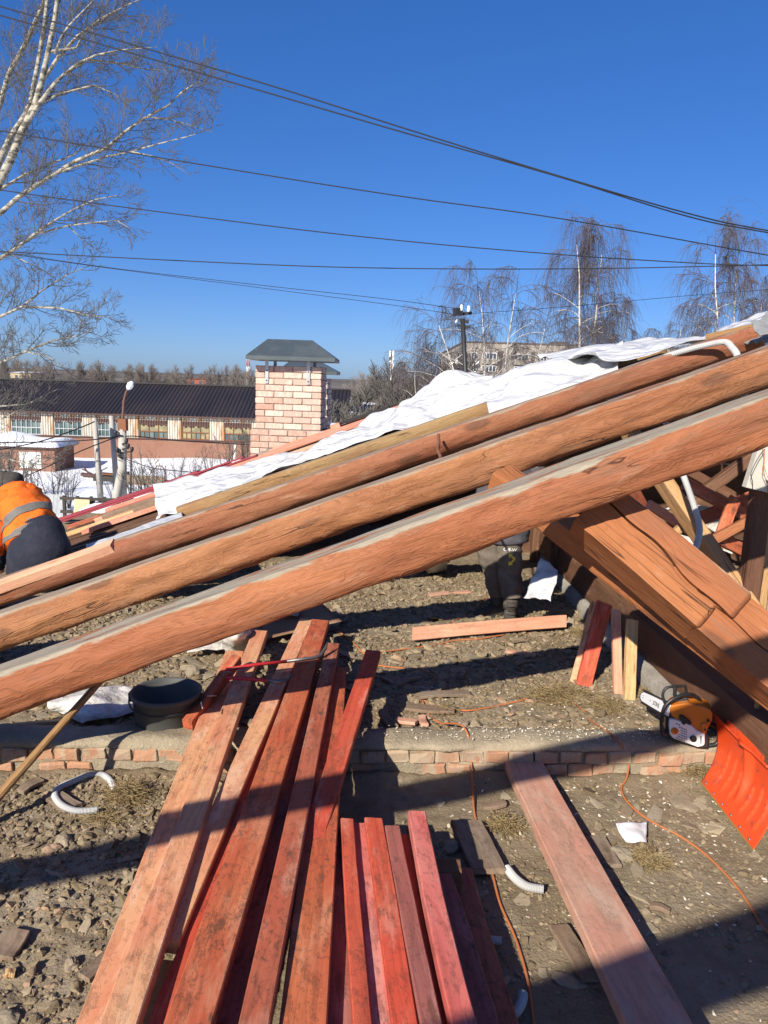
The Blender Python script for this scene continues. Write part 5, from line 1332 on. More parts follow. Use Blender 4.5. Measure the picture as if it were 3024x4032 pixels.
crowbar('red crowbar with an upturned grey claw laid across the boards', [(890, 2636), (1000, 2618), (1128, 2604), (1240, 2590), (1262, 2580), (1282, 2552), (1290, 2528)], [Z2 + .03] * 4 + [Z2 + .035, Z2 + .06, Z2 + .09], 2)
crowbar('second red crowbar with a dark flat claw laid below the first', [(890, 2668), (1000, 2674), (1055, 2680), (1100, 2684), (1130, 2678), (1160, 2650)], [Z2 + .03] * 4 + [Z2 + .03, Z2 + .045], 2, .012)
for k, (a_, b_) in enumerate((((886, 2645), (922, 2648)), ((817, 2740), (853, 2739)), ((792, 2768), (798, 2790)))):
    q = MB(); q.tube([G(*a_, Z2 + .06), G(*b_, Z2 + .05)], .0028, 6); q.lathe([(.006, 0), (.006, .002)], G(*a_, Z2 + .06), (1, 0, 0), 8)
    q.build('nail', MATS['nail'], label='bent nail sticking out of the red-brown block', cat='nail', group='nails in the red-brown block')
# ------------------------------------------------------------------ rubble
def mk_rubble_mats():
    for nm, stops in {'rubble': [(0, (.14, .105, .066)), (.3, (.20, .153, .092)), (.6, (.235, .184, .116)), (.85, (.27, .218, .143)), (.95, (.31, .20, .125)), (1, (.18, .16, .125))],
                      'chips': [(0, (.17, .13, .085)), (.4, (.23, .185, .125)), (.75, (.30, .245, .165)), (1, (.25, .21, .155))],
                      'sawdust': [(0, (.50, .42, .28)), (.5, (.66, .60, .46)), (1, (.72, .70, .62))],
                      'straw': [(0, (.19, .13, .06)), (.5, (.30, .22, .11)), (1, (.40, .31, .17))]}.items():
        m = Mat(nm, .92, .1); rp = m.nd('NewGeometry').outputs['Random Per Island']
        c = m.ramp(rp, stops); o = m.nd('TexCoord').outputs['Object']; n_ = m.noise(o, 60, 3, .6)
        f = m.ma('MULTIPLY_ADD', n_, .7, .65); m.color(m.mix(1.0, c, m.comb(f, f, f), 'MULTIPLY')); m.bump(n_, .5, .004); MATS[nm] = m.m
mk_rubble_mats()
nr_ = np.random.RandomState(4)
ico = []
t_ = (1 + 5 ** .5) / 2
ICV = np.array([(-1, t_, 0), (1, t_, 0), (-1, -t_, 0), (1, -t_, 0), (0, -1, t_), (0, 1, t_), (0, -1, -t_), (0, 1, -t_), (t_, 0, -1), (t_, 0, 1), (-t_, 0, -1), (-t_, 0, 1)]) / 1.9
ICF = np.array([(0, 11, 5), (0, 5, 1), (0, 1, 7), (0, 7, 10), (0, 10, 11), (1, 5, 9), (5, 11, 4), (11, 10, 2), (10, 7, 6), (7, 1, 8), (3, 9, 4), (3, 4, 2), (3, 2, 6), (3, 6, 8), (3, 8, 9), (4, 9, 5), (2, 4, 11), (6, 2, 10), (8, 6, 7), (9, 8, 1)])
def scatter(name, label, xs, ys, sz, mat, flat=.65, sink=.25, elong=1.5, zoff=None, cat='rubble'):
    n_ = len(xs); V_ = np.repeat(ICV[None], n_, 0) * (1 + nr_.uniform(-.5, .45, (n_, 12, 1)))
    s3 = np.stack([sz * nr_.uniform(1, elong, n_), sz * nr_.uniform(.7, 1.1, n_), sz * flat * nr_.uniform(.6, 1.2, n_)], 1); V_ = V_ * s3[:, None]
    a = nr_.uniform(0, 6.28, n_); tl = nr_.uniform(-.45, .45, n_)
    x, y, z = V_[..., 0], V_[..., 1], V_[..., 2]
    x, z = x * np.cos(tl)[:, None] - z * np.sin(tl)[:, None], x * np.sin(tl)[:, None] + z * np.cos(tl)[:, None]
    x, y = x * np.cos(a)[:, None] - y * np.sin(a)[:, None], x * np.sin(a)[:, None] + y * np.cos(a)[:, None]
    gz = (floor_h(xs, ys) if zoff is None else zoff) + s3[:, 2] * (.5 - sink)
    v = np.stack([x + xs[:, None], y + ys[:, None], z + gz[:, None]], -1).reshape(-1, 3)
    f = (ICF[None] + (np.arange(n_) * 12)[:, None, None]).reshape(-1, 3)
    me = bpy.data.meshes.new(name); me.from_pydata(v.tolist(), [], f.tolist()); me.materials.append(MATS[mat]); o = bpy.data.objects.new(name, me); col.objects.link(o)
    return tag(o, label, cat, kind='stuff')
def clump_pts(n_, x0, x1, y0, y1, seed, thr=-.1, sc=1.6):
    out = []; X = nr_.uniform(x0, x1, n_ * 3); Y = nr_.uniform(y0, y1, n_ * 3)
    d = fbm(np.stack([X, Y, X * 0], 1), sc, 3, seed); k = (d + nr_.uniform(-.25, .25, len(X))) > thr
    X, Y = X[k][:n_], Y[k][:n_]; led_ = np.abs(Y - LEDGE_Y(X) - .1) < .16
    return X[~led_], Y[~led_]
X, Y = clump_pts(20000, -2.8, -.35, 1.4, 3.85, 61, -.55); scatter('clay_rubble', 'loose grey-brown clods and clay rubble left of the red boards', X, Y, np.clip(nr_.lognormal(-5.0, .55, len(X)), .003, .03), 'rubble')
X, Y = clump_pts(6000, .1, 2.4, 1.3, 3.9, 62, -.1); scatter('clay_rubble', 'thin scatter of clay crumbs around the wide pink plank', X, Y, np.clip(nr_.lognormal(-5.2, .5, len(X)), .003, .022), 'rubble')
X, Y = clump_pts(30000, -2.9, 2.0, 4.05, 8.0, 63, -.3); scatter('slag_rubble', 'slag and stone rubble filling the attic behind the brick ledge', X, Y, np.clip(nr_.lognormal(-4.8, .55, len(X)), .004, .04), 'rubble')
X, Y = clump_pts(300, -2.8, 1.9, 4.1, 7.8, 64, -.2); scatter('flat_debris', 'flat slate and bark flakes over the slag fill', X, Y, nr_.uniform(.02, .065, len(X)), 'chips', .12, -.2, 2.0)
X, Y = clump_pts(150, -2.7, -.3, 1.4, 3.8, 65, .0); scatter('flat_debris', 'flat bark and slate flakes among the clods', X, Y, nr_.uniform(.015, .038, len(X)), 'chips', .16, -.1, 1.9)
X, Y = clump_pts(110, .2, 2.3, 1.3, 3.8, 66, .0); scatter('flat_debris', 'flat plaster flakes on the clay around the wide pink plank', X, Y, nr_.uniform(.015, .05, len(X)), 'chips', .14, .0, 1.9)
X = nr_.uniform(.3, 2.3, 2600); Y = nr_.uniform(2.2, 5.2, 2600); k = nr_.uniform(0, 1, 2600) < np.exp(-((X - 1.4) / .75) ** 2 - ((Y - 3.9) / .9) ** 2); X, Y = X[k], Y[k]
ol = np.abs(Y - LEDGE_Y(X) - .1) < .13
scatter('sawdust', 'pale sawdust flecks on the clay near the chainsaw', X[~ol], Y[~ol], nr_.uniform(.003, .008, (~ol).sum()), 'sawdust', .35, -.3, 2.2, cat='sawdust')
X = np.clip(nr_.normal(1.0, .6, 420), -.1, 1.95); Y = LEDGE_Y(X) + .03 + .17 * nr_.uniform(0, 1, 420) ** .8
scatter('sawdust', 'pale sawdust scattered along the cement top of the ledge', X, Y, nr_.uniform(.002, .0055, len(X)), 'sawdust', .35, -.3, 2.2, zoff=.203, cat='sawdust')
X, Y = clump_pts(45, -2.7, -.5, 1.45, 3.75, 67, .05, 2.2); scatter('clay_clods', 'larger angular clay clods left of the red boards', X, Y, nr_.uniform(.012, .032, len(X)), 'rubble', .75, .3, 1.4)
# single larger stones and clods
def _sub(V_, F_):
    V_ = [Vector(v) for v in V_]; mid = {}; out = []
    def m_(a, b):
        k = (min(a, b), max(a, b))
        if k not in mid: V_.append(((V_[a] + V_[b]) / 2).normalized() * ((V_[a].length + V_[b].length) / 2)); mid[k] = len(V_) - 1
        return mid[k]
    for a, b, c in F_: ab, bc, ca = m_(a, b), m_(b, c), m_(c, a); out += [(a, ab, ca), (b, bc, ab), (c, ca, bc), (ab, bc, ca)]
    return V_, out
RV, RF = _sub(ICV.tolist(), ICF.tolist()); RV, RF = _sub(RV, RF); RVA = np.array([tuple(v) for v in RV])
def stone(label, px_, py_, z, s_, mat, seed, flat=.6):
    s_ *= .75; p = G(px_, py_, z); d = 1 + fbm(RVA, 1.1, 2, seed) * .45 - np.abs(fbm(RVA, 2.6, 2, seed + 1)) * .30 + fbm(RVA, 7, 2, seed + 2) * .07
    v = RVA * d[:, None] * [s_, s_ * .75, s_ * flat]; a = seed * 1.7; ca, sa = math.cos(a), math.sin(a); v = np.stack([v[:, 0] * ca - v[:, 1] * sa, v[:, 0] * sa + v[:, 1] * ca, v[:, 2]], 1)
    q = MB(); q.add((v + [p.x, p.y, FZ(p.x, p.y) + s_ * flat * .25]).tolist(), RF, False)
    return q.build('stone', MATS[mat], label=label, cat='stone')
plain('stone_warm', (.30, .20, .13), .9, .2, 0, .3, 12, .5); plain('stone_grey', (.21, .175, .125), .9, .2, 0, .3, 12, .5); plain('stone_buff', (.26, .21, .145), .9, .2, 0, .3, 12, .5)
stone('rounded buff pebble at the foot of the peach board', 285, 3800, .02, .045, 'stone_buff', 1)
stone('grey stone at the very edge of the clods', 30, 4010, .02, .06, 'stone_grey', 2)
stone('pinkish stone in the slag near the orange cord', 1828, 2640, .12, .065, 'stone_warm', 3)
stone('dark grey stone in the slag above the pinkish one', 1760, 2610, .12, .06, 'stone_grey', 4)
stone('buff clod beside the conduit ring', 255, 3315, .02, .07, 'stone_buff', 5)
stone('pale broken clod below the conduit ring', 200, 3350, .02, .055, 'stone_warm', 6)
stone('grey clay lump under the wide pink plank edge', 2440, 3360, .02, .075, 'stone_grey', 7, .7)
stone('brown clay lump in shade beside the short pile', 1770, 3330, .02, .07, 'stone_buff', 8)
stone('rounded grey stone behind the black bucket', 760, 2650, .12, .075, 'stone_grey', 9, .9)
stone('cracked clay crust slab near the orange shovel', 2700, 3150, .02, .12, 'stone_buff', 10, .16)
# ------------------------------------------------------------------ straw / tow tufts
def tuft(label, px_, py_, z, w_, h, n_, seed, d=None):
    r_ = random.Random(seed); c = G(px_, py_, z); q = MB(); d = d or w_ * .6
    for k in range(int(n_ * 1.7)):
        a = r_.uniform(0, 6.28); rad = abs(r_.gauss(0, .45)); p = c + Vector((math.cos(a) * rad * w_ / 2, math.sin(a) * rad * d / 2, 0)); p.z = FZ(p.x, p.y) + r_.random() ** 1.5 * h * max(0, 1 - rad)
        dd = Vector((r_.gauss(0, 1), r_.gauss(0, 1), r_.gauss(0, .22))).normalized(); L_ = r_.uniform(.04, .12); pts = [p]
        for i in range(3):
            dd = (dd + rvec(r_) * .95 * Vector((1, 1, .4)).length / 1.5).normalized(); dd.z *= .6; p = p + dd * L_ / 3; p.z = max(p.z, FZ(p.x, p.y) + .001) if i == 2 else p.z; pts.append(p.copy())
        q.tube(pts, .0011, 3, cap=False)
    return q.build('straw_tuft', MATS['straw'], label=label, cat='straw')
tuft('frayed straw tuft beside the conduit ring', 500, 3150, 0, .30, .09, 650, 1)
tuft('straw tuft tail trailing below the conduit ring', 420, 3240, 0, .18, .03, 220, 2)
tuft('large golden straw mat lying on the slag near the stakes', 2200, 2760, .1, .62, .08, 1100, 3, .40)
tuft('smaller straw clump at the foot of the stakes', 2390, 2810, .1, .30, .07, 500, 4)
tuft('straw bed under the chainsaw bar', 2600, 2740, .1, .36, .05, 450, 5)
tuft('dark straw clump between ledge and orange shovel', 2740, 3060, 0, .30, .05, 450, 6)
tuft('straw tuft left of the wide pink plank', 1985, 3260, 0, .20, .05, 380, 7)
tuft('straw nest right of the wide pink plank', 2560, 3400, 0, .20, .05, 380, 8)
tuft('straw shreds by the kerb behind the stakes', 2300, 2500, .1, .34, .05, 520, 10)
tuft('small straw ball on the slag by the cord loop', 1755, 2810, .1, .14, .05, 220, 11)
# ------------------------------------------------------------------ cords and conduit
plain('cord_orange', (.40, .135, .05), .6, .3, 0, .2)
def smooth_path(pw, n_=6):
    out = []; m = len(pw)
    for i in range(m - 1):
        p0, p1, p2, p3 = pw[max(i - 1, 0)], pw[i], pw[i + 1], pw[min(i + 2, m - 1)]
        for k in range(n_):
            t = k / n_; out.append(.5 * ((2 * p1) + (p2 - p0) * t + (2 * p0 - 5 * p1 + 4 * p2 - p3) * t * t + (3 * p1 - p0 - 3 * p2 + p3) * t ** 3))
    out.append(pw[-1]); return out
def cord(label, pts, r=.0055, lift=0.0, zs=None):
    pw = []
    for i, (a, b) in enumerate(pts):
        zz = zs[i] if zs else None
        if zz is None:
            p = G(a, b, .03); p = G(a, b, FZ(p.x, p.y) + .008); p = G(a, b, FZ(p.x, p.y) + .008)
        else: p = G(a, b, zz)
        pw.append(p)
    q = MB(); q.tube(smooth_path(pw), r, 7); return q.build('extension_cord', MATS['cord_orange'], label=label, cat='cord')
N_ = None
cord('orange extension cord running over the ledge and down past the short pile', [(1521, 2651), (1617, 2705), (1660, 2754), (1684, 2808), (1732, 2846), (1805, 2851), (1840, 2886), (1853, 2965), (1858, 3039), (1869, 3205), (1912, 3335), (1942, 3451), (1970, 3560), (2028, 3690), (2072, 3834), (2093, 3957), (2110, 4100), (2120, 4260)],
     zs=[N_, N_, N_, N_, N_, .212, .212, .13, .06, N_, N_, N_, N_, N_, N_, N_, N_, N_])
cord('orange extension cord winding from the ledge past the white paper', [(2250, 2760), (2300, 2800), (2330, 2840), (2400, 2885), (2439, 2925), (2475, 2989), (2468, 3062), (2446, 3105), (2475, 3163), (2555, 3228), (2678, 3293), (2779, 3365), (2873, 3459), (2945, 3553), (2996, 3640), (3054, 3698), (3200, 3800)],
     zs=[N_, N_, N_, .212, .20, .10, .04, N_, N_, N_, N_, N_, N_, N_, N_, N_, N_])
cord('orange cord crossing the slag in front of the standing worker', [(1322, 2476), (1400, 2540), (1440, 2575), (1520, 2565), (1711, 2540), (1790, 2522), (1881, 2516), (1990, 2498)])
cord('loose orange cord loop lying on the slag beside the askew red board', [(1490, 2620), (1551, 2628), (1654, 2638), (1708, 2662), (1740, 2690), (1752, 2708), (1735, 2712)])
cord('orange cord leading from the ledge to the straw mat', [(1660, 2754), (1740, 2785), (1830, 2798), (1900, 2790), (2000, 2770), (2080, 2750)])
cord('orange cord coil at the standing worker boots', [(1780, 2450), (1830, 2425), (1880, 2420), (1885, 2385), (1900, 2360), (1930, 2350)])
def conduit(label, pw, r, name='conduit', pitch=.006):
    sp = smooth_path(pw, 24); L_ = sum((sp[i + 1] - sp[i]).length for i in range(len(sp) - 1)); n_ = int(L_ / (pitch / 2)); acc = [0]
    for i in range(len(sp) - 1): acc.append(acc[-1] + (sp[i + 1] - sp[i]).length)
    out = []; j = 0
    for k in range(n_):
        s = L_ * k / (n_ - 1)
        while j < len(sp) - 2 and acc[j + 1] < s: j += 1
        f = (s - acc[j]) / max(1e-6, acc[j + 1] - acc[j]); out.append(sp[j].lerp(sp[j + 1], min(1, f)))
    q = MB(); q.tube(out, [r * (1.0 if k % 2 else .84) for k in range(n_)], 10, smooth=False); return q.build(name, MATS['conduit'], label=label, cat='conduit')
def gpath(pts, z): return [G(a, b, z) for a, b in pts]
conduit('grey corrugated conduit lying in a ring on the clods', gpath([(386, 3188), (300, 3192), (240, 3168), (215, 3130), (240, 3098), (300, 3072), (350, 3052), (400, 3050), (432, 3072), (452, 3110)], .045), .0165)
conduit('short torn piece of grey conduit left of the wide pink plank', gpath([(1995, 3418), (2030, 3460), (2075, 3490), (2140, 3502)], .035), .019)
conduit('stub of grey conduit showing behind the shaded brown beam', gpath([(1930, 3700), (1975, 3704)], .04), .016)
conduit('bent grey conduit stub at the near end of the shaded brown beam', gpath([(1990, 4000), (2030, 3985), (2052, 3950), (2060, 3915)], .05), .018)
conduit('grey conduit arching over the thin red log under the slate', [P(2578, 1425, 6.35), P(2640, 1398, 6.05), P(2750, 1366, 5.95), P(2850, 1347, 5.85), P(2885, 1372, 5.6), P(2905, 1405, 5.4), P(2915, 1480, 5.15), P(2930, 1560, 5.0), P(2945, 1650, 4.9)], .024, pitch=.012)
conduit('grey conduit hanging down along the pale brace', [P(2600, 1560, 5.2), P(2618, 1650, 5.0), P(2650, 1760, 4.75), P(2690, 1870, 4.45), P(2732, 1990, 4.33), P(2754, 2070, 4.27), P(2748, 2130, 4.2), P(2728, 2180, 4.12)], .019, pitch=.01)
# ------------------------------------------------------------------ bucket
plain('black_plastic', (.022, .022, .022), .5, .4, 0, .3, 5); plain('bucket_grey', (.075, .075, .07), .6, .3, 0, .3, 8)
bc = G(655, 2722, .35); bz = FZ(bc.x, bc.y)
bk = thing('bucket', (bc.x, bc.y, bz), 'black mixing bucket standing behind the ledge', 'bucket')
q = MB(); H_ = .355 - bz
q.lathe([(.005, .002), (.162, 0), (.166, .01), (.182, H_ - .03), (.19, H_ - .028), (.196, H_), (.188, H_ + .004), (.178, H_ - .01), (.160, .02), (.005, .018)], (bc.x, bc.y, bz), (0, 0, 1), 40); q.build('tub', MATS['bucket_grey'], bk)
q = MB(); q.tube([Vector((bc.x, bc.y, bz + H_ - .035)) + Vector((math.cos(a) * .2, math.sin(a) * .2, -.03 * max(0, math.sin(-a)))) for a in [math.pi + math.pi * k / 24 for k in range(25)]], .005, 6); q.build('bail', MATS['black_plastic'], bk)
for a in (math.pi, 0):
    q = MB(); q.box((bc.x + math.cos(a) * .198, bc.y, bz + H_ - .04), (.02, .04, .05)); q.build('ear', MATS['black_plastic'], bk)
# ------------------------------------------------------------------ long stick
log('round_stick', 'grey round stick leaning from the clods against the dusty-topped log', G(-130, 3290, .03), P(445, 2632, 3.62), .024, .018, 'log_olive', .95, 77, cat='stick', n=60, k=12, rough=.06)
# ------------------------------------------------------------------ loose sheets, rags, boards on the slag
plain('hardboard', (.20, .115, .065), .55, .35, 0, .3, 4); plain('tan_sheet', (.33, .27, .20), .7, .3, 0, .2, 5)
sheet('brown_sheet', 'glossy brown hardboard sheet lying behind the red boards', [[G(1250, 2362, .30), G(1300, 2405, .30), G(1346, 2449, .29)], [G(1140, 2405, .22), G(1170, 2440, .22), G(1200, 2480, .22)], [G(1030, 2449, .16), G(1038, 2485, .16), G(1046, 2521, .16)]], 'hardboard', 4, .006, 3, 20, 'sheet', solid=.008)
sheet('bent_sheet', 'small bent tan sheet on the brown hardboard', [[G(1060, 2420, .26), G(1120, 2395, .26), G(1185, 2398, .28)], [G(1050, 2440, .23), G(1120, 2425, .24), G(1175, 2428, .25)]], 'tan_sheet', 5, .008, 4, 21, 'sheet', solid=.006)
sheet('plastic_rag', 'dirty white plastic film spread on the slag left of the bucket', [[G(215, 2745, .17), G(330, 2715, .18), G(460, 2705, .16), G(540, 2725, .15)], [G(190, 2775, .2), G(330, 2755, .22), G(450, 2740, .18), G(545, 2765, .15)], [G(230, 2800, .15), G(350, 2800, .2), G(450, 2800, .17), G(540, 2790, .14)], [G(330, 2850, .13), G(360, 2835, .15), G(450, 2825, .15), G(535, 2805, .13)]], 'dirty_sheet', 7, .03, 9, 22, 'plastic film')
sheet('plastic_rag', 'crumpled white plastic bag on the slag behind the peach board', [[G(880, 2470, .26), G(930, 2455, .30), G(985, 2450, .26)], [G(870, 2505, .3), G(930, 2500, .38), G(990, 2490, .3)], [G(880, 2545, .15), G(925, 2560, .17), G(975, 2555, .15)]], 'dirty_sheet', 7, .035, 10, 23, 'plastic bag')
sheet('plastic_rag', 'long grey film strip half buried under the dusty-topped log', [[G(720, 2540, .2), G(800, 2510, .22), G(870, 2505, .2)], [G(740, 2575, .16), G(810, 2560, .18), G(880, 2560, .16)]], 'dirty_sheet', 7, .03, 9, 24, 'plastic film')
sheet('plastic_rag', 'grey plastic sack slumped in the shade behind the logs', [[G(1660, 2160, .35), G(1700, 2150, .42), G(1755, 2170, .36)], [G(1645, 2205, .3), G(1700, 2200, .42), G(1765, 2205, .3)], [G(1640, 2235, .12), G(1700, 2252, .14), G(1750, 2245, .12)]], 'dirty_sheet', 7, .04, 7, 25, 'sack')
sheet('plastic_rag', 'white cloth strip hanging down the kerb beside the standing worker', [[P(2128, 2200, 6.25), P(2165, 2225, 6.2), P(2196, 2255, 6.1)], [P(2100, 2285, 6.1), P(2145, 2290, 6.0), P(2190, 2300, 5.95)], [P(2070, 2360, 6.0), P(2115, 2358, 5.9), P(2170, 2372, 5.8)]], 'tarp', 8, .04, 8, 26, 'cloth')
def edge_plank(label, a, b, h, t, mat, seed, cat='plank', name='plank'):
    up = Vector((0, -1, .25)); p0, p1 = Vector(a), Vector(b)
    board(name, label, p0, p1, h, t, mat, up=up, seed=seed, cat=cat)
edge_plank('pale plank lying on edge in front of the standing worker boots', G(1632, 2496, .20), G(2232, 2446, .20), .10, .05, 'board_fresh', 500)
board('stake', 'red-edged plank stake leaning under the valley beam', G(2300, 2705, .12), P(2385, 2375, 5.0), .10, .05, 'board_red', up=(0, -1, .2), seed=501, cat='stake')
board('stake', 'peach plank stake leaning beside the red-edged one', G(2262, 2690, .12), P(2345, 2370, 5.05), .07, .04, 'board_peach', up=(-.3, -1, .2), seed=502, cat='stake')
board('stake', 'narrow pale stake standing between the other stakes', G(2437, 2738, .12), P(2427, 2400, 4.95), .058, .04, 'board_fresh', up=(0, -1, .2), seed=503, cat='stake')
board('stake', 'clean yellowish stake nearest the chainsaw bar', G(2482, 2762, .12), P(2494, 2440, 4.85), .07, .05, 'board_yellow', up=(0, -1, .2), seed=504, cat='stake')
board('grey_plank', 'short grey plank half in shade beside the short pile', G(1835, 3228, .05), G(1925, 3420, .05), .15, .03, 'board_grey', seed=505, cat='plank')
board('yellow_lath', 'thin yellow lath lying before the dirty plastic film', G(55, 2850, .14), G(250, 2832, .14), .03, .02, 'board_yellow', seed=506, cat='lath')
board('yellow_lath', 'narrow yellow lath slipped under the peach boards', G(660, 3780, .10), G(560, 4032, .10), .04, .02, 'board_yellow', seed=507, cat='lath')
for k, (a, b, w_, mat, lb) in enumerate((((1500, 2790), (1548, 2850), .06, 'board_grey', 'grey splintered board end behind the ledge'), ((1560, 2826), (1640, 2842), .05, 'board_dusty', 'short pinkish offcut behind the ledge'), ((1662, 2815), (1672, 2850), .045, 'board_dusty', 'upright pinkish offcut against the ledge'),
        ((1650, 2735), (1850, 2722), .07, 'board_grey', 'shaded grey beam piece lying behind the cord'), ((1600, 2775), (1790, 2790), .09, 'board_grey', 'flat grey board under the crossing cords'), ((1690, 2340), (1850, 2325), .07, 'board_dusty', 'tan splintered board in the slag near the worker'),
        ((1510, 2660), (1580, 2690), .08, 'board_grey', 'broken grey slate piece beside the askew red board'), ((1560, 2690), (1660, 2660), .05, 'board_grey', 'grey splinter in the slag near the cord loop'), ((2030, 2610), (2120, 2595), .04, 'board_grey', 'thin grey chip board on the slag before the stakes'),
        ((2000, 2560), (2110, 2575), .05, 'board_dusty', 'buff splinter on the slag before the stakes'), ((200, 3120), (290, 3170), .09, 'board_grey', 'grey tile fragment inside the conduit ring'), ((80, 3110), (160, 3060), .06, 'board_grey', 'grey plaster tube piece beside the stick'),
        ((330, 3840), (450, 3740), .06, 'board_grey', 'grey board scrap at the foot of the peach board'), ((2200, 3640), (2330, 3850), .08, 'board_grey', 'grey board scrap half under the wide pink plank'), ((2330, 3290), (2390, 3400), .13, 'board_grey', 'grey plaster plate right of the wide pink plank'),
        ((0, 3760), (70, 3660), .10, 'board_grey', 'grey plank corner beside the clods'), ((20, 3826), (60, 3820), .03, 'board_yellow', 'small yellow wood chip on the clods'), ((2560, 3560), (2640, 3580), .03, 'board_grey', 'thin twig-like splinter on the clay'), ((1900, 3165), (1990, 3155), .05, 'board_grey', 'dull splinter on the clay near the cord'))):
    p0 = G(*a, .05); p1 = G(*b, .05); z0 = FZ(p0.x, p0.y) + .03; z1 = FZ(p1.x, p1.y) + .03
    board('board_scrap', lb, G(*a, z0), G(*b, z1), w_, .02, mat, seed=520 + k, cat='scrap', warp=.006)
# crumpled paper with red stains
def mk_paper():
    m = Mat('paper', .8, .2); o = m.obj(); s_ = m.step(m.noise(o, 22, 4, .6), .55, .65)
    m.color(m.mix(m.ma('MULTIPLY', s_, .5), (.75, .73, .73, 1), (.45, .17, .16, 1))); MATS['paper'] = m.m
mk_paper()
sheet('paper_scrap', 'crumpled white paper with red stains on the clay', [[G(2425, 3246, .05), G(2480, 3240, .06), G(2546, 3240, .04)], [G(2440, 3280, .05), G(2490, 3285, .07), G(2545, 3285, .05)], [G(2470, 3315, .03), G(2510, 3318, .05), G(2543, 3318, .03)]], 'paper', 6, .012, 14, 27, 'paper', solid=.0015)
# rusty strap on the log, straw hanging in the bay, electric box
q = MB(); q.tube(smooth_path([P(1726, 1712, 5.9), P(1728, 1745, 5.7), P(1724, 1770, 5.4), P(1735, 1800, 5.1), P(1730, 1812, 4.9)]), .012, 6); q.build('rusty_strap', MATS['rust'], label='rusty twisted strap hanging between the thin and the tan log', cat='strap')
eb = P(2990, 1850, 4.3)
plain('cream', (.44, .42, .36), .5, .4, 0, .15)
ebx = thing('electric_box', (eb.x, eb.y, eb.z - .13), 'cream electric box with loose wires hanging below the log at the right', 'electric box')
q = MB(); q.box(eb + Vector((.06, .03, 0)), (.20, .05, .25), Matrix.Rotation(.2, 3, 'Y')); q.build('housing', MATS['cream'], ebx)
q = MB(); q.box(eb + Vector((.10, -.01, .02)), (.09, .04, .17), Matrix.Rotation(.2, 3, 'Y')); q.build('breaker_row', MATS['white_frame'], ebx)
for k in range(4):
    q = MB(); q.box(eb + Vector((.10, -.035, .07 - k * .04)), (.03, .02, .02)); q.build('switch', MATS['black_plastic'], ebx)
for k in range(6):
    r_ = random.Random(k); pts = [eb + Vector((r_.uniform(-.03, .1), -.03, .12))]
    for i in range(4): pts.append(pts[-1] + Vector((r_.uniform(-.04, .03), r_.uniform(-.02, .01), -r_.uniform(.04, .09))))
    q = MB(); q.tube(smooth_path(pts), .0022, 5); q.build('loose_wire', MATS['cord_orange' if k % 2 else 'black_plastic'], ebx)
timber('post', 'dark post carrying the electric box', eb + Vector((.08, .12, -1.7)), eb + Vector((.08, .12, .35)), .1, .1, 'beam_dark', seed=80, cat='post')
# ------------------------------------------------------------------ text helper
def text_mesh(txt, size, M, mat, parent, name='lettering', ext_=.0006, shear=0.0):
    cu = bpy.data.curves.new(name, 'FONT'); cu.body = txt; cu.size = size; cu.extrude = ext_; cu.align_x = 'CENTER'; cu.align_y = 'CENTER'; cu.shear = shear
    o = bpy.data.objects.new(name, cu); col.objects.link(o)
    dg = bpy.context.evaluated_depsgraph_get(); me = bpy.data.meshes.new_from_object(o.evaluated_get(dg)); bpy.data.objects.remove(o)
    me.materials.clear(); me.materials.append(MATS[mat]); n = bpy.data.objects.new(name, me); col.objects.link(n); n.matrix_basis = M; attach(n, parent); return n
def face_frame(o, x, n):
    x = Vector(x).normalized(); n = Vector(n).normalized(); y = n.cross(x).normalized(); x = y.cross(n); M = Matrix.Identity(4)
    for i in range(3): M[i][0] = x[i]; M[i][1] = y[i]; M[i][2] = n[i]; M[i][3] = o[i]
    return M
# ------------------------------------------------------------------ chainsaw
plain('saw_orange', (.60, .17, .012), .32, .5, 0, .1); plain('saw_white', (.70, .69, .66), .4, .5, 0, .1); plain('saw_black', (.016, .016, .017), .45, .45, 0, .2); plain('saw_bar', (.74, .75, .75), .35, .5, .1, .08); plain('ink', (.015, .015, .015), .6)
SX = lambda z: 2550 + z * 300 / 1659.0
SYp = lambda z: 2690 + z * 280 / 1548.0
SN = Vector((-.30, -.95, .05)).normalized(); SO = P(2700, 2900, 3.86)
def sp(zx, zy, off=0.0):
    d = ray(SX(zx), SYp(zy)); t = ((SO + SN * off) - CAM).dot(SN) / d.dot(SN); return CAM + d * t
cs = thing('chainsaw', sp(800, 1400, 0), 'orange and white chainsaw standing on the ledge, bar pointing at the stakes', 'chainsaw')
back = -SN
def plate(name, pts, off, depth, mat, bev=.006, parent=cs):
    q = MB(); q.poly([sp(a, b, off) for a, b in pts], back * depth); o = q.build(name, MATS[mat], parent)
    if bev: m_ = o.modifiers.new('bevel', 'BEVEL'); m_.width = bev; m_.segments = 3; m_.limit_method = 'ANGLE'
    return o
plate('starter_cover', [(470, 780), (620, 800), (820, 860), (960, 930), (1080, 1040), (1250, 1100), (1245, 1340), (1200, 1380), (1090, 1400), (960, 1350), (760, 1280), (560, 1210), (480, 1120), (460, 950)], .0, .07, 'saw_white', .008)
plate('crankcase', [(400, 640), (700, 560), (1250, 1000), (1330, 1120), (1330, 1420), (1100, 1415), (700, 1320), (480, 1200), (380, 1100)], -.025, .16, 'saw_black', .008)
plate('top_cover', [(470, 560), (520, 490), (700, 450), (870, 430), (1030, 470), (1240, 525), (1360, 580), (1415, 650), (1410, 800), (1360, 900), (1310, 1000), (1270, 1110), (1180, 1110), (1155, 1060), (1040, 1030), (940, 930), (800, 850), (640, 800), (520, 720)], -.012, .15, 'saw_orange', .022)
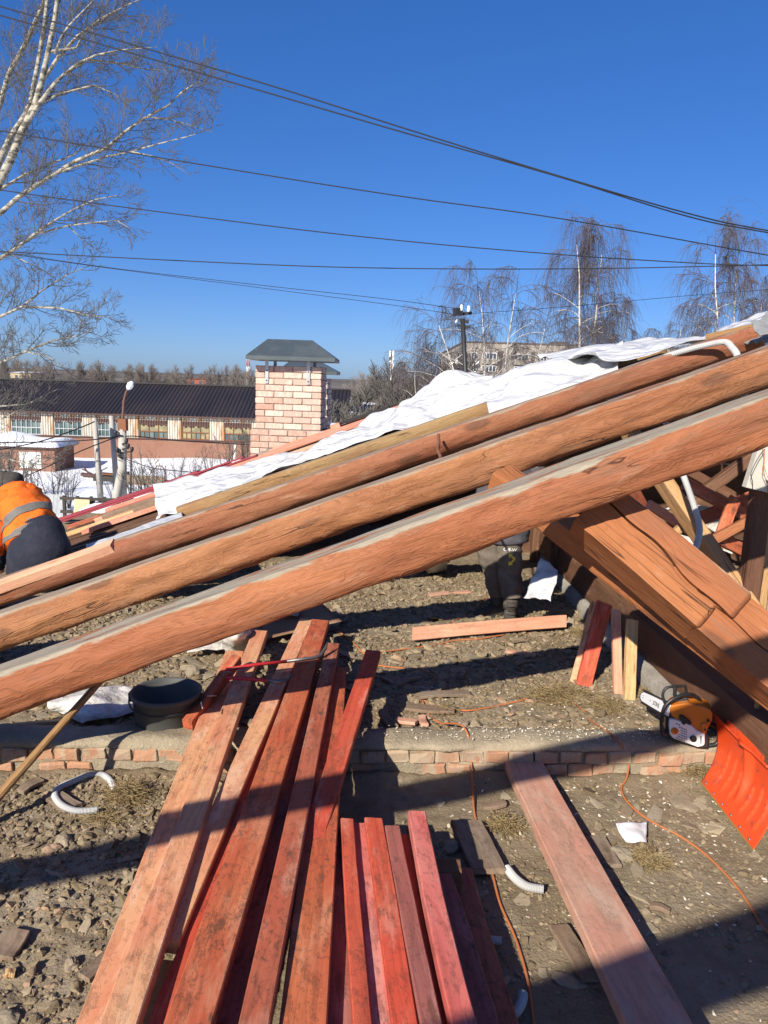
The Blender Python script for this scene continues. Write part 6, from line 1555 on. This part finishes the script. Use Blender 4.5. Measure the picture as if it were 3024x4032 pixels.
plate('cover_latch', [(1160, 900), (1240, 870), (1310, 900), (1290, 1060), (1250, 1100), (1180, 1110), (1165, 1000)], .002, .03, 'saw_orange', .006)
q = MB(); q.lathe([(.0, .006), (.0075, .006), (.009, 0)], sp(1320, 815, -.002), SN, 14); q.build('choke_knob', MATS['saw_black'], cs)
q = MB(); q.lathe([(.0, .004), (.005, .004), (.005, 0)], sp(1250, 1010, .006), SN, 10); q.build('latch_button', MATS['saw_black'], cs)
q = MB(); q.lathe([(.0, .010), (.012, .010), (.017, .008), (.0185, .0)], sp(995, 1205, .0), SN, 22); fc = q.build('fuel_cap', MATS['saw_black'], cs)
q = MB(); q.lathe([(.006, .012), (.008, .012), (.008, .009)], sp(995, 1205, .0), SN, 16, cap=True); q.build('cap_ring', MATS['saw_black'], fc)
q = MB(); q.lathe([(.0, .004), (.0185, .004), (.020, .002), (.020, 0)], sp(592, 1040, .0), SN, 28); dsc = q.build('badge', MATS['saw_orange'], cs)
xd = (sp(660, 1060) - sp(540, 960))
MT = face_frame(sp(598, 1010, .0047), xd, SN); text_mesh('STIHL', .0105, MT, 'ink', dsc, shear=.2)
MT = face_frame(sp(590, 1052, .0047), xd, SN); text_mesh('MS 180', .0078, MT, 'ink', dsc)
for r_ in range(8):
    for c_ in range(7):
        zx = 625 + c_ * 36 + r_ * 0; zy = 880 + c_ * 14 + r_ * 52
        if (zx - 592) ** 2 + (zy - 1040) ** 2 < 125 ** 2 or zx > 850 or zy > 1270 + (zx - 850) * .12 or zy < 960 + (zx - 740) * .2 and zx > 720: continue
        q = MB(); a_ = sp(zx, zy, .0004); q.poly([sp(zx - 11, zy - 14, .0012), sp(zx + 11, zy - 8, .0012), sp(zx + 11, zy + 16, .0012), sp(zx - 11, zy + 10, .0012)], back * .003); q.build('vent_hole', MATS['ink'], cs)
plate('tank_window', [(1145, 1150), (1175, 1150), (1175, 1330), (1150, 1345)], .0015, .004, 'bucket_grey', 0)
plate('starter_grip', [(700, 720), (760, 720), (950, 860), (960, 900), (920, 920), (830, 880), (810, 915), (750, 905), (730, 830), (680, 760)], .018, .03, 'saw_black', .006)
def stube(name, pts, offs, r, parent=cs):
    q = MB(); q.tube(smooth_path([sp(a, b, o_) for (a, b), o_ in zip(pts, offs)], 6), r, 10); return q.build(name, MATS['saw_black'], parent)
stube('front_handle', [(400, 1120), (330, 1080), (300, 900), (320, 680), (370, 520), (450, 420), (560, 340), (720, 270), (900, 245), (1010, 265), (1110, 340), (1180, 440), (1225, 520)], [.0, .012, .014, .014, .012, .008, 0, -.02, -.05, -.08, -.1, -.11, -.12], .0105)
hg = stube('hand_guard', [(400, 480), (355, 380), (330, 260), (360, 160), (430, 95), (560, 75), (700, 65), (800, 60), (830, 110), (840, 220)], [-.01, -.01, -.012, -.015, -.02, -.03, -.05, -.06, -.065, -.07], .0078)
stube('guard_strut', [(590, 90), (595, 170), (590, 280)], [-.03, -.03, -.03], .010)
plate('guard_web', [(560, 330), (860, 320), (960, 450), (800, 400), (560, 410)], -.05, .012, 'saw_black', .003)
stube('throttle_link', [(930, 330), (1000, 430), (1090, 440)], [-.1, -.1, -.1], .006)
plate('handle_foot', [(300, 1060), (400, 1040), (490, 1080), (495, 1150), (400, 1160), (330, 1130)], -.01, .04, 'saw_black', .006)
# bar: points away from the body towards the stakes
b0, b1 = sp(330, 520, -.09), P(2521, 2737, 4.28)
bd = (b1 - b0).normalized(); bn = Vector((-.30, -.90, .25)); bn = (bn - bd * bn.dot(bd)).normalized(); bu = bn.cross(bd)
bu = bu if bu.z > 0 else -bu
Lb = (b1 - b0).length; b00 = b0 - bd * .08
def bpt(u, v, o_=0): return b00 + bd * u + bu * v + bn * o_
outl = [(0, .032), (Lb * .7, .030), (Lb + .04, .026), (Lb + .062, .016), (Lb + .07, 0), (Lb + .062, -.016), (Lb + .04, -.026), (Lb * .7, -.030), (0, -.032)]
q = MB(); q.poly([bpt(u, v, .003) for u, v in outl], bn * -.006); gbar = q.build('guide_bar', MATS['saw_bar'], cs)
q = MB(); q.tube([bpt(u, v * 1.10 + (0.002 if v > 0 else -.002), 0) for u, v in outl[:4]] + [bpt(Lb + .075, 0)] + [bpt(u, v * 1.10 - .002, 0) for u, v in outl[5:]], .0045, 5); q.build('chain', MATS['saw_black'], cs)
for k in range(14):
    f = k / 13; u = .05 + f * (Lb)
    for sg in (1, -1):
        q = MB(); q.box(bpt(u, sg * .0385), (.008, .006, .006)); q.build('chain_tooth', MATS['saw_black'], cs)
MT = face_frame(bpt(.08 + .075, -.004, .0036), bd if bd.x > 0 else -bd, bn if bn.y < 0 else -bn); text_mesh('STIHL', .034, MT, 'ink', gbar, shear=.15)
q = MB(); q.lathe([(0, .001), (.004, .001), (.004, 0)], bpt(Lb * .78, 0, .003), bn, 10); q.build('bar_hole', MATS['ink'], gbar)
for (du, dv) in ((-.005, .006), (.005, .006), (-.005, -.006), (.005, -.006)):
    q = MB(); q.lathe([(0, .001), (.0025, .001), (.0025, 0)], bpt(Lb + .035 + du, dv, .003), bn, 8); q.build('rivet', MATS['ink'], gbar)
# rear handle
q = MB(); q.tube(smooth_path([sp(1240, 900, -.10), sp(1380, 900, -.11), sp(1520, 1000, -.12), sp(1560, 1200, -.12), sp(1480, 1330, -.11), sp(1330, 1360, -.1)]), .013, 8); q.build('rear_handle', MATS['saw_black'], cs)

# ------------------------------------------------------------------ snow shovel
def mk_shovel():
    m = Mat('shovel_red', .42, .4); o = m.obj(rand=False); sc = m.step(m.noise(m.mul(o, (14, 14, 14)), 1.0, 5, .7), .54, .66); d = m.step(m.noise(o, 5, 4, .7), .55, .7)
    c = m.mix(m.ma('MULTIPLY', d, .5), (.62, .065, .015, 1), (.55, .11, .05, 1)); c = m.mix(m.ma('MULTIPLY', sc, .6), c, (.20, .055, .035, 1)); m.color(c); MATS['shovel_red'] = m.m
mk_shovel()
plain('edge_brass', (.42, .30, .10), .5, .5, .5)
TL, BL, BR = P(2811, 2808, 3.95), G(2759, 3078, .05), G(2966, 3346, .03)
TR = TL + (BR - BL) + Vector((.02, 0, .0))
shv = thing('snow_shovel', (BL + BR) / 2, 'bright orange-red plastic snow shovel leaning on its edge against the wall beam', 'shovel')
nrm = (BR - BL).cross(TL - BL).normalized(); nrm = nrm if nrm.y < 0 else -nrm
UW = (BR - BL).length; n1, n2 = 60, 44; pts = []
for j in range(n2 + 1):
    v = j / n2; row = []
    for i in range(n1 + 1):
        u = i / n1; p = BL.lerp(BR, u).lerp(TL.lerp(TR, u), v)
        cv = -.055 * math.sin(math.pi * min(1, v * 1.0)) ** 1.0 * 1.0      # scoop
        us = u - .16 * max(0, v - .1); rib = 0
        for c0 in (.16, .28, .40, .62, .74, .86):
            dd = abs(us - c0)
            if dd < .016 and .12 < v < .62 + .1 * math.sin(c0 * 9): rib = max(rib, .020 * (1 - dd / .016) * min(1, (v - .12) * 12, (.72 - v) * 8))
        wedge = .030 * max(0, 1 - abs(us - .5) / (.02 + .09 * v)) * min(1, max(0, v - .15) * 3)
        lip = .02 * max(0, (v - .95) / .05)
        row.append(p + nrm * (cv + rib + wedge + lip))
    pts.append(row)
q = MB(); q.grid(pts); ob = q.build('blade', MATS['shovel_red'], shv); md = ob.modifiers.new('thickness', 'SOLIDIFY'); md.thickness = .004
q = MB(); q.tube([pts[n2][i] - nrm * .003 for i in range(n1 + 1)], .008, 6); q.build('rim', MATS['shovel_red'], shv)
q = MB(); q.bar(BL - Vector((0, 0, .0)), BR, .006, .012, up=nrm); q.build('metal_edge', MATS['edge_brass'], shv)
for k in range(6):
    u = .08 + k * .165; p = BL.lerp(BR, u).lerp(TL.lerp(TR, u), .045) + nrm * (-.0555 * math.sin(math.pi * .045) + .004); q = MB(); q.lathe([(0, .004), (.006, .003), (.0085, 0)], p, nrm, 10); q.build('rivet', MATS['nail'], shv)
sc0 = TL.lerp(TR, .52) - nrm * .02
hd = Vector((.10, .18, 1)).normalized()
s0_ = P(2962, 2942, sc0.y + .02); 
q = MB(); q.tube([s0_ - hd * .05, s0_ + hd * .04], [.028, .024], 12); q.build('socket', MATS['shovel_red'], shv)
q = MB(); q.tube([s0_, s0_ + hd * 1.05], .0165, 12); q.build('shaft', MATS['beam_pale'], shv)
q = MB(); q.bar(TL.lerp(TR, .2) - nrm * .015, TL.lerp(TR, .85) - nrm * .015, .05, .012, up=nrm); q.build('back_flange', MATS['shovel_red'], shv)
# ------------------------------------------------------------------ people
def mk_cloth(name, c1, c2, sc=9, b=.5):
    m = Mat(name, .85, .15); o = m.obj(rand=False); n_ = m.noise(o, sc, 4, .6); w_ = m.noise(o, 260, 2)
    m.color(m.mix(m.step(n_, .4, .68), c1, c2)); m.bump(m.ma('ADD', m.noise(o, sc * 1.6, 3, .55, .8), m.ma('MULTIPLY', w_, .15)), b, .02); MATS[name] = m.m
mk_cloth('hivis', (.78, .15, .02), (.60, .105, .016)); mk_cloth('navy', (.022, .024, .036), (.032, .034, .048)); mk_cloth('reflective', (.16, .15, .135), (.12, .115, .105)); mk_cloth('dark_cloth', (.05, .045, .042), (.08, .07, .06)); mk_cloth('grey_violet', (.085, .08, .09), (.065, .062, .07))
mk_cloth('trouser', (.115, .093, .072), (.165, .135, .105)); mk_cloth('boot', (.060, .052, .044), (.115, .10, .082)); plain('skin', (.50, .28, .19), .6); plain('print_white', (.75, .75, .72), .7); plain('print_yellow', (.70, .52, .06), .7)
def rings(path, rad, n=28, wr=.02, seed=0, freq=9, asp=None, m=10):
    """clothing loft: path points, (rx, ry) radii, wrinkled"""
    P_ = smooth_path([Vector(p) for p in path], m); K = len(P_); out = []
    def rr(i):
        x = i / (K - 1) * (len(rad) - 1); a = min(int(x), len(rad) - 2); f = x - a; A = rad[a]; B = rad[a + 1]
        A = A if hasattr(A, '__len__') else (A, A); B = B if hasattr(B, '__len__') else (B, B); f = f * f * (3 - 2 * f); return (A[0] + (B[0] - A[0]) * f, A[1] + (B[1] - A[1]) * f)
    for i, p in enumerate(P_):
        t = (P_[min(i + 1, K - 1)] - P_[max(i - 1, 0)]).normalized(); x = Vector((1, 0, 0)); x = (x - t * x.dot(t)).normalized(); y = t.cross(x); rx, ry = rr(i); ring = []
        D = [x * math.cos(2 * math.pi * k / n) * rx + y * math.sin(2 * math.pi * k / n) * ry for k in range(n)]
        Q = np.array([tuple(p + d) for d in D])
        w_ = fbm(np.stack([Q[:, 0] * 3, Q[:, 1] * 3, Q[:, 2] * freq], 1), 1.6, 3, seed)
        rdg = 1 - np.abs(fbm(np.stack([Q[:, 0] * 4, Q[:, 1] * 4, Q[:, 2] * freq * 1.4 + Q[:, 0] * 9], 1), 1.6, 2, seed + 3)) * 2
        ring = [p + d + d.normalized() * (w_[k] * wr + rdg[k] * wr * .6) for k, d in enumerate(D)]
        out.append(ring)
    return out
def loft_part(name, mat, parent, path, rad, **kw):
    q = MB(); q.loft(rings(path, rad, **kw)); return q.build(name, MATS[mat], parent)
def skin_body(name, verts, edges, rad, mat, parent):
    me = bpy.data.meshes.new(name); me.from_pydata([tuple(v) for v in verts], edges, []); o = bpy.data.objects.new(name, me); col.objects.link(o)
    md = o.modifiers.new('skin', 'SKIN'); sv = me.skin_vertices[0].data if me.skin_vertices else None
    if sv is None:
        me.skin_vertices_add() if hasattr(me, 'skin_vertices_add') else None
        sv = me.skin_vertices[0].data if me.skin_vertices else None
    if sv is not None:
        for k, r_ in enumerate(rad): sv[k].radius = (r_, r_)
        sv[0].use_root = True
    md2 = o.modifiers.new('smooth', 'SUBSURF'); md2.levels = 2; md2.render_levels = 2; me.materials.append(MATS[mat]); attach(o, parent); return o
def body_of(parent, J, name='body'):
    """one continuous figure: J = dict of joints"""
    order = ['pelvis', 'belly', 'chest', 'neck', 'head', 'crown_', 'shl', 'ell', 'wrl', 'hal', 'shr', 'elr', 'wrr', 'har', 'hipl', 'knl', 'anl', 'tol', 'hipr', 'knr', 'anr', 'tor']
    rad = dict(pelvis=.13, belly=.12, chest=.14, neck=.055, head=.085, crown_=.07, shl=.06, ell=.042, wrl=.03, hal=.035, shr=.06, elr=.042, wrr=.03, har=.035, hipl=.085, knl=.058, anl=.042, tol=.035, hipr=.085, knr=.058, anr=.042, tor=.035)
    E = [('pelvis', 'belly'), ('belly', 'chest'), ('chest', 'neck'), ('neck', 'head'), ('head', 'crown_'), ('chest', 'shl'), ('shl', 'ell'), ('ell', 'wrl'), ('wrl', 'hal'), ('chest', 'shr'), ('shr', 'elr'), ('elr', 'wrr'), ('wrr', 'har'), ('pelvis', 'hipl'), ('hipl', 'knl'), ('knl', 'anl'), ('anl', 'tol'), ('pelvis', 'hipr'), ('hipr', 'knr'), ('knr', 'anr'), ('anr', 'tor')]
    ix = {k: i for i, k in enumerate(order)}
    mb = MB()
    return skin_body(name, [J[k] for k in order], [(ix[a], ix[b]) for a, b in E], [rad[k] for k in order], 'skin', parent)
# --- kneeling worker
hp = P(165, 2150, 6.80)
k1 = thing('person', (hp.x, hp.y + .1, 0.02), 'kneeling worker in orange hi-vis jacket with grey bands and navy trousers, bent forward', 'person')
ch = P(70, 1975, 7.10); nk = P(45, 1925, 7.28); bl = P(120, 2070, 6.90)
shr_ = P(30, 1990, 6.95); elr_ = P(-8, 2110, 6.85); wrr_ = P(5, 2215, 6.90); shl_ = P(120, 1975, 7.3)
J = dict(pelvis=hp, belly=bl, chest=ch, neck=nk, head=nk + Vector((-.04, .12, .04)), crown_=nk + Vector((-.06, .24, .05)), shl=shl_, ell=shl_ + Vector((-.1, .12, -.28)), wrl=shl_ + Vector((-.25, .25, -.45)), hal=shl_ + Vector((-.3, .3, -.52)),
         shr=shr_, elr=elr_, wrr=wrr_, har=wrr_ + Vector((.02, .03, -.08)), hipl=hp + Vector((.11, .02, -.03)), knl=Vector((hp.x + .2, hp.y + .38, .12)), anl=Vector((hp.x + .16, hp.y - .02, .08)), tol=Vector((hp.x + .16, hp.y - .14, .05)),
         hipr=hp + Vector((-.11, .02, -.03)), knr=Vector((hp.x - .16, hp.y + .38, .12)), anr=Vector((hp.x - .14, hp.y - .02, .08)), tor=Vector((hp.x - .14, hp.y - .14, .05)))
body_of(k1, J)
loft_part('trousers', 'navy', k1, [P(150, 2072, 6.86), P(162, 2100, 6.82), P(168, 2160, 6.78), P(168, 2230, 6.80), P(160, 2300, 6.86), P(150, 2370, 6.92)], [(.20, .17), (.24, .20), (.275, .23), (.285, .24), (.27, .23), (.24, .2)], wr=.012, seed=2, freq=4)
for sg, kn, an in ((1, J['knl'], J['anl']), (-1, J['knr'], J['anr'])):
    loft_part('trouser_leg', 'navy', k1, [hp + Vector((sg * .12, 0, -.12)), kn, kn + Vector((0, -.12, -.02)), an], [.14, .10, .09, .075], wr=.012, seed=4 + sg)
    q = MB(); q.loft([[an + Vector((math.cos(a) * .05 * s_, .02 - d_, math.sin(a) * .05 * s_)) for a in [2 * math.pi * k / 12 for k in range(12)]] for d_, s_ in ((0, 1), (.05, 1.1), (.12, 1.0), (.2, .7), (.22, .3))]); q.build('boot', MATS['boot'], k1)
jk = loft_part('jacket', 'hivis', k1, [P(150, 2112, 6.82), P(140, 2080, 6.86), P(122, 2040, 6.92), P(98, 2000, 7.0), P(75, 1965, 7.1), P(58, 1935, 7.2)], [(.238, .20), (.235, .195), (.215, .185), (.235, .195), (.23, .19), (.12, .11)], wr=.042, seed=7, freq=9)
def band(i0, i1, grow, mat='reflective', path=None, rad=None, seed=7, wr=.042, freq=9):
    rg = rings(path, rad, wr=wr, seed=seed, freq=freq)[i0:i1]
    out = []
    for r_ in rg:
        c = sum((Vector(p) for p in r_), Vector()) / len(r_); out.append([p + (p - c).normalized() * grow for p in r_])
    inn = [[p + (sum((Vector(z) for z in r_), Vector()) / len(r_) - p).normalized() * (grow + .012) for p in r_] for r_ in out]
    q = MB(); q.loft(out, False); return q.build('reflective_band', MATS[mat], k1)
jp = [P(150, 2112, 6.82), P(140, 2080, 6.86), P(122, 2040, 6.92), P(98, 2000, 7.0), P(75, 1965, 7.1), P(58, 1935, 7.2)]; jr = [(.238, .20), (.235, .195), (.215, .185), (.235, .195), (.23, .19), (.12, .11)]
band(0, 9, .008, path=jp, rad=jr); band(17, 23, .008, path=jp, rad=jr)
loft_part('sleeve', 'hivis', k1, [P(60, 1975, 7.0), shr_, elr_, P(0, 2170, 6.86)], [.14, .125, .10, .08], wr=.02, seed=9)
loft_part('sleeve_band', 'reflective', k1, [P(12, 2015, 6.92), P(5, 2040, 6.9)], [.135, .13], wr=.012, seed=9)
loft_part('cuff', 'navy', k1, [P(-2, 2150, 6.86), P(0, 2190, 6.88), P(4, 2225, 6.9)], [.092, .085, .06], wr=.008, seed=9)
loft_part('sleeve', 'hivis', k1, [shl_, shl_ + Vector((-.05, .1, -.14)), J['ell'], J['wrl']], [.13, .11, .10, .07], wr=.02, seed=11)
loft_part('hood', 'hivis', k1, [P(20, 1958, 7.12), P(70, 1940, 7.12), P(115, 1938, 7.14), P(150, 1955, 7.16), P(158, 1975, 7.18)], [(.05, .07), (.10, .085), (.11, .09), (.09, .08), (.03, .03)], wr=.03, seed=13, freq=10)
loft_part('cap', 'dark_cloth', k1, [nk + Vector((-.16, .1, .03)), nk + Vector((-.08, .12, .06)), nk + Vector((.0, .12, .05)), nk + Vector((.06, .12, .02))], [.05, .12, .125, .06], wr=.01, seed=15)
# strap bands down the back
for (a, b, c) in (((30, 1960, 6.98), (75, 2005, 6.80), (112, 2060, 6.70)), ((108, 1985, 6.90), (122, 2020, 6.78), (128, 2062, 6.70))):
    pa, pb2, pc = P(*a), P(*b), P(*c); q = MB(); sp_ = smooth_path([pa, pb2, pc], 8); w2 = Vector((.032, 0, .012)); q.grid([[p - w2, p + Vector((0, -.012, .004)), p + w2] for p in sp_]); q.build('reflective_strap', MATS['reflective'], k1)
k1.location.x -= .03; k1.location.z -= .03
# --- standing worker, seen from the waist down
ft = G(1985, 2430, .12); fx, fy = ft.x, ft.y; f0 = FZ(fx, fy) + .01
k2 = thing('person', (fx, fy, f0), 'standing worker in dark muddy trousers and boots, half hidden behind the logs', 'person')
hx = P(1992, 2075, fy).x; HZ = P(1992, 2085, fy).z
J = dict(pelvis=(hx, fy, HZ + .02), belly=(hx, fy, HZ + .2), chest=(hx + .02, fy - .03, HZ + .45), neck=(hx + .02, fy - .10, HZ + .60), head=(hx + .02, fy - .16, HZ + .68), crown_=(hx + .02, fy - .17, HZ + .76), shl=(hx - .18, fy - .03, HZ + .53), ell=(hx - .2, fy - .1, HZ + .27), wrl=(hx - .1, fy - .26, HZ + .24), hal=(hx - .05, fy - .31, HZ + .26),
         shr=(hx + .2, fy - .03, HZ + .53), elr=(hx + .24, fy - .1, HZ + .27), wrr=(hx + .13, fy - .26, HZ + .24), har=(hx + .08, fy - .31, HZ + .26))
la, ra = P(1960, 2370, fy + .08), P(2010, 2385, fy - .10)
J.update(hipl=(hx - .1, fy + .02, HZ - .04), knl=tuple(P(1945, 2225, fy + .03)), anl=tuple(la), tol=tuple(la + Vector((-.09, -.02, -.15))), hipr=(hx + .09, fy - .02, HZ - .04), knr=tuple(P(2008, 2235, fy - .06)), anr=tuple(ra), tor=tuple(ra + Vector((.0, -.08, -.15))))
J = {k: Vector(v) for k, v in J.items()}
body_of(k2, J)
loft_part('trouser_leg', 'trouser', k2, [P(1955, 2040, fy + .02), P(1935, 2110, fy + .02), P(1932, 2180, fy + .02), P(1944, 2235, fy + .03), P(1955, 2290, fy + .06), P(1962, 2338, fy + .08)], [.125, .125, .11, .092, .085, .074], wr=.016, seed=21, freq=10)
leg2 = loft_part('trouser_leg', 'trouser', k2, [P(2015, 2040, fy - .04), P(2008, 2110, fy - .05), P(2005, 2170, fy - .06), P(2008, 2240, fy - .07), P(2012, 2300, fy - .09), P(2014, 2350, fy - .10)], [.125, .118, .105, .092, .09, .078], wr=.016, seed=24, freq=10)
loft_part('jacket', 'grey_violet', k2, [P(1998, 2128, fy - .03), P(1998, 2090, fy - .03), Vector((hx, fy, HZ + .18)), Vector((hx, fy - .02, HZ + .38)), Vector((hx + .01, fy - .05, HZ + .53)), Vector((hx + .02, fy - .08, HZ + .6))], [(.17, .15), (.185, .16), (.20, .15), (.22, .15), (.21, .13), (.08, .08)], wr=.015, seed=27)
for s_, e_, w_ in (('shl', 'ell', 'wrl'), ('shr', 'elr', 'wrr')): loft_part('sleeve', 'grey_violet', k2, [J[s_], J[e_], J[w_]], [.085, .068, .05], wr=.01, seed=29)
q = MB(); q.lathe([(.0, .09), (.06, .08), (.10, .03), (.108, -.02), (.10, -.04)], J['head'] + Vector((0, 0, .02)), (0, -.2, 1), 20); q.build('hat', MATS['dark_cloth'], k2)
def boot(an, d, parent, zf):
    d = Vector(d).normalized(); s_ = Vector((-d.y, d.x, 0)); q = MB(); an = Vector(an)
    cuff = [[an + (s_ * math.cos(a) * .064 + d * math.sin(a) * .068) * k_ + Vector((0, 0, h)) + d * o_ for a in [2 * math.pi * j / 18 for j in range(18)]] for h, k_, o_ in ((.10, 1.02, -.01), (.07, 1.10, -.01), (.03, 1.04, 0), (-.02, 1.0, .005))]
    q.loft(cuff)
    rg = []
    hgt = an.z - zf
    for (u, w_, top) in ((-.085, .035, .6), (-.07, .045, 1.0), (-.02, .052, 1.02), (.04, .050, .95), (.09, .050, .72), (.14, .052, .56), (.185, .046, .46), (.212, .028, .34), (.22, .01, .2)):
        c = Vector((an.x, an.y, zf)) + d * u; ring = []
        for j in range(16):
            a = 2 * math.pi * j / 16; yy = math.cos(a); zz = math.sin(a); ring.append(c + s_ * (w_ * (abs(yy) ** .7) * (1 if yy > 0 else -1)) + Vector((0, 0, hgt * top * .5 * (1 + (abs(zz) ** .8) * (1 if zz > 0 else -1)))))
        rg.append(ring)
    q.loft(rg); b = q.build('boot', MATS['boot'], parent)
    q = MB(); q.loft([[p + Vector((0, 0, 0)) for p in [Vector((an.x, an.y, zf + h)) + d * (.07 + .16 * math.cos(a)) + s_ * (.058 - .012 * math.cos(a)) * math.sin(a) for a in [2 * math.pi * j / 22 for j in range(22)]]] for h in (-.012, .016)]); q.build('sole', MATS['black_plastic'], b)
    q = MB()
    for k in range(4):
        c = an + d * (.062 + k * .018) + Vector((0, 0, .045 - k * .028)); q.tube([c - s_ * .035, c + d * .008, c + s_ * .035], .004, 5)
    q.build('laces', MATS['dark_cloth'], b)
boot(la + Vector((0, 0, -.0)), (-1, -.25, 0), k2, FZ(la.x, la.y) - .005)
boot(ra + Vector((0, 0, -.0)), (-.15, -1, 0), k2, FZ(ra.x, ra.y) - .005)
# print on the trouser leg, laid onto the cloth
from mathutils.bvhtree import BVHTree
lf = Vector((.30, -.95, 0)).normalized()
LW = wm(leg2); bvh = BVHTree.FromPolygons([LW @ v.co for v in leg2.data.vertices], [tuple(p.vertices) for p in leg2.data.polygons])
def onto(o):
    W = wm(o); Wi = W.inverted()
    for v in o.data.vertices:
        w0 = W @ v.co; h = bvh.ray_cast(w0 + lf * .5, -lf)
        if h[0] is not None: v.co = Wi @ (h[0] + lf * .006)
    o.data.update()
MT = face_frame(P(2017, 2169, fy - .2), (1, .31, 0), lf); onto(text_mesh('Off-W', .038, MT, 'print_white', leg2, name='print', ext_=0))
def arrow(p0, p1):
    p0, p1 = P(*p0, fy - .2), P(*p1, fy - .2); d = (p1 - p0).normalized(); s_ = d.cross(Vector((0, 1, 0))).normalized(); L_ = (p1 - p0).length; q = MB()
    pts = []
    n_ = 5
    for k in range(n_): 
        a = p0 + d * (L_ * .72 * k / n_); b = p0 + d * (L_ * .72 * (k + 1) / n_); q.add([a - s_ * .008, b - s_ * .008, b + s_ * .008, a + s_ * .008], [(0, 1, 2, 3)])
    b = p0 + d * L_ * .62; q.add([p1, b + s_ * .024, b - s_ * .024], [(0, 1, 2)]); onto(q.build('print', MATS['print_yellow'], leg2))
arrow((2032, 2204), (2009, 2184)); arrow((2032, 2204), (2009, 2230))
